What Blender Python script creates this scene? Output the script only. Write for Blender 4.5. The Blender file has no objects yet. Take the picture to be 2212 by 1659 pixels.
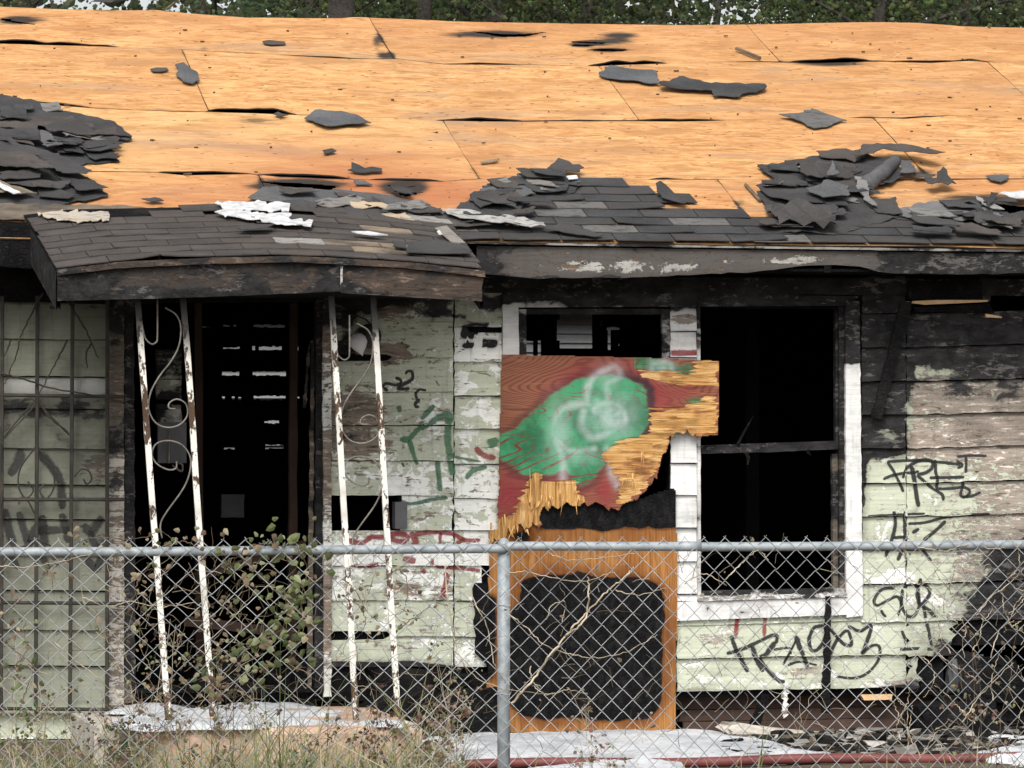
import bpy, bmesh, math, random
import numpy as np
from mathutils import Vector, Matrix

# ------------------------------------------------------------------ camera, sky, sun, exposure
random.seed(7)
rng = np.random.default_rng(7)
SC = bpy.context.scene
COL = SC.collection
F = 9600.0                      # focal length in units of a 2212-wide picture
PSI = math.radians(11.2)        # the house is seen slightly from its left
CX, CY = 1106.0, 950.0
CAMY, CAMZ = -24.0, 1.7
SP, CP = math.sin(PSI), math.cos(PSI)

cam_d = bpy.data.cameras.new('camera')
cam = bpy.data.objects.new('camera', cam_d)
COL.objects.link(cam)
cam.location = (0, CAMY, CAMZ)
cam.rotation_euler = (math.radians(90), 0, -PSI)
cam_d.sensor_width = 36
cam_d.lens = 36 * F / 2212
cam_d.shift_y = (CY - 829.5) / 2212
cam_d.clip_start = 0.5
cam_d.clip_end = 2000
SC.camera = cam

SUN_EL, SUN_AZ = math.radians(45), math.radians(200)   # azimuth clockwise from +Y: behind the camera, a little to its left
world = bpy.data.worlds.new('World')
SC.world = world
world.use_nodes = True
wn = world.node_tree
wn.nodes.clear()
sky = wn.nodes.new('ShaderNodeTexSky')
sky.sky_type = 'NISHITA'
sky.sun_disc = False
sky.sun_elevation = SUN_EL
sky.sun_rotation = SUN_AZ
sky.air_density = 1.0
sky.dust_density = 4.0
sky.ozone_density = 1.0
hs = wn.nodes.new('ShaderNodeHueSaturation')
hs.inputs['Saturation'].default_value = 0.22
bgn = wn.nodes.new('ShaderNodeBackground')
bgn.inputs['Strength'].default_value = 0.15
wo = wn.nodes.new('ShaderNodeOutputWorld')
wn.links.new(sky.outputs[0], hs.inputs['Color'])
wn.links.new(hs.outputs[0], bgn.inputs['Color'])
wn.links.new(bgn.outputs[0], wo.inputs['Surface'])

sun_d = bpy.data.lights.new('sun', 'SUN')
sun_d.energy = 1.5
sun_d.angle = math.radians(28)
sun_d.color = (1.0, 0.95, 0.88)
sun = bpy.data.objects.new('sun', sun_d)
COL.objects.link(sun)
sd = Vector((math.sin(SUN_AZ) * math.cos(SUN_EL), math.cos(SUN_AZ) * math.cos(SUN_EL), math.sin(SUN_EL)))
sun.rotation_euler = sd.to_track_quat('Z', 'Y').to_euler()
sun.location = (0, -20, 30)

vs = SC.view_settings
vs.view_transform = 'Standard'
vs.look = 'None'
vs.exposure = 0.55
vs.gamma = 1
vs.use_curve_mapping = False
SC.render.engine = 'CYCLES'
SC.cycles.max_bounces = 6
SC.cycles.transparent_max_bounces = 12
SC.cycles.use_denoising = True

# ------------------------------------------------------------------ measuring helpers
def ray(px, py):
    a = (np.asarray(px, float) - CX) / F
    b = (CY - np.asarray(py, float)) / F
    return SP + a * CP, CP - a * SP, b

def W(px, py, Y=0.0):
    """point seen at (px, py) on the upright plane y = Y"""
    dx, dy, dz = ray(px, py)
    k = (Y - CAMY) / dy
    return np.stack(np.broadcast_arrays(k * dx, Y + 0 * k, CAMZ + k * dz), -1)

def WZ(px, py, Z):
    """point seen at (px, py) on the level plane z = Z"""
    dx, dy, dz = ray(px, py)
    k = (Z - CAMZ) / dz
    return np.stack(np.broadcast_arrays(k * dx, CAMY + k * dy, Z + 0 * k), -1)

def PX(P):
    P = np.asarray(P, float)
    dx, dy = P[..., 0], P[..., 1] - CAMY
    t = dx * SP + dy * CP
    r = dx * CP - dy * SP
    return CX + F * r / t, CY - F * (P[..., 2] - CAMZ) / t

PITCH = math.radians(20)
SPI, CPI = math.sin(PITCH), math.cos(PITCH)
EY, EZ = -0.45, 2.775           # the eave line of the main roof

def roof_xs(px, py):
    dx, dy, dz = ray(px, py)
    # plane: -(y-EY)*SPI + (z-EZ)*CPI = 0
    k = ((CAMY - EY) * SPI - (CAMZ - EZ) * CPI) / (-dy * SPI + dz * CPI)
    X = k * dx
    Y = CAMY + k * dy
    return X, (Y - EY) / CPI

def RP(X, s, h=0.0):
    X, s, h = np.broadcast_arrays(np.asarray(X, float), np.asarray(s, float), np.asarray(h, float))
    return np.stack((X, EY + s * CPI - h * SPI, EZ + s * SPI + h * CPI), -1)

def sstep(a, b, x):
    t = np.clip((np.asarray(x, float) - a) / (b - a), 0, 1)
    return t * t * (3 - 2 * t)

def gb(px, py, cx, cy, rx, ry):
    return np.exp(-((px - cx) / rx) ** 2 - ((py - cy) / ry) ** 2)

def sbox(px, py, x0, x1, y0, y1, f=12):
    return sstep(x0 - f, x0 + f, px) * (1 - sstep(x1 - f, x1 + f, px)) * sstep(y0 - f, y0 + f, py) * (1 - sstep(y1 - f, y1 + f, py))

def _hash(i, j, seed):
    n = (i.astype(np.int64) * 374761393 + j.astype(np.int64) * 668265263 + seed * 974711) & 0x7fffffff
    n = ((n ^ (n >> 13)) * 1274126177) & 0x7fffffff
    return ((n ^ (n >> 16)) & 0xffff) / 65535.0

def vn(x, y, seed=0):
    x = np.asarray(x, float); y = np.asarray(y, float)
    x, y = np.broadcast_arrays(x, y)
    i, j = np.floor(x), np.floor(y)
    u, v = x - i, y - j
    u = u * u * (3 - 2 * u); v = v * v * (3 - 2 * v)
    a = _hash(i, j, seed); b = _hash(i + 1, j, seed); c = _hash(i, j + 1, seed); d = _hash(i + 1, j + 1, seed)
    return (a * (1 - u) + b * u) * (1 - v) + (c * (1 - u) + d * u) * v

def fbm(x, y, seed=0, o=4):
    s, a, t = 0, 1.0, 0
    for k in range(o):
        s = s + a * vn(x * 2 ** k, y * 2 ** k, seed + k * 17)
        t += a; a *= 0.5
    return s / t

def inpoly(px, py, poly):
    px = np.asarray(px, float); py = np.asarray(py, float)
    r = np.zeros(np.broadcast(px, py).shape, bool)
    n = len(poly)
    for i in range(n):
        x1, y1 = poly[i]; x2, y2 = poly[(i + 1) % n]
        if y1 == y2:
            continue
        c = ((y1 > py) != (y2 > py)) & (px < (x2 - x1) * (py - y1) / (y2 - y1) + x1)
        r ^= c
    return r

def segdist(px, py, pts):
    d = np.full(np.broadcast(px, py).shape, 1e9)
    for (x1, y1), (x2, y2) in zip(pts[:-1], pts[1:]):
        vx, vy = x2 - x1, y2 - y1
        L = vx * vx + vy * vy + 1e-9
        t = np.clip(((px - x1) * vx + (py - y1) * vy) / L, 0, 1)
        d = np.minimum(d, np.hypot(px - x1 - t * vx, py - y1 - t * vy))
    return d

def pline(pts):
    xs = [p[0] for p in pts]; ys = [p[1] for p in pts]
    return lambda x: np.interp(x, xs, ys)

def smooth(pts, n=6):
    """Catmull-Rom through pts"""
    P = np.array(pts, float)
    if len(P) < 3:
        t = np.linspace(0, 1, n * 2)[:, None]
        return P[0] * (1 - t) + P[-1] * t
    Q = np.vstack((2 * P[0] - P[1], P, 2 * P[-1] - P[-2]))
    out = []
    for i in range(1, len(Q) - 2):
        p0, p1, p2, p3 = Q[i - 1:i + 3]
        for t in np.linspace(0, 1, n, endpoint=False):
            out.append(0.5 * (2 * p1 + (p2 - p0) * t + (2 * p0 - 5 * p1 + 4 * p2 - p3) * t * t + (3 * p1 - p0 - 3 * p2 + p3) * t ** 3))
    out.append(P[-1])
    return np.array(out)

# crop-to-picture shorthand used for traced outlines (three columns, three rows of enlarged views)
def cr(col, row, pts):
    return [(737.333 * col + x / 3.0, 553.0 * row + y / 3.0) for x, y in pts]

# ------------------------------------------------------------------ object helpers
def mesh(name, v, f, mat, attrs=None, smooth_=False, uv=None):
    m = bpy.data.meshes.new(name)
    m.from_pydata([tuple(map(float, p)) for p in v], [], [tuple(map(int, q)) for q in f])
    if attrs:
        for k, a in attrs.items():
            at = m.color_attributes.new(k, 'FLOAT_COLOR', 'POINT')
            a = np.asarray(a, np.float32)
            if a.shape[1] == 3:
                a = np.hstack((a, np.ones((len(a), 1), np.float32)))
            at.data.foreach_set('color', a.ravel())
    if uv is not None:
        ul = m.uv_layers.new(name='UVMap')
        li = np.empty(len(m.loops), np.int32)
        m.loops.foreach_get('vertex_index', li)
        ul.data.foreach_set('uv', np.asarray(uv, np.float32)[li].ravel())
    if smooth_:
        m.polygons.foreach_set('use_smooth', [True] * len(m.polygons))
    if mat:
        m.materials.append(mat)
    m.update()
    return m

def tag(o, label=None, cat=None, group=None, kind=None):
    if label: o['label'] = label
    if cat: o['category'] = cat
    if group: o['group'] = group
    if kind: o['kind'] = kind
    return o

ORG = {}
def empty(name, loc, label=None, cat=None, group=None, parent=None):
    o = bpy.data.objects.new(name, None)
    COL.objects.link(o)
    o.empty_display_size = 0.1
    if parent is None:
        o.location = tuple(map(float, loc))
        ORG[o.name] = Vector(tuple(map(float, loc)))
    else:
        o.parent = parent
        o.matrix_parent_inverse = Matrix.Translation(-org(parent))
        ORG[o.name] = org(parent) * 0
    tag(o, label, cat, group)
    return o

def org(o):
    return ORG.get(o.name, Vector((0, 0, 0)))

def total_org(o):
    t = Vector((0, 0, 0))
    # a child always stays at world identity, so only a top-level parent shifts it
    if o.parent is None:
        t = org(o)
    return t

def link(name, me, parent=None):
    o = bpy.data.objects.new(name, me)
    COL.objects.link(o)
    if parent is not None:
        o.parent = parent
        o.matrix_parent_inverse = Matrix.Translation(-total_org(parent))
    return o

class MB:
    def __init__(self):
        self.v, self.f, self.a, self.n = [], [], [], 0
    def add(self, v, f, a=None):
        v = np.asarray(v, float).reshape(-1, 3)
        self.v.append(v)
        self.f += [tuple(int(i) + self.n for i in q) for q in f]
        if a is None:
            a = (0, 0, 0)
        a = np.asarray(a, float)
        if a.ndim == 1:
            a = np.tile(a, (len(v), 1))
        self.a.append(a)
        self.n += len(v)
    def tube(self, pts, r, sides=6, a=None, cap=True):
        P = np.asarray(pts, float)
        n = len(P)
        r = np.broadcast_to(np.asarray(r, float), (n,))
        T = np.gradient(P, axis=0)
        T /= np.linalg.norm(T, axis=1)[:, None] + 1e-9
        up = np.array([0.13, -0.97, 0.2])
        V = []
        for i in range(n):
            t = T[i]
            u = up if abs(np.dot(t, up)) < 0.95 else np.array([1.0, 0, 0])
            b = np.cross(t, u); b /= np.linalg.norm(b)
            c = np.cross(b, t)
            for k in range(sides):
                g = 2 * math.pi * k / sides
                V.append(P[i] + r[i] * (math.cos(g) * b + math.sin(g) * c))
        Fc = []
        for i in range(n - 1):
            for k in range(sides):
                k2 = (k + 1) % sides
                Fc.append((i * sides + k, i * sides + k2, (i + 1) * sides + k2, (i + 1) * sides + k))
        if cap:
            Fc.append(tuple(range(sides))[::-1])
            Fc.append(tuple((n - 1) * sides + k for k in range(sides)))
        if a is not None and np.asarray(a).ndim == 2:
            a = np.repeat(np.asarray(a), sides, axis=0)
        self.add(V, Fc, a)
    def box(self, x0, x1, y0, y1, z0, z1, a=None):
        v = [(x, y, z) for x in (x0, x1) for y in (y0, y1) for z in (z0, z1)]
        f = [(0, 1, 3, 2), (4, 6, 7, 5), (0, 4, 5, 1), (2, 3, 7, 6), (0, 2, 6, 4), (1, 5, 7, 3)]
        self.add(v, f, a)
    def build(self, name, mat, parent=None, attr='M', smooth_=False):
        if not self.v:
            return None
        me = mesh(name, np.vstack(self.v), self.f, mat, {attr: np.vstack(self.a)}, smooth_)
        return link(name, me, parent)

def grid_faces(nu, nv, off=0):
    return [(off + j * nu + i, off + j * nu + i + 1, off + (j + 1) * nu + i + 1, off + (j + 1) * nu + i) for j in range(nv - 1) for i in range(nu - 1)]

PLANKS = []      # for paint that follows the lapped boards

def board(name, top, bot, Y, th, mat, parent, nx=None, nz=4, tilt=0.0, mask=None, rag=0.0, ragend=0.0, seed=0, warp=0.0, reg=False, mod=1.0):
    """a board whose front is outlined by a top and a bottom line (left to right), standing at depth Y"""
    x0 = max(top[0][0], -1e9); x1 = top[-1][0]
    bx0, bx1 = bot[0][0], bot[-1][0]
    if nx is None:
        nx = max(3, int(abs(x1 - x0) / 22) + 2)
    ft, fb = pline(top), pline(bot)
    u = np.linspace(0, 1, nx)
    tx = x0 + (x1 - x0) * u; ty = ft(tx)
    bx = bx0 + (bx1 - bx0) * u; by = fb(bx)
    if rag:
        by = by + rag * (fbm(bx * 0.09, seed + 0.5 + 0 * bx, seed, 3) - 0.5) * 2
        ty = ty + 0.4 * rag * (fbm(tx * 0.07, seed + 9.5 + 0 * bx, seed, 3) - 0.5) * 2
    v = np.linspace(0, 1, nz)[:, None]          # 0 bottom .. 1 top
    gx = bx[None] * (1 - v) + tx[None] * v
    gy = by[None] * (1 - v) + ty[None] * v
    if ragend:
        j = ragend * (rng.random((nz, 2)) - 0.5) * 2
        gx[:, 0] += j[:, 0]; gx[:, -1] += j[:, 1]
    Yg = Y + tilt * v + 0 * gx
    if warp:
        Yg = Yg + warp * (fbm(gx * 0.012, gy * 0.012 + seed, seed + 3, 2) - 0.5) * 2
    dx, dy, dz = ray(gx, gy)
    k = (Yg - CAMY) / dy
    P = np.stack((k * dx, Yg, CAMZ + k * dz), -1).reshape(-1, 3)
    n = nx * nz
    faces = [f for f in grid_faces(nx, nz)]
    Pb = P + np.array([0, th, 0])
    ring = [i for i in range(nx)] + [j * nx + nx - 1 for j in range(1, nz)] + [(nz - 1) * nx + i for i in range(nx - 2, -1, -1)] + [j * nx for j in range(nz - 2, 0, -1)]
    V = np.vstack((P, Pb[ring]))
    m = len(ring)
    for q in range(m):
        q2 = (q + 1) % m
        faces.append((ring[q2], ring[q], n + q, n + q2))
    faces.append(tuple(n + q for q in range(m - 1, -1, -1)))
    A = np.zeros((len(V), 4))
    A[:, 3] = 1
    if mask is not None:
        fx = np.concatenate((gx.ravel(), gx.ravel()[ring])); fy = np.concatenate((gy.ravel(), gy.ravel()[ring]))
        M = mask(fx, fy)
        for c in range(len(M)):
            A[:, c] = M[c]
        R = np.clip(A[:, 0], 0, 1)
        A[:, 0] = np.clip(R + mod * 2.6 * R * (1 - R) * (fbm(fx * 0.016, fy * 0.035, 77, 4) - 0.5) * 1.6, 0, 1)
    o = link(name, mesh(name, V, faces, mat, {'M': A}), parent)
    if reg:
        PLANKS.append((x0, x1, ft, fb, Y, tilt))
    return o

def surfY(px, py, default=-0.012):
    out = np.full(np.shape(px), default)
    for (x0, x1, ft, fb, Y, tilt) in PLANKS:
        t, b = ft(px), fb(px)
        k = (px >= x0) & (px <= x1) & (py >= t - 1) & (py <= b + 1)
        v = np.clip((b - py) / (b - t + 1e-6), 0, 1)
        out = np.where(k, Y + tilt * v, out)
    return out

def ribbon(mb, pts, w, offs=0.002, n=7, taper=True):
    """a sprayed stroke that follows the boards; w in picture units"""
    P = smooth(pts, n)
    # even out the spacing
    d = np.concatenate(([0], np.cumsum(np.hypot(*np.diff(P, axis=0).T))))
    m = max(4, int(d[-1] / 3.0))
    s = np.linspace(0, d[-1], m)
    P = np.stack((np.interp(s, d, P[:, 0]), np.interp(s, d, P[:, 1])), -1)
    T = np.gradient(P, axis=0); T /= np.linalg.norm(T, axis=1)[:, None] + 1e-9
    Nn = np.stack((-T[:, 1], T[:, 0]), -1)
    w = w * 1.9
    ww = w * (0.85 + 0.3 * vn(s * 0.05, 3.3 + 0 * s, int(w * 10)))
    if taper:
        ww = ww * np.clip(np.minimum(s, d[-1] - s) / (w * 0.8) + 0.55, 0, 1)
    rows = []
    for k in (-1, -0.5, 0, 0.5, 1):
        Q = P + Nn * (ww * 0.5 * k)[:, None]
        y = surfY(Q[:, 0], Q[:, 1]) - offs
        dx, dy, dz = ray(Q[:, 0], Q[:, 1])
        kk = (y - CAMY) / dy
        rows.append(np.stack((kk * dx, y, CAMZ + kk * dz), -1))
    V = np.vstack(rows)
    A = np.zeros((len(V), 3))
    A[:, 0] = np.repeat(np.abs([-1, -0.5, 0, 0.5, 1]), m)
    mb.add(V, grid_faces(m, 5), A)

# ------------------------------------------------------------------ materials
class NM:
    def __init__(self, name, rough=0.85, spec=0.25):
        self.m = bpy.data.materials.new(name)
        self.m.use_nodes = True
        self.t = self.m.node_tree
        self.t.nodes.clear()
        self.out = self.t.nodes.new('ShaderNodeOutputMaterial')
        self.b = self.t.nodes.new('ShaderNodeBsdfPrincipled')
        self.b.inputs['Roughness'].default_value = rough
        self.b.inputs['Specular IOR Level'].default_value = spec
        self.t.links.new(self.b.outputs[0], self.out.inputs['Surface'])
        g = self.t.nodes.new('ShaderNodeNewGeometry')
        self.pos = g.outputs['Position']
        self.oi = None
    def N(self, kind): return self.t.nodes.new(kind)
    def L(self, a, b): self.t.links.new(a, b)
    def put(self, sock, v):
        if isinstance(v, bpy.types.NodeSocket): self.L(v, sock)
        elif isinstance(v, (tuple, list)) and sock.type == 'RGBA': sock.default_value = (*v[:3], 1)
        else: sock.default_value = v
    def rand(self):
        if self.oi is None: self.oi = self.N('ShaderNodeObjectInfo')
        return self.oi.outputs['Random']
    def map(self, scale, vec=None, shift_by_object=False, rot=None):
        mp = self.N('ShaderNodeMapping')
        self.L(vec or self.pos, mp.inputs['Vector'])
        mp.inputs['Scale'].default_value = scale
        if rot: mp.inputs['Rotation'].default_value = rot
        if shift_by_object:
            c = self.N('ShaderNodeCombineXYZ')
            q = self.math('MULTIPLY', self.rand(), 37.0)
            for k in range(3): self.L(q, c.inputs[k])
            self.L(c.outputs[0], mp.inputs['Location'])
        return mp.outputs[0]
    def noise(self, scale, detail=4, vec=None, rough=0.55, dist=0.0):
        n = self.N('ShaderNodeTexNoise')
        n.inputs['Scale'].default_value = scale
        n.inputs['Detail'].default_value = detail
        n.inputs['Roughness'].default_value = rough
        n.inputs['Distortion'].default_value = dist
        self.L(vec or self.pos, n.inputs['Vector'])
        return n.outputs['Fac']
    def voro(self, scale, vec=None, feat='F1'):
        n = self.N('ShaderNodeTexVoronoi')
        n.feature = feat
        n.inputs['Scale'].default_value = scale
        self.L(vec or self.pos, n.inputs['Vector'])
        return n.outputs['Distance']
    def math(self, op, a, b=0.0, c=None, clamp=False):
        n = self.N('ShaderNodeMath'); n.operation = op; n.use_clamp = clamp
        self.put(n.inputs[0], a); self.put(n.inputs[1], b)
        if c is not None: self.put(n.inputs[2], c)
        return n.outputs[0]
    def ramp(self, fac, a, b):
        n = self.N('ShaderNodeMapRange'); n.interpolation_type = 'SMOOTHSTEP'
        self.put(n.inputs['Value'], fac)
        n.inputs['From Min'].default_value = a; n.inputs['From Max'].default_value = b
        return n.outputs[0]
    def mix(self, fac, a, b, mode='MIX'):
        n = self.N('ShaderNodeMix'); n.data_type = 'RGBA'; n.blend_type = mode
        self.put(n.inputs[0], fac); self.put(n.inputs[6], a); self.put(n.inputs[7], b)
        return n.outputs[2]
    def attr(self, name='M'):
        n = self.N('ShaderNodeAttribute'); n.attribute_name = name
        s = self.N('ShaderNodeSeparateColor')
        self.L(n.outputs['Color'], s.inputs[0])
        return s.outputs[0], s.outputs[1], s.outputs[2], n.outputs['Alpha']
    def acol(self, name='M'):
        n = self.N('ShaderNodeAttribute'); n.attribute_name = name
        return n.outputs['Color']
    def bump(self, h, strength=0.4, dist=0.01):
        n = self.N('ShaderNodeBump')
        n.inputs['Strength'].default_value = strength; n.inputs['Distance'].default_value = dist
        self.put(n.inputs['Height'], h)
        self.L(n.outputs[0], self.b.inputs['Normal'])
    def col(self, c): self.put(self.b.inputs['Base Color'], c); return self
    def rough(self, r): self.put(self.b.inputs['Roughness'], r)

SOOT = (0.012, 0.0118, 0.012)

def painted(name, base, white, bare, bare2, peel=5.0, white_thr=0.62, bare_thr=0.66, soot_scale=7.0, grime=0.5):
    """old paint over primer over weathered wood, sooted. M: R soot and painted shade, G bare wood, B primer showing"""
    k = NM(name, 0.8, 0.10)
    R, G, B, A = k.attr()
    n1a = k.noise(peel * 0.8, 8, k.map((1, 1, 1.5), shift_by_object=True), 0.66, 0.5)
    n1b = k.noise(peel * 3.6, 8, k.map((1, 1, 1.3), shift_by_object=True), 0.70, 0.8)
    n1 = k.math('ADD', k.math('MULTIPLY', n1a, 0.62), k.math('MULTIPLY', n1b, 0.38))
    n2 = k.noise(55, 3)
    n3 = k.noise(6, 5, k.map((0.6, 1, 14), shift_by_object=True), 0.6)
    n4 = k.noise(peel * 2.3, 8, k.map((1, 1, 2.2), shift_by_object=True), 0.72, 0.8)
    wv = k.math('ADD', k.math('ADD', n1, k.math('MULTIPLY', B, 0.55)), k.math('MULTIPLY', n2, 0.06))
    wm = k.ramp(wv, white_thr - 0.03, white_thr - 0.012)
    c = k.mix(k.ramp(n3, 0.3, 0.7), base, tuple(x * 0.84 for x in base))
    c = k.mix(wm, c, k.mix(k.ramp(n3, 0.35, 0.7), white, tuple(x * 0.87 for x in white)))
    bv = k.math('ADD', k.math('ADD', k.math('MULTIPLY', n4, 0.75), k.math('MULTIPLY', n3, 0.25)), k.math('MULTIPLY', G, 0.5))
    bm = k.ramp(bv, bare_thr - 0.035, bare_thr - 0.015)
    wood = k.mix(k.ramp(n3, 0.35, 0.65), bare, bare2)
    wf = k.noise(13, 7, k.map((0.7, 1, 3.0)), 0.75, 0.4)
    wood = k.mix(k.ramp(wf, 0.55, 0.63), wood, tuple(min(1, x * 2.3) for x in bare2))
    wood = k.mix(k.ramp(wf, 0.44, 0.36), wood, tuple(x * 0.3 for x in bare))
    c = k.mix(bm, c, wood)
    # grime in blotches and runs
    gm_ = k.noise(2.3, 7, k.map((1, 1, 1.3)), 0.68, 0.5)
    gm2 = k.noise(11, 6, k.map((1, 1, 2.4)), 0.7)
    gv = k.math('ADD', k.math('MULTIPLY', gm_, 0.6), k.math('MULTIPLY', gm2, 0.4))
    c = k.mix(k.math('MULTIPLY', k.ramp(gv, 0.47, 0.66), grime), c, (0.10, 0.085, 0.068))
    # weather streaks
    st = k.noise(3.5, 5, k.map((9, 1, 0.8)), 0.6)
    c = k.mix(k.math('MULTIPLY', k.ramp(st, 0.52, 0.75), 0.35), c, tuple(x * 0.5 for x in bare))
    # dark layer on the left wall: painted porch shade and smoke soot (1 - alpha)
    c = k.mix(k.math('MULTIPLY', k.math('SUBTRACT', 1.0, A), k.math('ADD', 0.75, k.math('MULTIPLY', gm_, 0.5)), clamp=True), c, (0.055, 0.052, 0.045))
    # soot, plus the shade painted in R: soft where it is light, flaking where it is heavy
    ns = k.noise(soot_scale, 7, k.map((1, 1, 1.7)), 0.68, 0.3)
    sv = k.math('ADD', k.math('MULTIPLY', R, 1.25), k.math('MULTIPLY', k.math('SUBTRACT', ns, 0.5), 1.3))
    veil = k.math('MULTIPLY', R, k.math('ADD', 0.55, k.math('MULTIPLY', ns, 0.5)), clamp=True)
    c = k.mix(veil, c, (0.035, 0.031, 0.029))
    sm = k.math('MULTIPLY', k.ramp(sv, 0.60, 0.78), k.ramp(R, 0.12, 0.4))
    fl = k.noise(16, 7, k.map((1, 1, 2.6)), 0.72, 0.3)
    fl2 = k.noise(3.2, 4, k.map((1, 1, 2.0)))
    fleck = k.math('MULTIPLY', k.ramp(k.math('ADD', k.math('MULTIPLY', fl, 0.6), k.math('MULTIPLY', fl2, 0.4)), 0.545, 0.585), 0.8)
    dark = k.mix(k.ramp(ns, 0.35, 0.7), SOOT, (0.034, 0.033, 0.034))
    c = k.mix(sm, c, k.mix(fleck, dark, (0.115, 0.105, 0.10)))
    k.col(c)
    h = k.math('ADD', k.math('MULTIPLY', wm, -0.35), k.math('ADD', k.math('MULTIPLY', bm, -0.6), k.math('ADD', k.math('MULTIPLY', n2, 0.25), k.math('MULTIPLY', n3, 0.5))))
    h = k.math('ADD', h, k.math('MULTIPLY', sm, k.math('MULTIPLY', k.noise(38, 5), 1.2)))
    k.bump(h, 0.75, 0.006)
    k.rough(k.math('ADD', 0.62, k.math('MULTIPLY', n2, 0.3)))
    return k.m

M_SIDING = painted('sided_paint', (0.50, 0.53, 0.415), (0.80, 0.81, 0.77), (0.17, 0.135, 0.105), (0.26, 0.215, 0.175), grime=0.38)
M_SIDINGR = painted('scorched_siding_paint', (0.50, 0.53, 0.415), (0.78, 0.78, 0.73), (0.25, 0.205, 0.17), (0.36, 0.315, 0.27), peel=6, soot_scale=9)
M_TRIM = painted('trim_paint', (0.68, 0.68, 0.665), (0.74, 0.74, 0.73), (0.24, 0.20, 0.17), (0.34, 0.30, 0.26), peel=7, bare_thr=0.72, grime=0.35)
M_FASCIA = painted('fascia_paint', (0.095, 0.088, 0.082), (0.36, 0.355, 0.33), (0.10, 0.075, 0.058), (0.17, 0.115, 0.085), peel=9, white_thr=0.78)
M_CFASC = painted('canopy_fascia_paint', (0.042, 0.038, 0.036), (0.28, 0.27, 0.25), (0.045, 0.036, 0.030), (0.085, 0.060, 0.046), peel=4.5, white_thr=0.80, grime=0.3)
M_CASING = painted('casing_paint', (0.20, 0.185, 0.145), (0.5, 0.47, 0.42), (0.12, 0.095, 0.075), (0.19, 0.155, 0.12), peel=6, white_thr=0.72)

def char_mat():
    k = NM('charred_wood', 0.85, 0.06)
    n = k.noise(4, 6, None, 0.65)
    v = k.voro(26, k.map((1, 1, 2.2)), 'DISTANCE_TO_EDGE')
    f = k.noise(45, 4)
    c = k.mix(k.ramp(n, 0.4, 0.75), (0.006, 0.006, 0.0065), (0.020, 0.019, 0.019))
    c = k.mix(k.math('MULTIPLY', k.ramp(f, 0.60, 0.8), 0.5), c, (0.075, 0.07, 0.066))
    k.col(c)
    k.bump(k.math('ADD', k.ramp(v, 0.0, 0.12), k.math('MULTIPLY', f, 0.4)), 0.7, 0.006)
    return k.m
M_CHAR = char_mat()

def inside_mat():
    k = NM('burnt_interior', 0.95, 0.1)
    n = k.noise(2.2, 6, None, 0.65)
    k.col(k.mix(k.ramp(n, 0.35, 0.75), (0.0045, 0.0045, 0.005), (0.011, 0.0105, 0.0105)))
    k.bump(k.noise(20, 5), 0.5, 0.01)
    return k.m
M_INSIDE = inside_mat()

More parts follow.
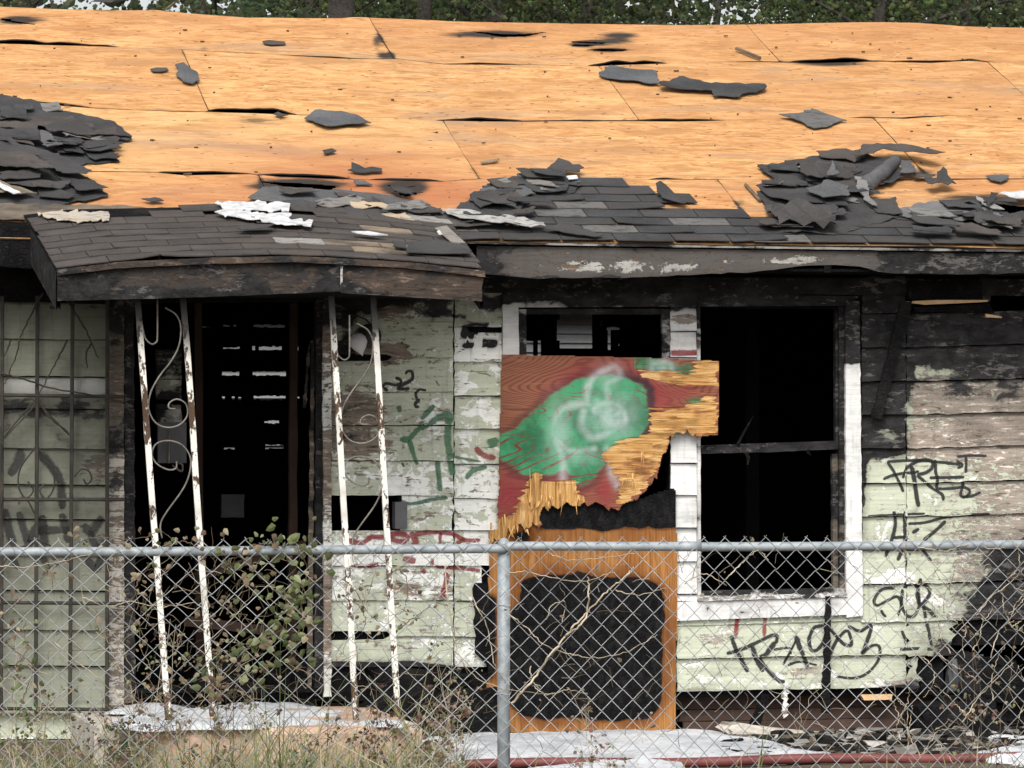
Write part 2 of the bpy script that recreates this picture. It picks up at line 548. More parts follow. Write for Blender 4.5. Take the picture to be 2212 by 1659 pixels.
def roofply():
    k = NM('roof_plywood', 0.8, 0.2)
    R, G, B, A = k.attr()
    p = k.map((0.75, 1.9, 1.9), shift_by_object=True)
    warp = k.noise(1.1, 3, k.map((0.5, 1.3, 1.3), shift_by_object=True))
    g1 = k.noise(5.0, 7, p, 0.66, 2.2)
    g2 = k.noise(5, 7, k.map((0.62, 2.8, 2.8), shift_by_object=True), 0.72, 1.8)
    big = k.noise(0.9, 4, k.map((0.6, 2, 2)), 0.55)
    c = k.mix(k.ramp(g1, 0.38, 0.60), (0.45, 0.215, 0.076), (0.60, 0.345, 0.148))
    c = k.mix(k.math('MULTIPLY', k.ramp(g2, 0.50, 0.64), 0.6), c, (0.35, 0.155, 0.050))
    c = k.mix(k.math('MULTIPLY', k.ramp(g2, 0.46, 0.34), 0.40), c, (0.70, 0.45, 0.215))
    c = k.mix(k.math('MULTIPLY', k.ramp(big, 0.42, 0.68), 0.6), c, (0.43, 0.215, 0.085))
    # fine dark checks along the grain
    ck = k.noise(4, 6, k.map((1.1, 5.0, 5.0), shift_by_object=True), 0.75, 0.8)
    c = k.mix(k.math('MULTIPLY', k.ramp(ck, 0.56, 0.62), 0.75), c, (0.21, 0.088, 0.028))
    c = k.mix(k.math('MULTIPLY', k.ramp(ck, 0.42, 0.34), 0.4), c, (0.76, 0.52, 0.27))
    # individual panels differ
    c = k.mix(k.math('MULTIPLY', k.ramp(k.rand(), 0.35, 1.0), 0.42), c, (0.40, 0.20, 0.082))
    c = k.mix(k.math('MULTIPLY', k.ramp(k.rand(), 0.35, 0.0), 0.30), c, (0.66, 0.43, 0.20))
    mo = k.noise(2.6, 6, k.map((0.8, 2.2, 2.2), shift_by_object=True), 0.68, 0.6)
    c = k.mix(k.math('MULTIPLY', k.ramp(mo, 0.48, 0.64), 0.65), c, (0.34, 0.165, 0.062))
    c = k.mix(k.math('MULTIPLY', k.ramp(mo, 0.44, 0.34), 0.30), c, (0.72, 0.47, 0.22))
    gy_ = k.noise(0.7, 5, k.map((0.7, 2.5, 2.5)), 0.6, 1.0)
    c = k.mix(k.math('MULTIPLY', k.ramp(gy_, 0.50, 0.70), 0.62), c, (0.30, 0.20, 0.13))
    # rust-red scorched zones
    c = k.mix(k.math('MULTIPLY', G, k.math('ADD', 0.45, k.math('MULTIPLY', g2, 0.8)), clamp=True), c, (0.36, 0.13, 0.055))
    # specks, staples, knots
    sp = k.voro(9, k.map((0.9, 2.2, 2.2)))
    spn = k.noise(5, 2)
    c = k.mix(k.math('MULTIPLY', k.ramp(k.math('ADD', sp, k.math('MULTIPLY', k.noise(60, 3), 0.10)), 0.185, 0.135), k.ramp(spn, 0.40, 0.46)), c, (0.075, 0.038, 0.018))
    sp2 = k.voro(15, k.map((0.8, 1.7, 1.7)))
    c = k.mix(k.math('MULTIPLY', k.ramp(k.math('ADD', sp2, k.math('MULTIPLY', k.noise(70, 3), 0.12)), 0.17, 0.12), k.ramp(spn, 0.56, 0.50)), c, (0.16, 0.075, 0.032))
    # soot and dirt
    sn = k.noise(12, 6, k.map((0.5, 2, 2)), 0.65)
    dm = k.ramp(k.math('ADD', k.math('MULTIPLY', R, 1.2), k.math('MULTIPLY', k.math('SUBTRACT', sn, 0.5), 0.8)), 0.25, 0.75)
    c = k.mix(k.math('MULTIPLY', dm, k.ramp(R, 0.02, 0.2)), c, (0.035, 0.027, 0.022))
    k.col(c)
    k.bump(k.math('ADD', k.math('MULTIPLY', g2, 0.8), k.math('MULTIPLY', g1, 0.4)), 0.55, 0.006)
    return k.m
M_RPLY = roofply()

def shingle_mat(name, a, b, warm):
    k = NM(name, 0.9, 0.12)
    R, G, B, A = k.attr()
    n = k.noise(3.5, 5, k.map((1, 1, 1), shift_by_object=True), 0.6)
    f = k.noise(160, 2)
    s = k.noise(14, 5, k.map((1, 2.5, 2.5)), 0.65)
    c = k.mix(k.ramp(n, 0.35, 0.7), a, b)
    c = k.mix(k.math('MULTIPLY', k.rand(), 0.5), c, warm)
    c = k.mix(k.math('MULTIPLY', k.ramp(f, 0.4, 0.75), 0.4), c, tuple(x * 1.9 for x in b))
    c = k.mix(k.math('MULTIPLY', k.ramp(s, 0.55, 0.78), 0.55), c, (0.012, 0.012, 0.013))
    c = k.mix(k.math('MULTIPLY', R, k.ramp(s, 0.3, 0.52)), c, (0.62, 0.6, 0.56))       # paint or pale backing on it
    c = k.mix(k.math('MULTIPLY', G, k.ramp(n, 0.3, 0.6)), c, (0.42, 0.33, 0.22))
    k.col(c)
    k.bump(k.math('ADD', f, k.math('MULTIPLY', s, 1.5)), 0.5, 0.004)
    return k.m
M_SHIN = shingle_mat('asphalt_shingle', (0.026, 0.027, 0.029), (0.055, 0.055, 0.057), (0.060, 0.052, 0.046))
M_SHINW = shingle_mat('asphalt_shingle_brown', (0.036, 0.033, 0.031), (0.072, 0.064, 0.060), (0.080, 0.066, 0.056))
M_SHINP = shingle_mat('pale_torn_sheet', (0.060, 0.063, 0.067), (0.105, 0.107, 0.112), (0.07, 0.068, 0.067))

def simple(name, a, b, scale=8, rough=0.8, bump=0.3, dist=0.005, spec=0.3, fine=60, metal=0.0):
    k = NM(name, rough, spec)
    n = k.noise(scale, 6, None, 0.62)
    f = k.noise(fine, 3)
    c = k.mix(k.ramp(n, 0.32, 0.7), a, b)
    c = k.mix(k.math('MULTIPLY', k.ramp(f, 0.5, 0.8), 0.35), c, tuple(x * 0.6 for x in a))
    k.col(c)
    k.b.inputs['Metallic'].default_value = metal
    k.bump(k.math('ADD', n, k.math('MULTIPLY', f, 0.5)), bump, dist)
    return k.m
M_WHITE = simple('white_torn_membrane', (0.36, 0.365, 0.375), (0.66, 0.66, 0.66), 16, 0.8, 0.6, 0.01)
M_OUTB = simple('pale_outbuilding_paint', (0.16, 0.165, 0.165), (0.23, 0.235, 0.235), 2, 0.8)
M_GALV = simple('galvanised_steel', (0.23, 0.26, 0.28), (0.36, 0.395, 0.415), 14, 0.58, 0.15, 0.002, 0.35, 90, 0.2)
M_WIRE = simple('galvanised_wire', (0.20, 0.21, 0.215), (0.40, 0.415, 0.42), 2.2, 0.6, 0.1, 0.001, 0.25, 30, 0.1)
M_IRON = simple('dark_iron', (0.022, 0.020, 0.018), (0.05, 0.043, 0.035), 12, 0.7)
M_SCROLL = simple('weathered_iron_scroll', (0.10, 0.09, 0.08), (0.21, 0.195, 0.17), 14, 0.75)
M_PIPE = simple('red_painted_pipe', (0.12, 0.028, 0.026), (0.19, 0.058, 0.052), 6, 0.5, 0.15, 0.002, 0.4)
M_CONC = simple('tan_concrete', (0.40, 0.27, 0.195), (0.56, 0.40, 0.30), 5, 0.95, 0.6, 0.01)
def foammat():
    k = NM('white_foam', 0.95, 0.1)
    n = k.noise(3.2, 7, k.map((1, 0.8, 1)), 0.7, 0.4)
    f = k.noise(24, 5, None, 0.7)
    c = k.mix(k.ramp(n, 0.35, 0.62), (0.40, 0.42, 0.45), (0.64, 0.655, 0.68))
    c = k.mix(k.math('MULTIPLY', k.ramp(f, 0.56, 0.68), 0.7), c, (0.17, 0.165, 0.16))
    c = k.mix(k.math('MULTIPLY', k.ramp(n, 0.56, 0.70), 0.55), c, (0.21, 0.205, 0.20))
    k.col(c)
    k.bump(k.math('ADD', n, k.math('MULTIPLY', f, 0.8)), 0.9, 0.03)
    return k.m
M_FOAM = foammat()
M_GROUND = simple('ashy_soil', (0.075, 0.06, 0.046), (0.145, 0.115, 0.085), 3, 0.95, 0.8, 0.03, 0.1, 30)
M_BROWNB = simple('brown_board', (0.050, 0.030, 0.023), (0.085, 0.052, 0.040), 5, 0.85, 0.4)
M_RAWWOOD = simple('split_raw_wood', (0.58, 0.38, 0.20), (0.70, 0.50, 0.30), 14, 0.8)
M_BOX = simple('grey_metal_box', (0.07, 0.07, 0.075), (0.11, 0.11, 0.115), 5, 0.5)
M_GRIT = simple('brown_chips', (0.055, 0.028, 0.014), (0.12, 0.065, 0.035), 3, 0.9)
M_RUBBLE = simple('broken_concrete', (0.34, 0.31, 0.265), (0.55, 0.51, 0.45), 6, 0.95, 0.7, 0.01)
M_BARK = simple('dark_bark', (0.030, 0.027, 0.024), (0.075, 0.066, 0.056), 7, 0.95, 0.9, 0.03)
M_STRAW = simple('dry_stem', (0.34, 0.28, 0.20), (0.52, 0.45, 0.34), 10, 0.9)
M_STEMB = simple('brown_stem', (0.085, 0.062, 0.042), (0.16, 0.12, 0.085), 10, 0.9)

def polepaint():
    k = NM('flaking_white_iron', 0.7, 0.08)
    R, G, B, A = k.attr()
    n = k.noise(22, 6, k.map((1, 1, 0.45)), 0.7)
    f = k.noise(70, 3)
    c = k.mix(k.ramp(n, 0.4, 0.65), (0.66, 0.64, 0.58), (0.78, 0.765, 0.72))
    rm = k.ramp(k.math('ADD', n, k.math('MULTIPLY', G, 0.35)), 0.575, 0.61)
    c = k.mix(rm, c, k.mix(f, (0.045, 0.03, 0.022), (0.12, 0.075, 0.05)))
    c = k.mix(k.math('MULTIPLY', R, 0.96), c, (0.022, 0.021, 0.021))
    k.col(c)
    k.bump(k.math('SUBTRACT', 0.0, rm), 0.6, 0.003)
    return k.m
M_POLE = polepaint()

def spray(name, c0, dens=0.95):
    k = NM(name, 0.6, 0.3)
    R, G, B, A = k.attr()
    n = k.noise(45, 5, None, 0.7)
    n2 = k.noise(9, 4)
    a = k.math('ADD', k.math('SUBTRACT', 1.25, k.math('MULTIPLY', R, 1.15)), k.math('MULTIPLY', k.math('SUBTRACT', n, 0.5), 0.9))
    a = k.math('MULTIPLY', k.ramp(a, 0.25, 0.75), k.math('ADD', dens - 0.25, k.math('MULTIPLY', n2, 0.45)), clamp=True)
    k.col(c0)
    k.put(k.b.inputs['Alpha'], a)
    return k.m
M_SPRAYK = spray('black_spray_paint', (0.020, 0.023, 0.022))
M_SPRAYK2 = spray('faded_black_spray_paint', (0.022, 0.022, 0.022), 0.72)
M_SPRAYG = spray('green_spray_paint', (0.045, 0.155, 0.075), 0.72)
M_SPRAYR = spray('red_spray_paint', (0.25, 0.022, 0.03), 0.72)

def boardpaint():
    """P: R green, G white, B dark rim   Q: R torn golden fibre, G maroon overspray, B soot"""
    k = NM('painted_splintered_plywood', 0.75, 0.25)
    R, G, B, _ = k.attr('P')
    T, Mr, S, DV = k.attr('Q')
    w = k.noise(1.6, 3, k.map((1.0, 1, 2.2)))
    rn = k.noise(1.5, 2.5, k.map((0.55, 1, 1.9)), 0.45, 0.3)
    ringc = k.math('PINGPONG', k.math('MULTIPLY', rn, 105.0), 1.0)
    wv = k.N('ShaderNodeTexWave')
    wv.wave_type = 'RINGS'
    wv.inputs['Scale'].default_value = 7.0
    wv.inputs['Distortion'].default_value = 14.0
    wv.inputs['Detail'].default_value = 4.0
    wv.inputs['Detail Scale'].default_value = 0.55
    wv.inputs['Detail Roughness'].default_value = 0.6
    k.L(k.map((0.45, 1, 1.5)), wv.inputs['Vector'])
    ring = ringc
    gr = k.noise(8, 6, k.map((0.7, 1, 18)), 0.65, 0.4)
    n = k.noise(30, 5, None, 0.7)
    base = k.mix(k.math('MULTIPLY', k.ramp(ring, 0.35, 0.95), 0.75), (0.21, 0.080, 0.045), (0.10, 0.030, 0.019))
    base = k.mix(k.math('MULTIPLY', k.ramp(gr, 0.5, 0.72), 0.6), base, (0.27, 0.13, 0.075))
    base = k.mix(k.math('MULTIPLY', Mr, k.math('ADD', 0.55, k.math('MULTIPLY', n, 0.55)), clamp=True), base, (0.22, 0.018, 0.032))
    gn = k.math('ADD', 0.55, k.math('MULTIPLY', n, 0.6))
    gm = k.math('MULTIPLY', k.ramp(R, 0.15, 0.9), k.ramp(k.math('ADD', gn, k.math('MULTIPLY', k.math('MULTIPLY', k.ramp(ring, 0.6, 0.9), k.ramp(w, 0.42, 0.6)), -0.42)), 0.46, 0.72), clamp=True)
    c = k.mix(B, base, (0.045, 0.016, 0.022))
    gcol = k.mix(k.ramp(k.noise(6, 6, None, 0.65), 0.38, 0.66), (0.018, 0.125, 0.055), (0.045, 0.27, 0.125))
    gcol = k.mix(k.math('MULTIPLY', k.ramp(n, 0.52, 0.7), 0.35), gcol, (0.10, 0.09, 0.04))
    c = k.mix(gm, c, gcol)
    wm = k.math('MULTIPLY', G, k.math('ADD', 0.35, k.math('MULTIPLY', n, 0.75)), clamp=True)
    c = k.mix(wm, c, (0.52, 0.60, 0.60))
    fib = k.noise(7, 7, k.map((7, 1, 0.7)), 0.72, 0.9)
    fib2 = k.noise(7, 7, k.map((0.7, 1, 8)), 0.72, 0.9)
    pick = k.ramp(k.math('ADD', DV, k.math('MULTIPLY', k.math('SUBTRACT', k.noise(3.5, 4), 0.5), 0.9)), 0.45, 0.55)
    ff = k.math('ADD', k.math('MULTIPLY', fib, pick), k.math('MULTIPLY', fib2, k.math('SUBTRACT', 1.0, pick)))
    gold = k.mix(k.ramp(ff, 0.34, 0.52), (0.22, 0.095, 0.03), (0.54, 0.30, 0.10))
    gold = k.mix(k.ramp(ff, 0.52, 0.64), gold, (0.66, 0.45, 0.215))
    gold = k.mix(k.math('MULTIPLY', k.ramp(k.noise(5, 6), 0.54, 0.66), 0.6), gold, (0.22, 0.075, 0.035))
    tm = k.ramp(k.math('ADD', T, k.math('MULTIPLY', k.math('SUBTRACT', fib2, 0.5), 1.4)), 0.42, 0.50)
    c = k.mix(tm, c, gold)
    c = k.mix(S, c, (0.014, 0.013, 0.013))
    k.col(c)
    k.bump(k.math('ADD', k.math('MULTIPLY', gr, 0.4), k.math('MULTIPLY', tm, k.math('ADD', -0.9, k.math('MULTIPLY', ff, 1.8)))), 0.9, 0.006)
    return k.m
M_BPAINT = boardpaint()

def lowerply():
    k = NM('scorched_plywood', 0.85, 0.06)
    R, G, B, A = k.attr()
    gr = k.noise(6, 6, k.map((14, 1, 0.7)), 0.62, 0.6)
    big = k.noise(3, 4, k.map((1, 1, 0.6)))
    n = k.noise(28, 6, k.map((1, 1, 0.5)), 0.7)
    c = k.mix(k.ramp(gr, 0.33, 0.68), (0.215, 0.088, 0.026), (0.39, 0.19, 0.066))
    c = k.mix(k.math('MULTIPLY', k.ramp(big, 0.45, 0.75), 0.55), c, (0.22, 0.075, 0.022))
    c = k.mix(k.math('MULTIPLY', G, k.math('ADD', 0.4, k.math('MULTIPLY', n, 1.0)), clamp=True), c, (0.12, 0.042, 0.016))
    br = k.ramp(k.math('ADD', R, k.math('MULTIPLY', k.math('SUBTRACT', big, 0.5), 0.8)), 0.05, 0.45)
    c = k.mix(k.math('MULTIPLY', br, 0.8), c, (0.09, 0.032, 0.012))
    cm = k.ramp(k.math('ADD', R, k.math('MULTIPLY', k.math('SUBTRACT', n, 0.5), 1.0)), 0.40, 0.60)
    v = k.voro(30, k.map((1, 1, 1)), 'DISTANCE_TO_EDGE')
    c = k.mix(cm, c, k.mix(k.ramp(n, 0.4, 0.7), (0.006, 0.006, 0.0065), (0.017, 0.0165, 0.0165)))
    k.col(c)
    k.bump(k.math('ADD', k.math('MULTIPLY', gr, 0.5), k.math('MULTIPLY', cm, k.math('SUBTRACT', k.ramp(v, 0, 0.15), 1.4))), 0.6, 0.006)
    return k.m
M_LPLY = lowerply()

def leafmat(name, trans=0.35):
    k = NM(name, 0.7, 0.3)
    c = k.acol('M')
    k.col(c)
    tr = k.N('ShaderNodeBsdfTranslucent')
    k.L(c, tr.inputs['Color'])
    mx = k.N('ShaderNodeMixShader')
    mx.inputs[0].default_value = trans
    k.L(k.b.outputs[0], mx.inputs[1]); k.L(tr.outputs[0], mx.inputs[2])
    k.L(mx.outputs[0], k.out.inputs['Surface'])
    return k.m
M_LEAF = leafmat('leaf')

def glassmat():
    k = NM('milky_lamp_glass', 0.15, 0.5)
    k.col((0.72, 0.73, 0.74))
    k.b.inputs['Transmission Weight'].default_value = 0.25
    return k.m
M_LAMP = glassmat()

# ------------------------------------------------------------------ ground
def build_ground():
    ys = np.concatenate((np.linspace(-400, -30, 12), np.linspace(-27, -6, 15), np.linspace(-5.6, 1.0, 50), np.linspace(2, 30, 12), np.linspace(40, 600, 12)))
    xs = np.concatenate((np.linspace(-400, -6, 14), np.linspace(-5, 12, 120), np.linspace(14, 400, 14)))
    gx, gy = np.meshgrid(xs, ys)
    z = np.interp(gy, [-30, -4.2, -1.6, -0.3, 30], [-0.02, 0.0, 0.02, 0.075, 0.08])
    near = (np.abs(gy + 2) < 8) & (gx > -6) & (gx < 13)
    z = z + near * 0.03 * (fbm(gx * 2.1, gy * 2.1, 5, 3) - 0.5)
    V = np.stack((gx, gy, z), -1).reshape(-1, 3)
    o = link('ground', mesh('ground', V, grid_faces(len(xs), len(ys)), M_GROUND, None, True))
    tag(o, 'ashy brown soil around the burnt house', None, None, 'structure')
build_ground()

# ------------------------------------------------------------------ the burnt house
base = W(1106, 1600, 0.0)
HOUSE = empty('burnt_house', (base[0], 0.0, 0.05), 'burnt single storey house with bare plywood roof and sooty peeling siding', 'house')

XL, XR = float(W(-170, 900, 0)[0]), float(W(2420, 900, 0)[0])
FLOORZ, CEILZ = 0.33, 2.62

def cells(mb, xs, zs, holes, y0, y1):
    """upright sheet made of boxes that leave the openings free; holes = (x0,x1,z0,z1)"""
    X = sorted(set(list(xs) + [h[0] for h in holes] + [h[1] for h in holes]))
    Z = sorted(set(list(zs) + [h[2] for h in holes] + [h[3] for h in holes]))
    X = [x for x in X if xs[0] <= x <= xs[1]]; Z = [z for z in Z if zs[0] <= z <= zs[1]]
    for a, b in zip(X[:-1], X[1:]):
        run = None
        for c, d in zip(Z[:-1], Z[1:]):
            mx, mz = (a + b) / 2, (c + d) / 2
            if any(h[0] < mx < h[1] and h[2] < mz < h[3] for h in holes):
                if run: mb.box(a, b, y0, y1, *run); run = None
            else:
                run = (run[0], d) if run else (c, d)
        if run: mb.box(a, b, y0, y1, *run)

def hole(px0, px1, py0, py1, Y=0.0):
    a, b = W(px0, py1, Y), W(px1, py0, Y)
    return (float(a[0]), float(b[0]), float(a[2]), float(b[2]))

OPEN = [hole(290, 690, 650, 1490), hole(1122, 1447, 668, 1142), hole(1513, 1822, 667, 1290), hole(717, 862, 1066, 1146),
        hole(2128, 2260, 596, 676), hole(2040, 2300, 1392, 1500)]
mb = MB()
cells(mb, (XL, XR), (0.30, 2.80), OPEN, 0.02, 0.10)
WALL = mb.build('front_wall', M_CHAR, HOUSE)

# inside: floor, ceiling, end walls, back wall with gaps that let the daylight behind show
BY = 4.6
BH = []
for (x0, x1, y0, y1) in [(482, 519, 701, 706), (548, 616, 700, 708), (482, 519, 749, 754), (545, 617, 747, 757), (633, 646, 748, 757),
                         (480, 518, 802, 812), (546, 619, 801, 812), (480, 522, 856, 864), (548, 618, 854, 864), (634, 648, 855, 863),
                         (571, 604, 908, 915), (484, 508, 963, 971), (573, 614, 960, 970), (437, 455, 704, 707), (633, 645, 800, 806),
                         (1209, 1281, 677, 752), (1203, 1214, 690, 735), (1311, 1340, 705, 713), (1313, 1321, 713, 755), (1137, 1170, 735, 772), (1298, 1301, 690, 706), (1336, 1340, 740, 748)]:
    m = max(1, int((x1 - x0) / 7))
    rag = 0.0 if (y1 - y0) > 40 else 2.6
    for q in range(m):
        if rag and m > 3 and random.random() < 0.07: continue
        BH.append(hole(x0 + (x1 - x0) * q / m, x0 + (x1 - x0) * (q + 1) / m, y0 + random.uniform(0, rag), y1 - random.uniform(0, rag) + 0.5, BY))
mb = MB()
cells(mb, (XL, XR), (0.30, 2.9), BH, BY, BY + 0.03)
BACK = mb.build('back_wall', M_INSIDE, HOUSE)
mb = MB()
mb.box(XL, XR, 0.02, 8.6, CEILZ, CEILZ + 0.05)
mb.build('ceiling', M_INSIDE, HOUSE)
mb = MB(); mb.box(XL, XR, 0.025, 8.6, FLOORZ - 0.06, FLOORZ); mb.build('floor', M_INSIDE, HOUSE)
for xx in (XL - 0.05, XR):
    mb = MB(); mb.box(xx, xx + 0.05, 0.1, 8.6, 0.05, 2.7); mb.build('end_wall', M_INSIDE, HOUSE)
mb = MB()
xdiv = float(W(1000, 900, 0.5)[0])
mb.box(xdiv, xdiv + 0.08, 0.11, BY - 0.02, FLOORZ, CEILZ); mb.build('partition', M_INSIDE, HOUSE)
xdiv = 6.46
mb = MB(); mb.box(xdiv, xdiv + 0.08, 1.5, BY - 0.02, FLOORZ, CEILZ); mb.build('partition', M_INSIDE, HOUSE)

# pale strip of inner boarding and a fuse box seen past the left post
def m_in(px, py):
    return (0.50 + 0.4 * sstep(800, 750, py) + 0.35 * sstep(905, 960, py), 0.1 + 0 * px, 0.05 + 0 * px)
INW = empty('inner_wall', (0, 0, 0), parent=HOUSE)
for y0, y1 in ((755, 818), (820, 863), (873, 912), (914, 1003)):
    board('inner_plank', [(337, y0), (392, y0)], [(337, y1), (392, y1)], 0.55, 0.02, M_SIDING, INW, 5, 4, 0.0, m_in, 1.5, 1.5, seed=y0)
mb = MB()
a, b = W(338, 1000, 0.5), W(400, 912, 0.5)
mb.box(a[0], b[0], 0.44, 0.55, a[2], b[2])
fb_ = mb.build('fuse_box', M_BOX, INW)
mb = MB()
for pts in ([(365, 1000), (366, 960), (365, 930)], [(372, 1005), (392, 1018), (394, 1004), (386, 1000)]):
    mb.tube(smooth([W(x, y, 0.425) for x, y in pts], 5), 0.006, 5)
mb.build('loose_cable', M_SCROLL, INW)
board('dim_panel', [(478, 1068), (528, 1068)], [(478, 1118), (528, 1118)], 1.6, 0.02, M_BOX, INW, 5, 5, 0, None, 1, 1, 5)
board('stud', [(420, 655), (437, 655)], [(424, 1480), (442, 1480)], 1.1, 0.06, M_BROWNB, INW, 3, 12, 0, None, 0, 1.5, 7)
board('stud', [(628, 655), (644, 655)], [(622, 1480), (640, 1480)], 0.9, 0.06, M_BROWNB, INW, 3, 12, 0, None, 0, 1.5, 8)
board('fallen_lath', [(440, 1235), (660, 1165)], [(440, 1252), (660, 1180)], 0.8, 0.03, M_BROWNB, INW, 12, 3, 0, None, 2, 2, 9)
board('fallen_lath', [(400, 1330), (640, 1360)], [(400, 1352), (640, 1380)], 0.7, 0.03, M_BROWNB, INW, 12, 3, 0, None, 2, 2, 10)
# low rubbish on the burnt floor behind the door
mb = MB()
for i in range(26):
    x = random.uniform(300, 680); Y = random.uniform(0.4, 2.6)
    p = W(x, 1460, Y); s = random.uniform(0.03, 0.11)
    h = random.uniform(0.03, 0.2)
    v = np.array([(sx * s * random.uniform(.6, 1.4), sy * s, sz) for sx in (-1, 1) for sy in (-1, 1) for sz in (0, h * random.uniform(.4, 1))])
    mb.add(v + np.array([p[0], Y, FLOORZ]), [(0, 1, 3, 2), (4, 6, 7, 5), (0, 4, 5, 1), (2, 3, 7, 6), (1, 5, 7, 3)])
o = mb.build('floor_rubbish', M_CHAR, HOUSE); o['kind'] = 'stuff'

# ---- siding -------------------------------------------------------
def m_mid(px, py):
    R = 0.62 * sstep(725, 640, py) + 0.12 * sstep(830, 720, py)  # soot below the canopy, with the canopy's shade painted into it
    R = R + 0.25 * sstep(800, 735, px) * sstep(1100, 760, py)
    R = R + 0.55 * gb(px, py, 765, 735, 45, 40)
    R = R + 0.75 * sstep(1412, 1442, py) * sstep(1050, 700, px) + 0.6 * sstep(1418, 1445, py)
    R = R + 0.9 * sstep(1030, 1062, px) * sbox(px, py, 1000, 1090, 1255, 1420)
    R = R + 0.35 * gb(px, py, 765, 880, 55, 30) + 0.35 * gb(px, py, 770, 950, 60, 26)
    R = R + 0.75 * sbox(px, py, 1000, 1072, 700, 752, 10) * (vn(px * 0.03, py * 0.09, 5) > 0.42)
    G = 0.10 + 0.42 * gb(px, py, 840, 665, 70, 25) + 0.45 * gb(px, py, 830, 760, 60, 20) + 0.6 * gb(px, py, 760, 885, 60, 34)
    G = G + 0.55 * gb(px, py, 770, 960, 70, 30) + 0.3 * gb(px, py, 960, 1285, 30, 20) + 0.4 * gb(px, py, 870, 1270, 40, 14)
    B = 0.04 + 0.10 * sstep(930, 1100, py) + 0.07 * sstep(975, 990, px) + 0.12 * gb(px, py, 940, 920, 50, 60)
    B = B + 0.25 * sbox(px, py, 980, 1085, 700, 780, 8) - 0.15 * sstep(800, 700, py) - 0.1 * sstep(1230, 1300, py)
    return np.clip(R, 0, 1), np.clip(G, 0, 1), np.clip(B, 0, 1)

def planks(lines, x0, x1, mask, slope=0.0, mod=1.0, rag=2.2, ends=1.5, th=0.014, seed=0, skip=(), cut=None, mat=None, Y=-0.026, name='siding_plank'):
    for i in range(len(lines) - 1):
        if i in skip: continue
        t, b = lines[i], lines[i + 1]
        a0, a1 = x0, x1
        if cut and i in cut: a0, a1 = cut[i]
        jy = random.uniform(-1.0, 1.0)
        d = slope * (a1 - a0)
        s0 = slope * (a0 - x0)
        top = [(a0, t + 0.4 + s0), (a1, t + 0.4 + d + s0 + jy)]
        bot = [(a0, b - 1.3 + s0), (a1, b - 1.3 + d + s0 + jy)]
        board(name, top, bot, Y + random.uniform(-0.002, 0.002), th, mat or M_SIDING, WALL, None, 8, 0.022, mask, rag, ends, seed + i * 13 + int(x0), 0.003, True, mod)

MID1 = [622, 696, 772, 846, 920, 996, 1071, 1146, 1223, 1298, 1374, 1440]
planks(MID1, 716, 979, m_mid, 0.0, 1.0, 2.5, 1.5, skip=(1, 2, 6, 9, 10))
def special(top, bot, mask, seed, ends=1.5):
    board('siding_plank', top, bot, -0.026, 0.014, M_SIDING, WALL, 34, 8, 0.022, mask, 2.0, ends, seed, 0.003, True)
special([(716, 690), (979, 690)], [(716, 765), (840, 766), (850, 772), (979, 772)], m_mid, 301)
special([(716, 781), (838, 779), (852, 766), (979, 766)], [(716, 846), (979, 846)], m_mid, 302)
special([(716, 1292), (979, 1292)], [(716, 1363), (836, 1364), (848, 1374), (979, 1374)], m_mid, 303)
special([(716, 1383), (830, 1381), (850, 1368), (979, 1368)], [(716, 1440), (979, 1440)], m_mid, 304)
board('siding_plank', [(868, 1065), (979, 1065)], [(868, 1146), (979, 1146)], -0.026, 0.014, M_SIDING, WALL, None, 6, 0.022, m_mid, 2, 4, 71, 0.003, True)
MID2 = [622, 707, 781, 856, 927, 1003, 1077, 1147, 1223, 1299, 1376, 1442]
special([(982, 701), (1006, 701), (1014, 718), (1084, 719)], [(982, 781), (1084, 781)], m_mid, 305)
planks(MID2, 982, 1084, m_mid, 0.0, 1.0, 2.5, 1.5, seed=5, skip=(1,), cut={8: (982, 1040), 9: (982, 1034), 10: (982, 1052), 7: (982, 1062)})
mb = MB(); p, q = W(851, 1142, -0.01), W(877, 1084, -0.01)
mb.box(p[0], q[0], -0.05, 0.05, p[2], q[2])
o = mb.build('junction_box', M_BOX, WALL)

def m_left(px, py):
    R = 0.25 + 0.2 * sstep(720, 645, py) + 0.30 * sbox(px, py, -100, 260, 852, 900, 16) * (0.4 + 0.9 * fbm(px * 0.02, py * 0.02, 3, 3)) + 0.16 * sbox(px, py, -100, 260, 880, 1250, 30)  # soot plus painted porch shade, stronger at the top
    R = R - 0.16 * sbox(px, py, 10, 230, 818, 852, 8)
    R = R - 0.05 * sstep(1250, 1400, py) - 0.35 * sstep(1525, 1545, py)
    G = -0.12 + 0.5 * gb(px, py, 215, 1000, 40, 60)
    B = -0.30 + 0.80 * sbox(px, py, 0, 235, 815, 855, 8) + 0.12 * sstep(900, 1000, py) + 0.35 * sstep(1590, 1600, py)
    soot_shade = 0.60 + 0.12 * sbox(px, py, -200, 300, 850, 1010, 40) - 0.10 * sstep(1250, 1450, py) - 0.5 * sstep(1525, 1545, py)  # porch shade and soot painted together as one dark layer
    soot_shade = soot_shade + 0.25 * (fbm(px * 0.008, py * 0.008, 61, 3) - 0.5)
    return np.clip(R, 0, 1), np.clip(G, 0, 1), np.clip(B, -1, 1), 1 - np.clip(soot_shade, 0, 1)
LEFTL = [648, 731, 811, 880, 966, 1045, 1119, 1196, 1273, 1358, 1436, 1530]
planks(LEFTL, -160, 234, m_left, 0.012, 0.12, 1.5, 0, seed=20)
planks([1541, 1597, 1645], -160, 228, m_left, 0.0, 0.2, 1.0, 2, seed=33)
board('sill_ledge', [(-160, 1527), (232, 1530)], [(-160, 1540), (232, 1542)], -0.055, 0.05, M_SIDING, WALL, None, 3, 0, m_left, 1, 1, 4)

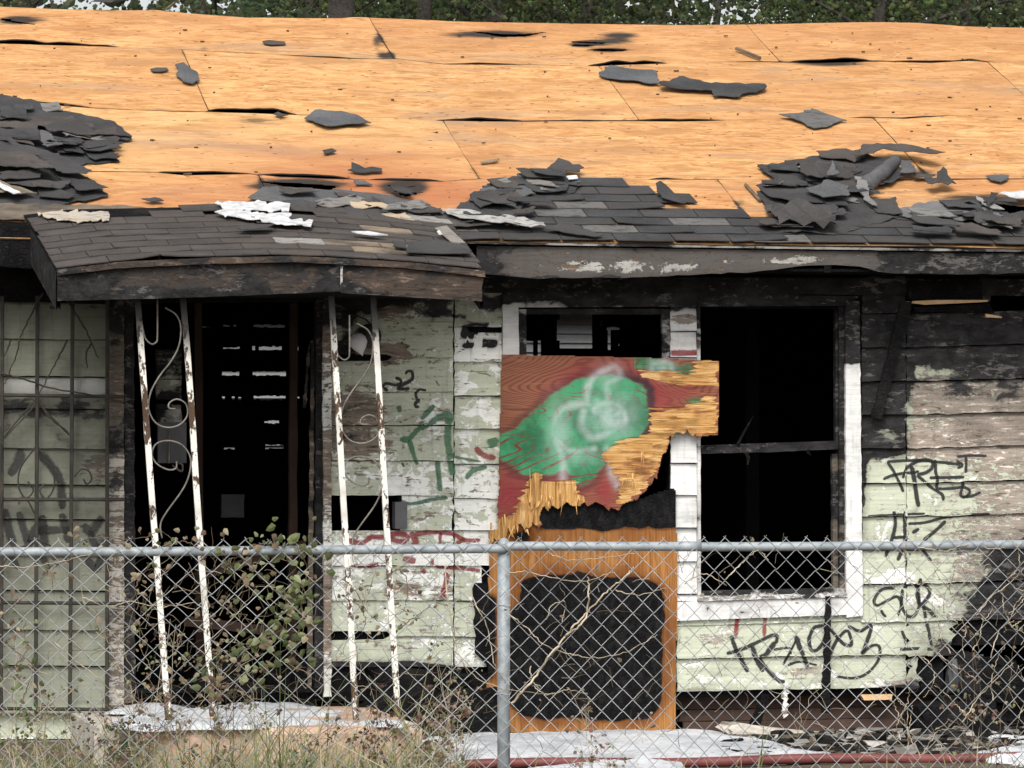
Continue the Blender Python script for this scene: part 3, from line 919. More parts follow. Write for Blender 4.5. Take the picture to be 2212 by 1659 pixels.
def m_right(px, py):
    yy = py + 0.03 * (px - 1960)
    R = 1.15 * sstep(875, 735, yy) - 0.25 * gb(px, yy, 2090, 800, 90, 30)
    R = R + 0.16 * sstep(1985, 2080, px) * sstep(1075, 900, yy)
    R = R + 0.85 * sstep(1884, 1868, px) * sstep(1230, 1050, yy)
    R = R + 0.7 * sbox(px, py, 1855, 1962, 740, 985, 10) + 0.22 * sbox(px, yy, 1962, 2400, 815, 970, 14)
    R = R + 0.5 * sbox(px, py, 1855, 1960, 985, 1000, 14)
    R = R - 0.35 * sbox(px, yy, 1965, 2060, 905, 962, 14)
    dd = (px - 2010) / 150.0 + (py - 1200) / 240.0
    R = R + 0.62 * sstep(0.2, 1.3, dd) * sstep(1120, 1200, py) + 0.4 * sstep(0.9, 1.6, dd)
    R = R + 0.9 * sstep(1475, 1497, py) * sstep(1850, 1930, px) + 0.35 * sstep(1478, 1500, py)
    R = R + 0.16 * sstep(1990, 2200, px) * sstep(1050, 1100, py)
    G = 0.06 + 0.27 * sstep(1960, 2160, px) * sbox(px, yy, 1900, 2400, 905, 1420, 30) + 0.35 * gb(px, yy, 1985, 960, 40, 30)
    G = G + 0.34 * sbox(px, yy, 1962, 2400, 815, 900, 12) + 0.22 * sbox(px, yy, 1962, 2400, 900, 1000, 20)
    G = G + 0.4 * gb(px, py, 1985, 1480, 70, 20) + 0.4 * gb(px, py, 1730, 1452, 35, 12) + 0.3 * gb(px, py, 1540, 1385, 40, 12)
    B = 0.0 + 0.15 * gb(px, py, 1925, 1170, 30, 40) + 0.25 * gb(px, py, 1925, 1250, 40, 22) + 0.3 * gb(px, yy, 2050, 950, 60, 22)
    return np.clip(R, 0, 1), np.clip(G, 0, 1), np.clip(B, 0, 1)
RA = [596, 678, 751, 825, 897, 970, 1045, 1117, 1190, 1263, 1345]
planks(RA, 1862, 1957, m_right, -0.01, 1.0, 3, 2, seed=40, mat=M_SIDINGR)
planks(RA[1:], 1959, 2330, m_right, -0.030, 0.6, 3.5, 2, seed=60, mat=M_SIDINGR)
planks([1345, 1424, 1496], 1462, 1957, m_right, -0.020, 1.0, 2.5, 2, seed=80, mat=M_SIDINGR)
planks([1338, 1420, 1490], 1959, 2330, m_right, -0.03, 1.0, 8, 14, seed=85, mat=M_SIDINGR, cut={0: (1959, 2060), 1: (1959, 1990)})
board('siding_plank', [(1462, 1330), (1866, 1326)], [(1462, 1352), (1866, 1340)], -0.016, 0.014, M_SIDING, WALL, None, 3, 0.01, m_right, 1.5, 1, 6, 0, True)

def m_strip(px, py):
    R = 0.75 * sstep(700, 640, py) + 0.12
    G = 0.05 + 0.9 * gb(px, py, 1480, 690, 25, 12)
    return np.clip(R, 0, 1), np.clip(G, 0, 1), np.clip(0.6 + 0 * px, 0, 1)
STRIP = [662, 716, 772, 846, 920, 1001, 1070, 1141, 1214, 1284, 1300]
planks(STRIP, 1449, 1506, m_strip, 0.0, 0.3, 1.0, 1.0, seed=100, mat=M_TRIM)

# ---- frieze, eave and gutter boards ------------------------------
def m_soot(px, py): return (0.97 + 0 * px, 0.1 + 0 * px, 0 * px)
board('frieze_board', [(1046, 596), (2330, 604)], [(1046, 632), (2330, 640)], -0.035, 0.03, M_FASCIA, WALL, 40, 4, 0, m_soot, 2, 0, 3)
EAVE = empty('eave', (0, 0, 0), parent=HOUSE)
def m_fascia(px, py):
    R = 0.42 + 0.75 * sstep(1820, 2010, px) - 0.4 * gb(px, py, 1330, 572, 300, 26) - 0.25 * gb(px, py, 1700, 560, 150, 20) + 0.3 * sstep(590, 602, py)
    R = R + 0.45 * sstep(1150, 1060, px)
    B = 0.55 * gb(px, py, 1290, 574, 150, 20) + 0.50 * gb(px, py, 1700, 562, 150, 14) + 0.28 * gb(px, py, 1480, 580, 110, 14)
    G = 0.12 + 0.4 * gb(px, py, 1240, 577, 20, 8)
    return np.clip(R, 0, 1), np.clip(G, 0, 1), np.clip(B, 0, 1)
FB = [(1030, 590), (1160, 601), (1350, 600), (1480, 594), (1620, 588), (1740, 574), (1800, 572), (1860, 576), (1910, 590), (2040, 592), (2140, 592), (2212, 590), (2330, 592)]
board('fascia_board', [(1030, 531), (1500, 538), (2330, 549)], FB, -0.475, 0.03, M_FASCIA, EAVE, 70, 7, 0, m_fascia, 2.5, 0, 8, 0.006)
def m_drip(px, py): return (np.clip(0.35 + 0.5 * fbm(px * 0.02, py * 0 + 2, 6, 3) + 0.25 * sstep(2000, 2150, px), 0, 1), 0 * px, 0.75 + 0 * px)
board('drip_edge', [(1000, 522), (1500, 530), (2330, 541)], [(1000, 526), (1500, 534.5), (2330, 546)], -0.50, 0.02, M_FASCIA, EAVE, 60, 2, 0, m_drip, 1.2, 0, 12)
mb = MB()
a = W(0, 590, -0.44); zz = float(W(1500, 592, -0.46)[2])
mb.box(XL, XR, -0.455, 0.015, zz + 0.02, zz + 0.035); mb.build('soffit', M_CHAR, EAVE)
board('fascia_board', [(-160, 476), (74, 480)], [(-160, 566), (74, 580)], -0.47, 0.03, M_CHAR, EAVE, 14, 4, 0, None, 4, 0, 15)  # char black here and on the next board also stands in for eave shade
board('frieze_board', [(-160, 570), (240, 575)], [(-160, 648), (240, 657)], -0.05, 0.03, M_CHAR, WALL, 14, 4, 0, None, 2, 0, 16)
# broken boards and a split rafter end at the right corner
board('broken_board', [(1962, 607), (2120, 607)], [(1962, 646), (2124, 650)], -0.06, 0.03, M_CHAR, EAVE, 10, 4, 0, None, 2, 2, 17)
board('split_edge', [(1962, 651), (2020, 648), (2134, 648)], [(1962, 654), (2000, 658), (2134, 652)], -0.075, 0.04, M_RAWWOOD, EAVE, 10, 3, 0, None, 1.0, 1, 18)
board('rafter_end', [(2118, 598), (2152, 600)], [(2112, 652), (2138, 652)], -0.02, 0.05, M_FASCIA, EAVE, 4, 4, 0, lambda px, py: (0.5 + 0 * px, 0.6 + 0 * px, 0 * px), 0, 0, 19)
board('split_edge', [(2130, 678), (2150, 681), (2164, 684)], [(2130, 685), (2150, 686), (2164, 687)], -0.03, 0.03, M_RAWWOOD, EAVE, 5, 3, 0, None, 0.5, 0, 20)
board('broken_board', [(1976, 664), (2140, 655)], [(1976, 674), (2150, 676)], -0.03, 0.02, M_CHAR, EAVE, 8, 3, 0, None, 2, 3, 21)

# ---- door frame ---------------------------------------------------
DOOR = empty('door_frame', (0, 0, 0), parent=HOUSE)
def m_case(px, py):
    R = 0.30 + 0.5 * sstep(760, 650, py) + 0.25 * sstep(870, 900, py) * sstep(1010, 960, py)
    return np.clip(R, 0, 1), np.clip(0.25 + 0.4 * gb(px, py, 250, 850, 20, 30), 0, 1), np.clip(0.1 + 0.5 * sstep(950, 1000, py), 0, 1)
board('casing', [(236, 648), (268, 648)], [(236, 1532), (268, 1532)], -0.035, 0.03, M_CASING, DOOR, 4, 60, 0, m_case, 1, 1, 22)
board('jamb', [(269, 645), (290, 645)], [(268, 1520), (292, 1516)], -0.02, 0.1, M_CASING, DOOR, 3, 50, 0, lambda px, py: (np.clip(0.92 - 0.35 * sstep(1200, 1500, py), 0, 1), 0.3 + 0 * px, 0 * px), 0, 1.5, 23)
def m_rj(px, py):
    R = 0.85 * sstep(760, 640, py) + 0.12
    return np.clip(R, 0, 1), np.clip(0.35 + 0.2 * np.sin(py * 0.02), 0, 1), np.clip(0.25 + 0 * px, 0, 1)
board('casing', [(697, 640), (716, 640)], [(700, 1505), (716, 1505)], -0.036, 0.03, M_SIDING, DOOR, 3, 60, 0, m_rj, 1, 1.5, 24)
board('jamb', [(684, 640), (696, 640)], [(680, 1500), (699, 1500)], -0.01, 0.1, M_CASING, DOOR, 3, 40, 0, lambda px, py: (0.85 + 0 * px, 0.2 + 0 * px, 0 * px), 0, 1, 25)
board('split_stop', [(672, 735), (680, 735)], [(664, 1490), (674, 1490)], 0.03, 0.02, M_CASING, DOOR, 3, 40, 0, lambda px, py: (np.clip(0.42 + 0.5 * sstep(830, 740, py), 0, 1), 0.5 + 0 * px, 0.1 + 0 * px), 0, 2, 26)
board('split_stop', [(664, 760), (670, 740)], [(655, 880), (662, 882)], 0.02, 0.02, M_CASING, DOOR, 3, 16, 0, lambda px, py: (0.6 + 0 * px, 0.5 + 0 * px, 0 * px), 0, 2, 27)
board('head_board', [(292, 640), (690, 640)], [(292, 654), (690, 651)], 0.0, 0.08, M_CHAR, DOOR, 20, 3, 0, None, 3, 0, 28)
board('threshold', [(288, 1488), (692, 1486)], [(288, 1497), (692, 1496)], -0.04, 0.1, M_CHAR, DOOR, 12, 3, 0, None, 2, 0, 29)

# ---- windows ------------------------------------------------------
TRANS = empty('boarded_window', (0, 0, 0), parent=HOUSE)
def m_tr(px, py):
    R = 0.80 * sstep(690, 632, py) + 0.18 + 0.15 * sstep(1200, 1500, px) * sstep(680, 640, py)
    return np.clip(R, 0, 1), np.clip(0.08 + 0 * px, 0, 1), np.clip(0.5 + 0 * px, 0, 1)
board('casing', [(1086, 636), (1121, 640)], [(1086, 1150), (1121, 1150)], -0.04, 0.03, M_TRIM, TRANS, 4, 30, 0, m_tr, 0, 1, 30)
board('head_casing', [(1086, 628), (1508, 633)], [(1122, 664), (1506, 662)], -0.042, 0.03, M_TRIM, TRANS, 24, 4, 0, m_tr, 0.8, 0, 31)
dk = lambda px, py: (0.50 + 0 * px, 0.0 + 0 * px, 0.0 + 0 * px)
board('sash', [(1122, 668), (1137, 668)], [(1122, 900), (1137, 900)], -0.005, 0.04, M_TRIM, TRANS, 3, 12, 0, dk, 0, 0.6, 32)
board('sash', [(1431, 668), (1447, 668)], [(1431, 900), (1447, 900)], -0.005, 0.04, M_TRIM, TRANS, 3, 12, 0, dk, 0, 0.6, 33)
board('sash', [(1137, 667), (1431, 667)], [(1137, 679), (1431, 679)], -0.003, 0.04, M_TRIM, TRANS, 12, 3, 0, lambda px, py: (0.8 + 0 * px, 0.1 + 0 * px, 0 * px), 0.6, 0, 34)

WIN = empty('broken_window', (0, 0, 0), parent=HOUSE)
def m_w2(px, py):
    R = 1.3 * sstep(792, 782, py) + 0.05
    return np.clip(R, 0, 1), np.clip(0.02 + 0 * px, 0, 1), np.clip(0.7 + 0 * px, 0, 1)
def m_w3(px, py):
    return np.clip(0.08 + 0.3 * (fbm(px * 0.03, py * 0.05, 9, 3) > 0.62), 0, 1), np.clip(0.05 + 0.3 * gb(px, py, 1720, 1300, 60, 8), 0, 1), np.clip(0.6 + 0 * px, 0, 1)
board('casing', [(1826, 650), (1857, 650)], [(1829, 1334), (1864, 1330)], -0.042, 0.03, M_TRIM, WIN, 4, 70, 0, m_w2, 0, 0.8, 35)
board('sill_casing', [(1462, 1301), (1826, 1290)], [(1462, 1341), (1864, 1327)], -0.040, 0.03, M_TRIM, WIN, 24, 4, 0, m_w3, 0.8, 0, 36)
board('sill', [(1512, 1277), (1828, 1270)], [(1508, 1299), (1832, 1289)], -0.055, 0.09, M_TRIM, WIN, 18, 4, 0.03, lambda px, py: (0.42 + 0.3 * (py < 1284), 0.35 + 0 * px, 0.25 + 0 * px), 1.2, 0, 37)
board('jamb', [(1506, 662), (1513, 662)], [(1507, 1296), (1514, 1296)], -0.035, 0.12, M_TRIM, WIN, 3, 40, 0, lambda px, py: (np.clip(0.35 + 0.6 * sstep(760, 680, py), 0, 1), 0.2 + 0 * px, 0.4 + 0 * px), 0, 0.5, 38)
gk = lambda px, py: (np.clip(0.72 + 0.2 * sstep(1000, 760, py), 0, 1), 0.25 + 0 * px, 0.05 + 0 * px)
board('jamb', [(1812, 660), (1826, 660)], [(1814, 1285), (1829, 1285)], -0.01, 0.12, M_CASING, WIN, 3, 40, 0, gk, 0, 0.5, 39)
board('sash', [(1805, 672), (1812, 672)], [(1805, 960), (1812, 960)], 0.02, 0.04, M_CASING, WIN, 3, 20, 0, gk, 0, 0.5, 40)
board('sash', [(1798, 980), (1813, 980)], [(1800, 1272), (1813, 1272)], 0.03, 0.04, M_CASING, WIN, 3, 20, 0, lambda px, py: (0.6 + 0 * px, 0.3 + 0 * px, 0 * px), 0, 0.5, 41)
board('head_casing', [(1508, 633), (1858, 640)], [(1508, 662), (1826, 660)], -0.038, 0.03, M_TRIM, WIN, 20, 4, 0, lambda px, py: (np.clip(0.85 + 0.2 * sstep(1560, 1640, px), 0, 1), 0.1 + 0 * px, 0.2 + 0 * px), 1, 0, 42)
board('meeting_rail', [(1513, 962), (1660, 957), (1815, 952)], [(1513, 980), (1660, 977), (1815, 970)], 0.01, 0.045, M_TRIM, WIN, 16, 3, 0, lambda px, py: (np.clip(0.88 - 0.6 * gb(px, py, 1668, 962, 14, 4), 0, 1), 0.2 + 0 * px, 0.3 + 0 * px), 1, 0.5, 43)
mb = MB()
for pts, r in ([[(1594, 960), (1604, 940), (1615, 920), (1627, 899)], (0.011, 0.009, 0.007, 0.002)], [[(1612, 978), (1617, 990), (1615, 1004)], (0.012, 0.01, 0.004)], [[(1744, 972), (1747, 980), (1752, 984)], (0.012, 0.008, 0.003)]):
    mb.tube([W(x, y, 0.0) for x, y in pts], r, 5)
mb.build('splinter', M_CHAR, WIN)

# ---- crawl space and footing -------------------------------------
SKIRT = empty('skirting', (0, 0, 0), parent=HOUSE)
for i, (t, b, y) in enumerate([(1503, 1531, 0.16), (1533, 1556, 0.13), (1558, 1580, 0.10), (1582, 1603, 0.07)]):
    board('skirting_board', [(1462 + 8 * i, t + 2), (2330, t - 14)], [(1462 + 6 * i, b + 2), (2330, b - 12)], y, 0.03, M_BROWNB if i < 3 else M_CHAR, SKIRT, 40, 3, 0.012, None, 1.5, 3, 50 + i, 0.01)
board('skirting_board', [(-160, 1646), (700, 1640)], [(-160, 1690), (700, 1690)], 0.05, 0.03, M_BROWNB, SKIRT, 20, 3, 0, None, 2, 0, 57)
mb = MB(); p = W(700, 1441, 0.2); q = W(1462, 1600, 0.2)
mb.box(XL, XR, 0.22, 0.26, 0.02, 0.34); mb.build('crawl_space_lining', M_CHAR, SKIRT)
board('floor_joist', [(716, 1446), (1060, 1448)], [(716, 1478), (1060, 1480)], 0.08, 0.05, M_CHAR, SKIRT, 16, 3, 0, None, 4, 3, 58)
board('floor_joist', [(716, 1520), (1050, 1522)], [(716, 1560), (1050, 1562)], 0.03, 0.05, M_CHAR, SKIRT, 16, 3, 0, None, 4, 3, 59)

# ------------------------------------------------------------------ roof
RIDGE = [(-160, 10), (0, 13), (133, 20), (277, 23), (333, 22), (466, 33), (533, 38), (737, 38), (770, 36), (970, 45), (1170, 48), (1475, 53), (1708, 50), (1908, 46), (1975, 47), (2075, 55), (2212, 59), (2400, 64)]
J3 = [(-160, 94), (0, 95), (190, 100), (380, 107), (560, 118), (737, 127), (860, 127), (960, 138), (1160, 140), (1290, 143), (1440, 138), (1560, 133), (1640, 132), (1770, 134), (1900, 131), (2010, 134), (2100, 131), (2212, 140), (2400, 144)]
J2 = [(-160, 212), (40, 220), (200, 231), (400, 240), (445, 240), (640, 249), (737, 251), (900, 256), (940, 260), (1130, 261), (1380, 259), (1475, 259), (1680, 257), (1830, 254), (1950, 258), (2060, 250), (2212, 250), (2400, 252)]
J1 = [(-160, 366), (340, 373), (400, 379), (540, 376), (600, 383), (737, 388), (830, 391), (950, 395), (1035, 389), (1400, 389), (1570, 389), (2050, 387), (2212, 387), (2400, 388)]

def s_of(poly):
    px = np.linspace(-160, 2400, 600)
    X, s = roof_xs(px, pline(poly)(px))
    return lambda x: np.interp(x, X, s)
SJ = [lambda x: -0.03 + 0 * np.asarray(x), s_of(J1), s_of(J2), s_of(J3), s_of(RIDGE)]

def Xat(px, py): return float(roof_xs(px, py)[0])
SEAMS = [[Xat(-165, 420), Xat(575, 415), Xat(1605, 460), Xat(2420, 460)],
         [Xat(-165, 320), Xat(100, 372), Xat(1035, 388), Xat(2010, 388), Xat(2420, 388)],
         [Xat(-165, 200), Xat(450, 238), Xat(1380, 258), Xat(2256, 249), Xat(2420, 250)],
         [Xat(-165, 100), Xat(850, 125), Xat(1681, 128), Xat(2420, 140)]]
GAPS = [[],
        [(340, 540, 3.2), (560, 760, 3.5), (800, 960, 2.5), (1400, 1475, 1.5)],
        [(30, 200, 2.5), (448, 640, 6), (940, 1130, 3.5), (1380, 1560, 1.5), (1830, 2060, 2.2)],
        [(-100, 260, 4.5), (960, 1120, 2.0), (1270, 1447, 5.5), (1707, 1880, 4.2), (1930, 2180, 2.4), (600, 800, 1.2)]]
HOLES = [cr(1, 0, [(300, 1195), (370, 1215), (480, 1205), (400, 1225), (430, 1250), (530, 1245), (420, 1275), (380, 1262)]),
         cr(0, 0, [(1670, 1175), (1760, 1180), (1900, 1185), (2060, 1195), (2190, 1205), (2120, 1250), (1950, 1230), (1800, 1200)]),
         cr(1, 0, [(840, 203), (920, 207), (1040, 222), (1200, 220), (1350, 203), (1200, 236), (1040, 241), (940, 222)]),
         cr(1, 0, [(1480, 266), (1720, 276), (1690, 285), (1490, 275)]),
         cr(1, 0, [(1500, 288), (1640, 290), (1600, 300), (1500, 300)]),
         cr(1, 0, [(1580, 322), (1700, 316), (1850, 320), (1840, 333), (1680, 332)]),
         cr(2, 0, [(1840, 1318), (2040, 1320), (2260, 1345), (2300, 1440), (2080, 1425), (1990, 1370)]),
         cr(0, 0, [(0, 118), (90, 125), (60, 132), (130, 142), (250, 160), (120, 152), (30, 135)])]

ROOF = None
def build_roof():
    global ROOF
    # rafters and dark underside carry the panels
    mb = MB()
    for X in np.arange(XL + 0.1, XR, 0.6):
        a = RP(X, -0.03, -0.03); b = RP(X, 4.5, -0.03)
        v = []
        for d in (-0.02, 0.02):
            for p in (a, b):
                for h in (0, -0.12):
                    v.append((p[0] + d, p[1], p[2] + h))
        mb.add(v, [(0, 1, 3, 2), (4, 6, 7, 5), (0, 2, 6, 4), (1, 5, 7, 3), (0, 4, 5, 1), (2, 3, 7, 6)])
    ROOF = mb.build('roof', M_CHAR, HOUSE)
    for r in range(4):
        lo, hi = SJ[r], SJ[r + 1]
        for c in range(len(SEAMS[r]) - 1):
            xa, xb = SEAMS[r][c] + 0.002, SEAMS[r][c + 1] - 0.002
            nx = int((xb - xa) / 0.02) + 2
            ny = int(1.2 / 0.0125)
            xs = np.linspace(xa, xb, nx)
            sl, sh = lo(xs), hi(xs)
            pxj, _ = PX(RP(xs, sl))
            gap = 0.0006 + 0 * xs
            for (g0, g1, gt) in GAPS[r]:
                t = np.clip((pxj - g0) / (g1 - g0), 0, 1)
                gap = np.maximum(gap, gt * 0.0093 * (np.sin(np.pi * t)) ** 0.6 * (0.7 + 0.6 * vn(pxj * 0.03, 0 * pxj, 5)))
            gap = gap + 0.0025 * vn(xs * 9, 0 * xs + r, 8)
            if r == 0: gap = gap * 0
            v = np.linspace(0, 1, ny)[:, None]
            s = (sl + gap)[None] * (1 - v) + (sh - 0.003)[None] * v
            Xg = xs[None] + 0 * s
            # sagging between rafters, lifted edges beside the open joints
            h = 0.016 * (fbm(Xg * 1.3 + r * 7, s * 1.6, 21 + c, 3) - 0.5) + 0.35 * gap[None] * np.exp(-v * 9)
            h = h + 0.010 * (vn(Xg * 0.8, s * 0.9, 4) - 0.5)
            P = RP(Xg, s, h).reshape(-1, 3)
            qx, qy = PX(P)
            # marks: soot and red scorching belong to the wood
            R = 0.45 * np.exp(-(v * 160) ** 1.0) * (0.3 + 1.2 * vn(Xg * 3, 0 * Xg, 12)) + 0 * Xg
            R = R + 0.3 * np.exp(-(1 - v) * 150)
            R = R.ravel()
            edge = np.minimum(Xg - xa, xb - Xg).ravel()
            R = R + 0.30 * np.exp(-edge / 0.008)
            sm = [(1010, 75, 90, 10, .35), (1330, 85, 55, 20, .45), (1350, 76, 40, 10, .3), (835, 120, 22, 7, .8), (815, 90, 14, 22, .55), (560, 262, 90, 16, .4), (1795, 138, 90, 6, .7),
                  (380, 245, 70, 6, .2), (2120, 240, 110, 10, .25), (640, 400, 110, 14, .55), (870, 402, 60, 14, .6), (2110, 430, 110, 16, .6), (330, 420, 120, 5, .3), (1975, 375, 70, 14, .55),
                  (230, 60, 40, 12, .25), (160, 48, 60, 8, .2), (440, 104, 14, 6, .4), (1600, 440, 16, 30, .4), (60, 40, 60, 10, .35), (1080, 372, 160, 14, .18), (480, 116, 200, 8, .15)]
            for (cx, cy, rx, ry, am) in sm:
                R = R + am * gb(qx, qy, cx, cy, rx, ry)
            for hp in HOLES:
                hx = np.mean([p[0] for p in hp]); hy = np.mean([p[1] for p in hp])
                wx = (max(p[0] for p in hp) - min(p[0] for p in hp)) * 0.55 + 4; wy = (max(p[1] for p in hp) - min(p[1] for p in hp)) * 0.6 + 2
                R = R + 0.6 * gb(qx, qy, hx, hy, wx, wy)
            G = 0.95 * gb(qx, qy, 760, 390, 260, 45) + 0.9 * gb(qx, qy, 930, 425, 170, 32) + 0.4 * gb(qx, qy, 420, 420, 260, 40) + 0.35 * gb(qx, qy, 700, 330, 300, 30) + 0.3 * gb(qx, qy, 300, 435, 200, 16) + 0.35 * gb(qx, qy, 1560, 420, 120, 26) + 0.45 * gb(qx, qy, 2120, 400, 160, 22) + 0.18 * gb(qx, qy, 1900, 300, 300, 40)
            G = G + 0.22 * sstep(130, 60, qy) * (0.5 + fbm(qx * 0.006, qy * 0.02, 8, 3))
            A = np.stack((np.clip(R, 0, 1), np.clip(G, 0, 1), 0 * R), -1)
            faces = grid_faces(nx, ny)
            fc = np.array(faces)
            cxm = qx[fc].mean(1); cym = qy[fc].mean(1)
            keep = np.ones(len(fc), bool)
            for hp in HOLES:
                keep &= ~inpoly(cxm, cym, hp)
            faces = [f for f, k in zip(faces, keep) if k]
            # thickness along the outer edge
            n = len(P)
            ring = [i for i in range(nx)] + [j * nx + nx - 1 for j in range(1, ny)] + [(ny - 1) * nx + i for i in range(nx - 2, -1, -1)] + [j * nx for j in range(ny - 2, 0, -1)]
            V = np.vstack((P, P[ring] - np.array([0, -SPI, CPI]) * 0.008))
            A = np.vstack((A, np.hstack((np.full((len(ring), 1), 0.9), np.zeros((len(ring), 2))))))
            m = len(ring)
            faces += [(ring[(q + 1) % m], ring[q], n + q, n + (q + 1) % m) for q in range(m)]
            me = mesh('plywood_panel', V, faces, M_RPLY, {'M': A}, False)
            link('plywood_panel', me, ROOF)
    # rear slope
    xs = np.linspace(XL, XR, 60)
    s = SJ[4](xs)
    top = RP(xs, s, -0.01)
    back = top.copy(); back[:, 1] = 8.9; back[:, 2] = 2.75
    V = np.vstack((top, back))
    link('rear_slope', mesh('rear_slope', V, grid_faces(60, 2), M_SHIN), ROOF)
    for X in (XL, XR):
        e = RP(X, 0, 0); t = RP(X, float(SJ[4](X)), -0.02)
        V = [(X, 0.0, 2.60), (X, 8.9, 2.6), (X, 8.9, 2.75), tuple(t), tuple(RP(X, 0.5, -0.02))]
        link('gable', mesh('gable', V, [(0, 1, 2, 3, 4)], M_CHAR), ROOF)
build_roof()

# ---- shingles -----------------------------------------------------
def sheet(name, poly, h0, mat, parent, amp=0.012, curl=None, cell=0.05, th=0.004, surf=RP, marks=(0, 0), seed=0, fold=0.0):
    """a torn flat sheet lying on the roof: outline traced as seen, given its own place, thickness and curl"""
    P = np.array(poly, float)
    X, s = roof_xs(P[:, 0], P[:, 1])
    bm = bmesh.new()
    # roughen the outline
    pts = []
    n = len(P)
    for i in range(n):
        a = np.array((X[i], s[i])); b = np.array((X[(i + 1) % n], s[(i + 1) % n]))
        L = np.linalg.norm(b - a)
        m = max(1, int(L / 0.035))
        for k in range(m):
            q = a + (b - a) * k / m
            if k: q = q + (rng.random(2) - 0.5) * np.array((0.022, 0.042))
            pts.append(q)
    vs_ = [bm.verts.new((p[0], p[1], 0)) for p in pts]
    f = bm.faces.new(vs_)
    bmesh.ops.triangulate(bm, faces=[f])
    for _ in range(3):
        ed = [e for e in bm.edges if e.calc_length() > cell * 2]
        if not ed: break
        bmesh.ops.subdivide_edges(bm, edges=ed, cuts=1)
        bmesh.ops.triangulate(bm, faces=[q for q in bm.faces if len(q.verts) > 3])
    c = np.mean(pts, 0)
    ext = np.max(np.abs(np.array(pts) - c), 0) + 1e-6
    for v in bm.verts:
        u, w = (v.co.x - c[0]) / ext[0], (v.co.y - c[1]) / ext[1]
        h = h0 + amp * 2 * (float(fbm(np.array(v.co.x * 7), np.array(v.co.y * 7), seed, 2)) - 0.3)
        if curl:
            cu, cw, ca = curl
            t = max(0.0, u * cu + w * cw)
            h += ca * t * t
        if fold:
            h += fold * abs(math.sin(u * 5 + w * 3 + seed))
        v.co.z = max(h, 0.004)
    bm.normal_update()
    if sum(q.normal.z for q in bm.faces) < 0:
        bmesh.ops.reverse_faces(bm, faces=bm.faces)
    bmesh.ops.solidify(bm, geom=bm.faces[:], thickness=-th)
    V = np.array([v.co for v in bm.verts])
    Fc = [[v.index for v in q.verts] for q in (bm.verts.index_update() or bm.faces)]
    bm.free()
    W3 = surf(V[:, 0], V[:, 1], V[:, 2])
    A = np.zeros((len(V), 3)); A[:, 0] = marks[0]; A[:, 1] = marks[1]
    return link(name, mesh(name, W3, Fc, mat, {'M': A}), parent)

def tab(name, c4, th, mat, parent, nrm, marks=(0, 0), nick=True):
    """one shingle from its four corners: lower left, lower right, upper right, upper left"""
    a, b, c, d = [np.asarray(p, float) for p in c4]
    lo = [a, a + (b - a) * .33, a + (b - a) * .67, b]
    hi = [d, d + (c - d) * .33, d + (c - d) * .67, c]
    nrm = np.asarray(nrm)
    up = (d - a) / (np.linalg.norm(d - a) + 1e-9)
    V = []
    lift = random.uniform(0.0, 0.004) if random.random() > 0.12 else random.uniform(0.008, 0.02)
    side = random.random()
    for i, p in enumerate(lo):
        k = (i / 3) if side > 0.5 else 1 - i / 3
        q = p + nrm * (0.006 + lift * k * k)
        if nick: q = q + up * random.uniform(-0.006, 0.008)
        V.append(q)
    for p in hi: V.append(p + nrm * 0.001)
    V = V + [p - nrm * th for p in V]
    Fc = [(0, 1, 5, 4), (1, 2, 6, 5), (2, 3, 7, 6), (8, 9, 1, 0), (9, 10, 2, 1), (10, 11, 3, 2), (3, 11, 15, 7), (8, 0, 4, 12), (12, 13, 9, 8), (13, 14, 10, 9), (14, 15, 11, 10)]
    A = np.zeros((16, 3)); A[:, 0] = marks[0]; A[:, 1] = marks[1]
    return link(name, mesh(name, V, Fc, mat, {'M': A}), parent)

RN = np.array([0, -SPI, CPI])
def courses(region, s0, s1, e, wtab, mat, parent, h, prob=1.0, seed=0):
    random.seed(seed)
    px = np.array([p[0] for p in region]); py = np.array([p[1] for p in region])
    Xs, _ = roof_xs(px, py)
    k = 0
    s = s0
    while s < s1:
        x = Xs.min() - wtab * ((k * 0.43) % 1.0)
        while x < Xs.max():
            w = wtab * random.uniform(0.92, 1.08)
            c = RP(x + w / 2, s + e / 2, 0)
            cx, cy = PX(c)
            if inpoly(cx, cy, region) and random.random() < prob:
                ds = random.uniform(-0.006, 0.006)
                P4 = [RP(x + 0.003, s + ds, h + 0.004), RP(x + w - 0.003, s + ds + random.uniform(-.004, .004), h + 0.004), RP(x + w - 0.003, s + e * 1.35, h), RP(x + 0.003, s + e * 1.35, h)]
                tab('shingle', P4, 0.005, mat, parent, RN, (0.12 if random.random() < 0.08 else 0, 0))
            x += w
        s += e; k += 1

FIELD1 = [(960, 470), (1060, 440), (1150, 425), (1215, 395), (1304, 386), (1365, 391), (1400, 416), (1435, 433), (1480, 455), (1580, 458), (1670, 472), (1690, 530), (1475, 534), (1000, 530), (985, 515), (950, 490)]
FIELD2 = [(1640, 478), (1790, 468), (1940, 478), (1960, 456), (2080, 452), (2330, 500), (2330, 556), (1640, 545)]
courses(FIELD1, -0.04, 1.25, 0.145, 0.31, M_SHIN, ROOF, 0.012, 1.0, 3)
courses(FIELD2, -0.04, 0.8, 0.145, 0.34, M_SHIN, ROOF, 0.012, 0.97, 4)

# torn layers: (column, row, outline, lift, curl, material, marks)
TORN = []
def T(col, pts, h=0.02, curl=None, mat=M_SHIN, marks=(0, 0), amp=0.012, name='torn_shingle', fold=0.0):
    TORN.append((cr(col, 0, pts), h, curl, mat, marks, amp, name, fold))
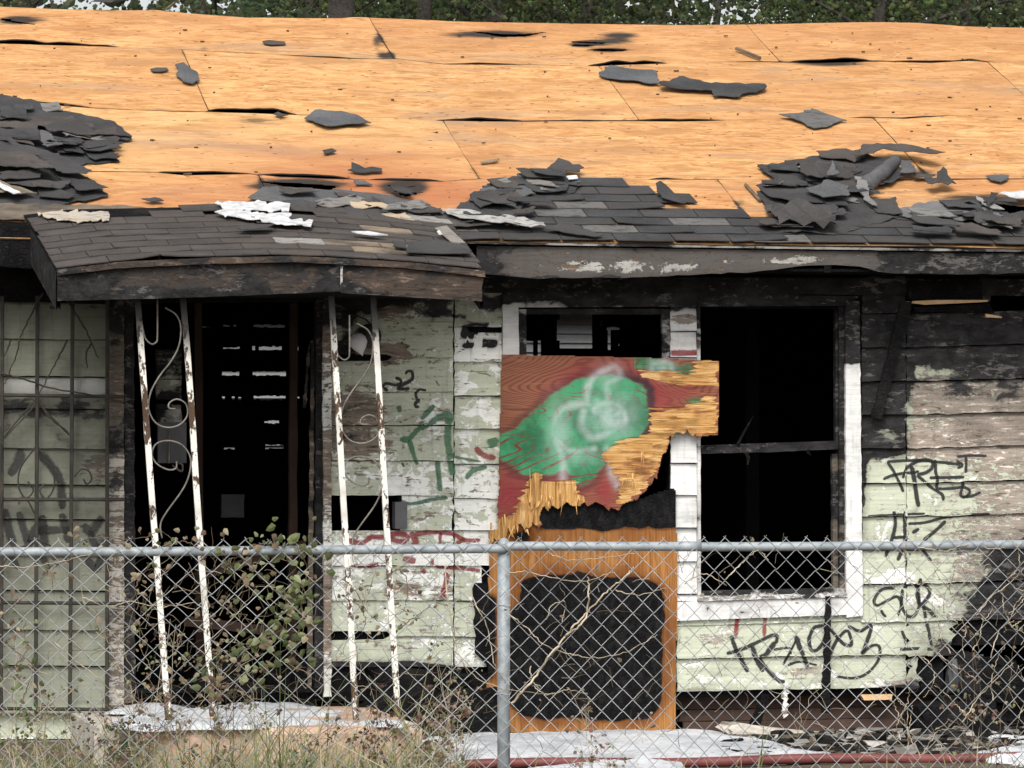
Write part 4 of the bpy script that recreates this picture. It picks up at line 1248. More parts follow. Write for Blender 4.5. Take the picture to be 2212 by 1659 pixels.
# left heap
T(0, [(-300, 620), (0, 640), (120, 660), (300, 700), (330, 730), (520, 770), (740, 820), (800, 870), (855, 920), (640, 925), (700, 1000), (775, 1062), (620, 1075), (430, 1085), (590, 1180), (700, 1285), (440, 1335), (0, 1380), (-300, 1370)], 0.010, None, M_SHIN, (0, 0), 0.004, 'felt_layer')
T(0, [(-300, 600), (0, 645), (120, 665), (300, 700), (330, 730), (520, 770), (740, 820), (800, 870), (855, 920), (700, 905), (450, 840), (200, 800), (0, 770), (-300, 740)], 0.022)
T(0, [(-300, 760), (0, 770), (200, 790), (420, 800), (470, 790), (510, 835), (300, 872), (100, 850), (-300, 840)], 0.030, (0.6, -0.6, 0.012), M_SHINW)
T(0, [(480, 935), (650, 920), (720, 1000), (775, 1060), (620, 1072), (520, 1000), (390, 1000)], 0.022, (0, -1, 0.007))
T(0, [(-200, 850), (220, 850), (250, 905), (60, 885), (-200, 905)], 0.045, (0, -1, 0.006), M_SHINW)
T(0, [(20, 900), (240, 900), (265, 980), (120, 965), (10, 930)], 0.05, (0.3, -1, 0.009))
T(0, [(265, 885), (480, 852), (520, 822), (612, 930), (580, 972), (430, 932), (300, 912)], 0.055, (0.2, -1, 0.012))
T(0, [(262, 930), (330, 955), (405, 1030), (300, 1045), (262, 990)], 0.065, (0.4, -0.8, 0.018), M_SHINP)
T(0, [(-200, 940), (60, 958), (150, 1005), (330, 1058), (500, 1128), (592, 1180), (560, 1212), (400, 1200), (250, 1085), (-200, 1070)], 0.055, (0, -1, 0.015))
T(0, [(-200, 1060), (180, 1078), (320, 1158), (350, 1222), (150, 1180), (-200, 1140)], 0.075, (0.2, -1, 0.030), M_SHINW)
T(0, [(350, 1180), (600, 1222), (700, 1283), (510, 1292), (480, 1250)], 0.03, (0.5, -1, 0.018))
T(0, [(-200, 1150), (350, 1232), (460, 1230), (390, 1272), (200, 1262), (-200, 1215)], 0.04, None, M_SHIN)
T(0, [(240, 1268), (440, 1288), (520, 1300), (440, 1334), (250, 1312)], 0.03, (0, -1, 0.012))
T(0, [(-200, 1230), (0, 1240), (240, 1308), (130, 1322), (-200, 1290)], 0.05, None, M_SHINW, (0, 0.5))
T(0, [(-60, 1245), (0, 1262), (132, 1335), (85, 1342), (0, 1300), (-60, 1280)], 0.07, None, M_WHITE, (0, 0), 0.004, 'white_strip')
T(0, [(-200, 1330), (200, 1345), (440, 1350), (900, 1360), (1250, 1380), (1500, 1400), (1700, 1450), (1700, 1490), (1200, 1480), (700, 1490), (100, 1440), (-200, 1440)], 0.014, None, M_SHINW, (0, 0.25), 0.006, 'felt_layer')
# white membrane and the band behind the porch canopy
TORN.append(([(535, 437), (548, 428), (567, 415), (640, 417), (737, 423), (823, 430), (897, 447), (957, 463), (985, 492), (900, 492), (737, 470), (640, 455), (580, 444)], 0.022, (0, 0.8, 0.008), M_SHINP, (0, 0), 0.008, 'felt_layer', 0.0))
TORN.append(([(620, 449), (737, 457), (880, 470), (957, 480), (985, 500), (880, 500), (740, 480), (640, 470)], 0.034, (0, -1, 0.01), M_SHIN, (0, 0), 0.008, 'torn_shingle', 0.0))
T(1, [(50, 1365), (260, 1380), (440, 1418), (400, 1432), (280, 1418), (80, 1395)], 0.045, None, M_SHINW, (0.2, 0.9))
T(1, [(255, 1452), (410, 1455), (490, 1522), (320, 1500)], 0.055, None, M_SHINW, (0.2, 0.95))
T(1, [(380, 1425), (640, 1410), (648, 1465), (560, 1450), (470, 1452)], 0.05, (0.7, -0.6, 0.024))
# crumpled middle
T(1, [(830, 1322), (940, 1215), (1140, 1165), (1430, 1160), (1560, 1225), (1450, 1300), (1230, 1330), (1130, 1410), (1000, 1460), (800, 1450), (650, 1432)], 0.012, None, M_SHIN, (0, 0), 0.016, 'felt_layer', 0.008)
T(1, [(1140, 1165), (1430, 1158), (1550, 1220), (1400, 1205), (1150, 1192)], 0.026, (0, 1, 0.007), M_SHINP)
T(1, [(940, 1215), (1150, 1190), (1310, 1200), (1470, 1240), (1460, 1282), (1260, 1292), (1180, 1240), (960, 1242)], 0.034, (-0.5, -0.8, 0.012))
T(1, [(910, 1265), (1190, 1240), (1255, 1300), (1130, 1340), (1135, 1402), (1000, 1362), (900, 1330)], 0.030, (0, -1, 0.012), M_SHINP)
T(1, [(830, 1322), (920, 1330), (1000, 1380), (900, 1400), (860, 1370)], 0.04, (0.6, -0.6, 0.030))
T(1, [(870, 1348), (970, 1325), (1130, 1402), (1010, 1395)], 0.06, (0.2, 0.9, 0.024))
T(1, [(1330, 1140), (1400, 1100), (1470, 1112), (1570, 1140), (1520, 1172), (1400, 1155)], 0.04, (0.2, 1, 0.027))
T(1, [(2030, 1270), (2060, 1258), (2150, 1300), (2230, 1342), (2230, 1364), (2100, 1335), (2040, 1298)], 0.035, (-0.2, 1, 0.030))
T(1, [(650, 1420), (800, 1438), (1000, 1470), (1310, 1498), (1320, 1536), (1100, 1530), (800, 1502), (680, 1472)], 0.040, (0, -1, 0.012), M_SHINP, (0.45, 0), 0.02, 'torn_shingle', 0.02)
T(1, [(1320, 1535), (1430, 1498), (1560, 1528), (1700, 1565), (1640, 1585), (1480, 1560)], 0.035, (0, 1, 0.015))
T(1, [(1450, 1200), (1520, 1196), (1530, 1216), (1470, 1222)], 0.05, None, M_WHITE, (0, 0), 0.003, 'white_strip')
# right heap
T(2, [(480, 1102), (660, 1085), (870, 1040), (1160, 1030), (1390, 1060), (1420, 1175), (1300, 1230), (1200, 1262), (1220, 1330), (1380, 1335), (1420, 1430), (980, 1546), (560, 1532), (620, 1440), (540, 1370), (475, 1262), (620, 1225), (560, 1160)], 0.012, None, M_SHIN, (0, 0), 0.02, 'felt_layer', 0.012)
T(2, [(480, 1098), (700, 1108), (755, 1160), (735, 1212), (620, 1216), (540, 1150)], 0.022)
T(2, [(655, 1080), (860, 1075), (1100, 1110), (1155, 1160), (1050, 1182), (880, 1142), (700, 1132)], 0.035, (0, -1, 0.009), M_SHINW)
T(2, [(860, 1030), (1160, 1025), (1210, 1040), (1110, 1112), (1050, 1082), (890, 1072)], 0.045, None, M_SHINW)
T(2, [(1160, 1022), (1400, 1008), (1530, 1030), (1695, 1086), (1600, 1098), (1440, 1062), (1290, 1052), (1110, 1112)], 0.07, (0.3, -1, 0.030), M_SHINW)
T(2, [(740, 1150), (870, 1138), (960, 1180), (1080, 1190), (1105, 1242), (960, 1232), (860, 1262), (750, 1212)], 0.05, (0, -1, 0.018), M_SHIN, (0, 0), 0.03, 'torn_shingle', 0.03)
T(2, [(1400, 1085), (1480, 1100), (1505, 1172), (1410, 1172)], 0.04, (0.5, -0.5, 0.018), M_SHINP)
T(2, [(1490, 1150), (1640, 1160), (1600, 1186), (1510, 1182)], 0.022, None, M_SHINW)
T(2, [(470, 1250), (640, 1230), (830, 1260), (960, 1300), (900, 1372), (700, 1372), (560, 1332)], 0.04, (-0.3, -1, 0.018))
T(2, [(790, 1302), (930, 1250), (1062, 1288), (1062, 1362), (900, 1372)], 0.07, (0.3, -1, 0.012), M_SHINP)
T(2, [(925, 1252), (955, 1188), (1005, 1245)], 0.10, (0, 1, 0.036), M_SHINP)
T(2, [(1105, 1240), (1190, 1240), (1200, 1330), (1262, 1412), (1180, 1362), (1130, 1300)], 0.06, (0, 1, 0.018), M_SHINP, (0.15, 0), 0.02)
T(2, [(1170, 1342), (1372, 1320), (1422, 1432), (1262, 1422)], 0.03, (0, 1, 0.006))
T(2, [(560, 1452), (700, 1420), (880, 1430), (952, 1452), (985, 1542), (780, 1545), (620, 1532)], 0.05, (0.1, 1, 0.024), M_SHIN, (0, 0), 0.03, 'torn_shingle', 0.03)
T(2, [(680, 1395), (900, 1390), (1000, 1420), (860, 1440), (720, 1425)], 0.045, (0, -1, 0.018), M_SHIN, (0, 0), 0.02)
T(2, [(530, 1380), (640, 1370), (720, 1410), (600, 1440), (545, 1420)], 0.03, (0, -1, 0.012))
T(2, [(1390, 1385), (1600, 1350), (1780, 1350), (1760, 1380), (1990, 1395), (2150, 1450), (1900, 1470), (1500, 1455), (1400, 1430)], 0.026, (0, 1, 0.005), M_SHINP, (0.08, 0), 0.014)
T(2, [(1890, 1345), (1980, 1365), (2080, 1420), (2000, 1415), (1930, 1385)], 0.05, (0, 1, 0.012), M_SHINP, (0.3, 0))
T(2, [(2045, 1308), (2160, 1300), (2300, 1305), (2300, 1348), (2160, 1342)], 0.05, None, M_WHITE, (0, 0), 0.006, 'white_strip')
T(2, [(1985, 1345), (2035, 1350), (1975, 1420), (1955, 1412)], 0.07, (0, 1, 0.018))
for i, (poly, h, curl, mat, marks, amp, name, fold) in enumerate(TORN):
    sheet(name, poly, h, mat, ROOF, amp, curl, 0.05, 0.004, RP, marks, i * 7, fold)
# smaller torn bits crowd the heaps
def bits(n, boxes, hlo, hhi, seed):
    R_ = random.Random(seed)
    for i in range(n):
        x0, x1, y0, y1 = R_.choice(boxes)
        cx, cy = R_.uniform(x0, x1), R_.uniform(y0, y1)
        w, hh = R_.uniform(18, 52), R_.uniform(5, 10)
        rot = R_.gauss(0, 0.10)
        poly = []
        base = [(-1, -1), (-0.4, -1.05), (0.3, -0.95), (1, -1), (1.12, -0.2), (0.95, 0.4), (1.05, 1), (0.4, 0.92), (-0.2, 1.1), (-0.9, 1), (-1.1, 0.3), (-0.92, -0.3)]
        for bu, bv in base:
            u, v = w * bu * R_.uniform(.82, 1.1), hh * bv * R_.uniform(.75, 1.15)
            poly.append((cx + u + 0.8 * v, cy + u * rot + v))
        sheet('torn_shingle', poly, R_.uniform(hlo, hhi), R_.choice((M_SHIN, M_SHIN, M_SHINW, M_SHIN)), ROOF, 0.010, (R_.uniform(-.6, .6), R_.choice((-1, -1, 1)), R_.uniform(0.004, 0.022)), 0.05, 0.004, RP, (0.2 if R_.random() < .10 else 0, 0), seed + i, R_.choice((0, 0, 0.01)))
bits(34, [(1660, 1800, 372, 420), (1700, 1860, 400, 470), (1690, 1800, 470, 508), (1820, 1880, 395, 450)], 0.025, 0.06, 900)
bits(22, [(-20, 120, 235, 330), (-20, 170, 330, 440), (120, 220, 290, 340)], 0.03, 0.06, 950)
bits(16, [(1020, 1150, 400, 460), (960, 1130, 455, 500), (1150, 1240, 392, 420)], 0.03, 0.06, 980)
bits(12, [(640, 960, 430, 480)], 0.035, 0.05, 990)
bits(14, [(1950, 2212, 455, 520)], 0.03, 0.06, 995)
# rolled felt in the right heap
def rolled():
    pts = [roof_xs(*cr(2, 0, [p])[0]) for p in [(1372, 1105), (1330, 1140), (1290, 1175), (1240, 1215), (1200, 1245), (1180, 1262)]]
    P = np.array([RP(x, s, 0.055) for x, s in pts])
    mb = MB(); mb.tube(smooth(P, 5), np.linspace(0.038, 0.05, 26), 12)
    v = mb.v[0]
    mb.v[0] = v + 0.012 * (np.stack([fbm(v[:, 0] * 14, v[:, 2] * 30 + k, 5 + k, 3) for k in range(3)], -1) - 0.5)
    mb.build('rolled_felt', M_SHINP, ROOF, smooth_=True)
rolled()

# ------------------------------------------------------------------ porch canopy
CFY = -1.55
C_BACK = pline([(40, 474), (150, 461), (400, 456), (560, 450), (740, 460), (850, 470), (968, 484)])
C_FRONT = pline([(118, 583), (127, 580), (257, 564), (450, 555), (633, 551), (737, 556), (900, 566), (1049, 583)])
def CS(u, v, h=0.0):
    u = np.asarray(u, float); v = np.asarray(v, float)
    bx = 50 + (965 - 50) * u; fx = 121 + (1046 - 121) * u
    X, s = roof_xs(bx, C_BACK(bx))
    B = RP(X, s, 0.035)
    Fp = W(fx, C_FRONT(fx), CFY)
    P = B * (1 - v)[..., None] + Fp * v[..., None]
    P[..., 2] += h
    return P
def build_canopy():
    u, v = np.meshgrid(np.linspace(0, 1, 40), np.linspace(0, 1.0, 10))
    P = CS(u, v, -0.012).reshape(-1, 3)
    can = link('porch_canopy', mesh('porch_canopy', P, grid_faces(40, 10), M_CHAR), HOUSE)
    random.seed(11)
    n = 9
    for k in range(n):
        v1 = 1.006 - k * 0.106        # lower edge
        v0 = v1 - 0.15
        uu = -((k * 0.39) % 1.0) * 0.125
        while uu < 1.0:
            w = 0.125 * random.uniform(0.93, 1.07)
            a, b = max(uu, 0.0) + 0.001, min(uu + w, 1.0) - 0.001
            uu += w
            if b - a < 0.015: continue
            if k >= 7 and random.random() < 0.35: continue
            c4 = [CS(np.array(a), np.array(v1), 0.004), CS(np.array(b), np.array(v1 + random.uniform(-.004, .004)), 0.004), CS(np.array(b), np.array(v0), 0.002), CS(np.array(a), np.array(v0), 0.002)]
            nr = np.cross(c4[1] - c4[0], c4[3] - c4[0]); nr /= np.linalg.norm(nr)
            wn_ = (0.35 if random.random() < 0.05 else 0.0)
            tab('shingle', c4, 0.006, M_SHINW, can, nr, (wn_, 0.45 if random.random() < 0.1 else 0.0))
    # torn pieces lying on the canopy, parts of its covering
    def cuv(px, py):
        # place seen at (px, py) on the canopy
        best = None
        uu, vv = np.meshgrid(np.linspace(0, 1, 120), np.linspace(0, 1, 60))
        qx, qy = PX(CS(uu, vv, 0.01))
        i = np.argmin((qx - px) ** 2 + (qy - py) ** 2)
        return float(uu.ravel()[i]), float(vv.ravel()[i])
    def piece(name, pts, h, mat, marks=(0, 0)):
        uv = [cuv(*p) for p in pts]
        top = np.array([CS(np.array(a), np.array(b), h + random.uniform(-.004, .006)) for a, b in uv])
        n = len(top)
        V = np.vstack((top, top - np.array([0, 0, 0.005])))
        Fc = [tuple(range(n))[::-1], tuple(range(n, 2 * n))] + [((i + 1) % n, i, n + i, n + (i + 1) % n) for i in range(n)]
        A = np.zeros((2 * n, 3)); A[:, 0] = marks[0]; A[:, 1] = marks[1]
        link(name, mesh(name, V, Fc, mat, {'M': A}), can)
    piece('torn_shingle', cr(1, 0, [(430, 1590), (620, 1588), (800, 1605), (830, 1625), (830, 1672), (640, 1668), (425, 1655)]), 0.03, M_SHIN)
    def ragged(pts, seed):
        R_ = random.Random(seed); out = []
        for i, (x, y) in enumerate(pts):
            x2, y2 = pts[(i + 1) % len(pts)]
            n_ = max(1, int(math.hypot(x2 - x, y2 - y) / 22))
            for q in range(n_):
                out.append((x + (x2 - x) * q / n_ + R_.uniform(-7, 7), y + (y2 - y) * q / n_ + R_.uniform(-5, 5)))
        return out
    for i, pp in enumerate(([(1390, 1335), (1600, 1332), (1870, 1345), (1880, 1385), (1700, 1392), (1540, 1385), (1450, 1372)], [(1400, 1395), (1560, 1380), (1640, 1405), (1900, 1418), (1860, 1448), (1690, 1450), (1560, 1435), (1440, 1425)], [(1620, 1432), (1800, 1445), (2020, 1465), (2015, 1500), (1850, 1485), (1700, 1472)])):
        piece('white_strip', cr(0, 0, ragged(pp, i)), 0.032 + 0.004 * i, M_WHITE)
    piece('torn_shingle', cr(0, 0, ragged([(230, 1395), (400, 1385), (700, 1390), (720, 1440), (560, 1450), (380, 1440)], 5)), 0.024, M_SHINW, (0.55, 0.55))
    piece('white_strip', cr(1, 0, [(75, 1530), (180, 1533), (300, 1555), (190, 1560), (90, 1548)]), 0.04, M_WHITE)
    piece('torn_shingle', cr(1, 0, [(610, 1495), (680, 1485), (800, 1590), (720, 1600)]), 0.028, M_SHINW, (0.25, 0.2))
    piece('torn_shingle', cr(0, 0, [(1530, 1515), (1600, 1490), (1780, 1487), (1730, 1520), (1560, 1530)]), 0.045, M_SHIN)
    piece('torn_shingle', cr(1, 0, [(330, 1590), (420, 1600), (425, 1630), (350, 1615)]), 0.03, M_SHIN)
    piece('white_strip', cr(1, 0, [(625, 1540), (640, 1533), (650, 1565), (630, 1560)]), 0.045, M_WHITE)
    # drip board, fascia in two lengths, the left return, ceiling
    def mdrip(px, py): return (np.clip(0.30 + 0.35 * sstep(240, 130, px) + 0.25 * fbm(px * 0.02, py * 0.1, 4, 3), 0, 1), 0.45 + 0 * px, 0.30 + 0.4 * sstep(950, 1040, px))
    xs = np.linspace(124, 1048, 40)
    board('drip_board', [(x, float(C_FRONT(x)) + 1.5) for x in xs], [(x, float(C_FRONT(x)) + 15) for x in xs], CFY - 0.03, 0.03, M_CFASC, can, 60, 3, 0, mdrip, 1.6, 0, 3)
    def mfas(px, py): return (np.clip(0.72 - 0.35 * gb(px, py, 330, 605, 130, 30) - 0.4 * gb(px, py, 600, 600, 120, 30) - 0.45 * gb(px, py, 950, 610, 140, 30), 0, 1), np.clip(0.25 + 0.45 * gb(px, py, 950, 605, 200, 30), 0, 1), 0 * px)
    bot = [(124, 650), (400, 643), (560, 637), (722, 628)]
    board('fascia_board', [(x, float(C_FRONT(x)) + 13) for x in np.linspace(124, 737, 20)], [(124, 650), (400, 643), (560, 637), (736, 629)], CFY, 0.03, M_CFASC, can, 40, 7, 0, mfas, 1.2, 0.5, 5, 0.004)
    board('fascia_board', [(x, float(C_FRONT(x)) + 13) for x in np.linspace(739, 1043, 14)], [(739, 633), (900, 643), (1040, 651)], CFY - 0.006, 0.03, M_CFASC, can, 26, 7, 0, mfas, 1.2, 2, 6, 0.004)
    board('seam_strip', [(735.5, 572), (740.5, 572)], [(735.5, 631), (740.5, 633)], CFY - 0.014, 0.012, M_TRIM, can, 3, 8, 0, lambda px, py: (0.45 + 0 * px, 0.3 + 0 * px, 0.5 + 0 * px), 0, 0.5, 7)
    for ue, sgn in ((0.0, -1), (1.0, 1)):
        vv = np.linspace(0, 1, 10)
        top = CS(np.full(10, ue), vv, -0.015)
        zb = np.linspace(0.20, 0.20, 10)
        bo = top.copy(); bo[:, 2] -= 0.19
        o2 = np.array([0.025 * -sgn, 0, 0])
        V = np.vstack((top, bo, top + o2, bo + o2))
        Fc = [(i, i + 1, 11 + i, 10 + i) for i in range(9)] + [(20 + i + 1, 20 + i, 30 + i, 31 + i) for i in range(9)] + [(10 + i, 11 + i, 31 + i, 30 + i) for i in range(9)]
        A = np.zeros((40, 3)); A[:, 0] = 0.72; A[:, 1] = 0.3
        link('return_board', mesh('return_board', V, Fc, M_CFASC, {'M': A}), can)
    a, b = W(140, 640, CFY), W(1030, 640, CFY)
    mb = MB(); mb.box(a[0] + 0.03, b[0] - 0.03, CFY + 0.035, -0.05, 2.47, 2.49); mb.build('canopy_ceiling', M_CHAR, can)
    mb = MB()
    for px in (320, 560, 800):
        p = W(px, 640, CFY); mb.box(p[0], p[0] + 0.04, CFY + 0.036, -0.05, 2.49, 2.56)
    mb.build('canopy_joist', M_CHAR, can)
build_canopy()

# ------------------------------------------------------------------ paint on the walls (sprayed tags)
def tagpaint(name, mat, strokes, split=False, taper=True):
    if split:
        for st in strokes: tagpaint(name, mat, [st], False, taper)
        return
    mb = MB()
    for w, pts in strokes:
        ribbon(mb, pts, w, taper=taper)
    o = mb.build(name, mat, WALL)
    return o
c6 = lambda p: cr(2, 1, p); c9 = lambda p: cr(2, 2, p); c5 = lambda p: cr(1, 1, p); c8 = lambda p: cr(1, 2, p); c4_ = lambda p: cr(0, 1, p); c7 = lambda p: cr(0, 2, p)
tagpaint('black_graffiti', M_SPRAYK, [
    (4.5, c6([(1325, 1332), (1480, 1325), (1620, 1332), (1800, 1352)])), (4.5, c6([(1775, 1330), (1815, 1355), (1780, 1376)])),
    (5, c6([(1328, 1335), (1365, 1390), (1390, 1440), (1415, 1490), (1430, 1530)])), (5, c6([(1300, 1447), (1360, 1422), (1430, 1408), (1500, 1402), (1532, 1395)])),
    (5.5, c6([(1425, 1440), (1450, 1380), (1500, 1340), (1560, 1320), (1612, 1330), (1618, 1370), (1580, 1402), (1525, 1420), (1560, 1455), (1620, 1505), (1680, 1545), (1690, 1585)])),
    (7.5, c6([(1482, 1360), (1500, 1440), (1510, 1520), (1525, 1600), (1530, 1625)])), (5, c6([(1637, 1320), (1640, 1400), (1652, 1450), (1642, 1505)])),
    (5, c6([(1600, 1437), (1700, 1436), (1825, 1432)])), (4.5, c6([(1778, 1302), (1880, 1292), (1970, 1296)])), (5.5, c6([(1835, 1300), (1837, 1350), (1835, 1405)])),
    (5, c6([(1640, 1510), (1740, 1506), (1830, 1500), (1862, 1530), (1830, 1562), (1802, 1550), (1812, 1500), (1820, 1460)])), (4.5, c6([(1808, 1562), (1870, 1556), (1932, 1530)]))])
tagpaint('black_graffiti', M_SPRAYK, [
    (4, c9([(1200, 28), (1400, 16), (1570, 10)])), (6, c9([(1370, -5), (1378, 80), (1355, 180), (1312, 292)])), (7, c9([(1442, -5), (1440, 100), (1440, 200), (1392, 315)])),
    (5, c9([(1365, 168), (1440, 160)])), (4.5, c9([(1460, 76), (1560, 70), (1700, 36), (1800, 22), (1990, 12)])), (6, c9([(1705, 58), (1640, 120), (1560, 185)])), (6, c9([(1488, 137), (1532, 108)])),
    (6, c9([(1555, 248), (1612, 318)]))])
tagpaint('black_graffiti', M_SPRAYK, [
    (5, c9([(1375, 492), (1290, 502), (1242, 570), (1260, 605), (1330, 572), (1392, 548), (1416, 600), (1392, 670), (1350, 697), (1308, 672), (1285, 635)])),
    (5, c9([(1425, 500), (1420, 600), (1450, 668), (1500, 672), (1532, 600), (1522, 500), (1480, 468), (1430, 490)])),
    (6, c9([(1545, 430), (1520, 520), (1532, 600)])), (7, c9([(1500, 480), (1560, 470), (1602, 520), (1562, 590), (1545, 600), (1600, 640), (1662, 712)])), (6, c9([(1560, 600), (1582, 720), (1612, 862)])),
    (5, c9([(1420, 768), (1452, 862), (1428, 892)])), (5, c9([(1408, 890), (1540, 884), (1625, 892)])), (6, c9([(1470, 940), (1464, 1002)]))])
tagpaint('black_graffiti', M_SPRAYK, [
    (7, c9([(315, 800), (350, 900), (422, 1037)])), (6, c9([(285, 917), (380, 890), (470, 850), (560, 806), (610, 800), (605, 852)])), (8, c9([(450, 870), (480, 960), (522, 1035)])),
    (8, c9([(600, 842), (540, 920), (500, 952), (560, 1032), (620, 1090), (662, 1102)])), (4, c9([(590, 892), (690, 880), (702, 922)])), (8, c9([(735, 803), (760, 880), (790, 950), (810, 1014)])),
    (4, c9([(650, 990), (700, 900), (735, 830)])), (4, c9([(680, 992), (760, 970), (870, 992)])), (6, c9([(912, 735), (852, 750), (820, 820), (832, 890), (872, 892), (912, 840), (935, 770)])),
    (6, c9([(950, 750), (1000, 810), (1045, 855), (1092, 862), (1085, 800), (1060, 770), (1000, 830), (950, 930)])), (6.5, c9([(1070, 738), (1150, 772), (1222, 735), (1190, 850), (1160, 922)])),
    (5, c9([(1160, 922), (1220, 870), (1272, 870), (1272, 950), (1202, 1040), (1110, 1076), (1000, 1066)]))])
tagpaint('red_graffiti', M_SPRAYR, [(8, c9([(360, 585), (355, 680), (343, 805)])), (6, c9([(545, 575), (535, 680), (528, 805)])), (3, c9([(350, 580), (450, 578), (550, 575)]))], True)
tagpaint('red_graffiti', M_SPRAYR, [(11, [(1450, 763), (1478, 763), (1505, 762)])], False, False)
tagpaint('black_graffiti', M_SPRAYK, [
    (5, c5([(262, 852), (290, 826), (350, 836), (385, 822), (380, 800), (350, 788)])), (5.5, c5([(415, 766), (432, 746), (460, 755), (456, 800), (402, 832), (365, 860), (442, 860)])),
    (6, c5([(275, 850), (300, 875)])), (4.5, c5([(550, 872), (510, 865), (482, 890), (490, 930)])), (5, c5([(510, 930), (482, 950), (482, 976), (506, 976)]))], True)
tagpaint('green_graffiti', M_SPRAYG, [
    (9, c5([(602, 968), (560, 1010), (518, 1058)])), (12, c5([(572, 1092), (620, 1052), (680, 1028), (706, 1042), (692, 1100), (690, 1200), (706, 1300), (722, 1420)])),
    (9, c5([(380, 1192), (440, 1182), (500, 1122), (570, 1092)])), (8, c5([(440, 1192), (470, 1290), (492, 1352)])), (9, c5([(620, 1330), (632, 1430), (640, 1525)])), (9, c5([(372, 970), (380, 1012)])),
    (4, c5([(735, 1302), (820, 1318), (902, 1332)])), (9, c5([(808, 1444), (850, 1392), (942, 1366)])), (6, c5([(385, 1590), (450, 1605), (520, 1595), (600, 1575), (690, 1568)])), (26, c5([(975, 1180), (990, 1240)])),
    (5, c5([(395, 1340), (405, 1368)]))])
tagpaint('red_graffiti', M_SPRAYR, [
    (9, c8([(40, 182), (130, 202), (200, 162), (300, 172), (400, 192), (432, 162), (380, 140), (300, 150)])), (12, c8([(452, 130), (482, 200), (432, 230)])),
    (8, c8([(480, 142), (600, 132), (720, 142), (800, 182), (900, 182)])), (7, c8([(740, 212), (800, 170)])), (6, c8([(640, 132), (640, 202)])), (13, c8([(400, 300), (480, 322)])), (8, c8([(520, 362), (542, 400)])),
    (6, c8([(590, 300), (602, 350), (760, 365), (900, 380)])), (9, c8([(670, 392), (682, 430), (650, 562)])), (6, c8([(80, 348), (160, 352), (240, 340)])), (10, c5([(870, 1240), (920, 1290), (1000, 1310)]))], True)
tagpaint('black_graffiti', M_SPRAYK2, [
    (15, c7([(30, -20), (60, 130), (92, 225)])), (14, c7([(120, 0), (160, 130), (190, 210), (235, 80)])), (15, c7([(272, 20), (282, 120), (290, 225)])), (13, c7([(228, 122), (330, 118), (462, 118)])), (15, c7([(398, 10), (430, 110), (445, 200)])),
    (15, c7([(540, 80), (590, 130), (660, 30)])), (14, c7([(590, 120), (600, 180), (640, 240)])), (16, c4_([(60, 1420), (120, 1330), (135, 1250)])), (15, c4_([(250, 1270), (330, 1360), (390, 1460), (405, 1640)])),
    (12, c7([(60, 260), (120, 370)])), (12, c7([(250, 250), (320, 370)])), (13, c7([(560, 300), (620, 370), (660, 280)])),
    (16, c4_([(90, 930), (110, 990)])), (14, c4_([(400, 900), (440, 960), (380, 1000)]))], True)

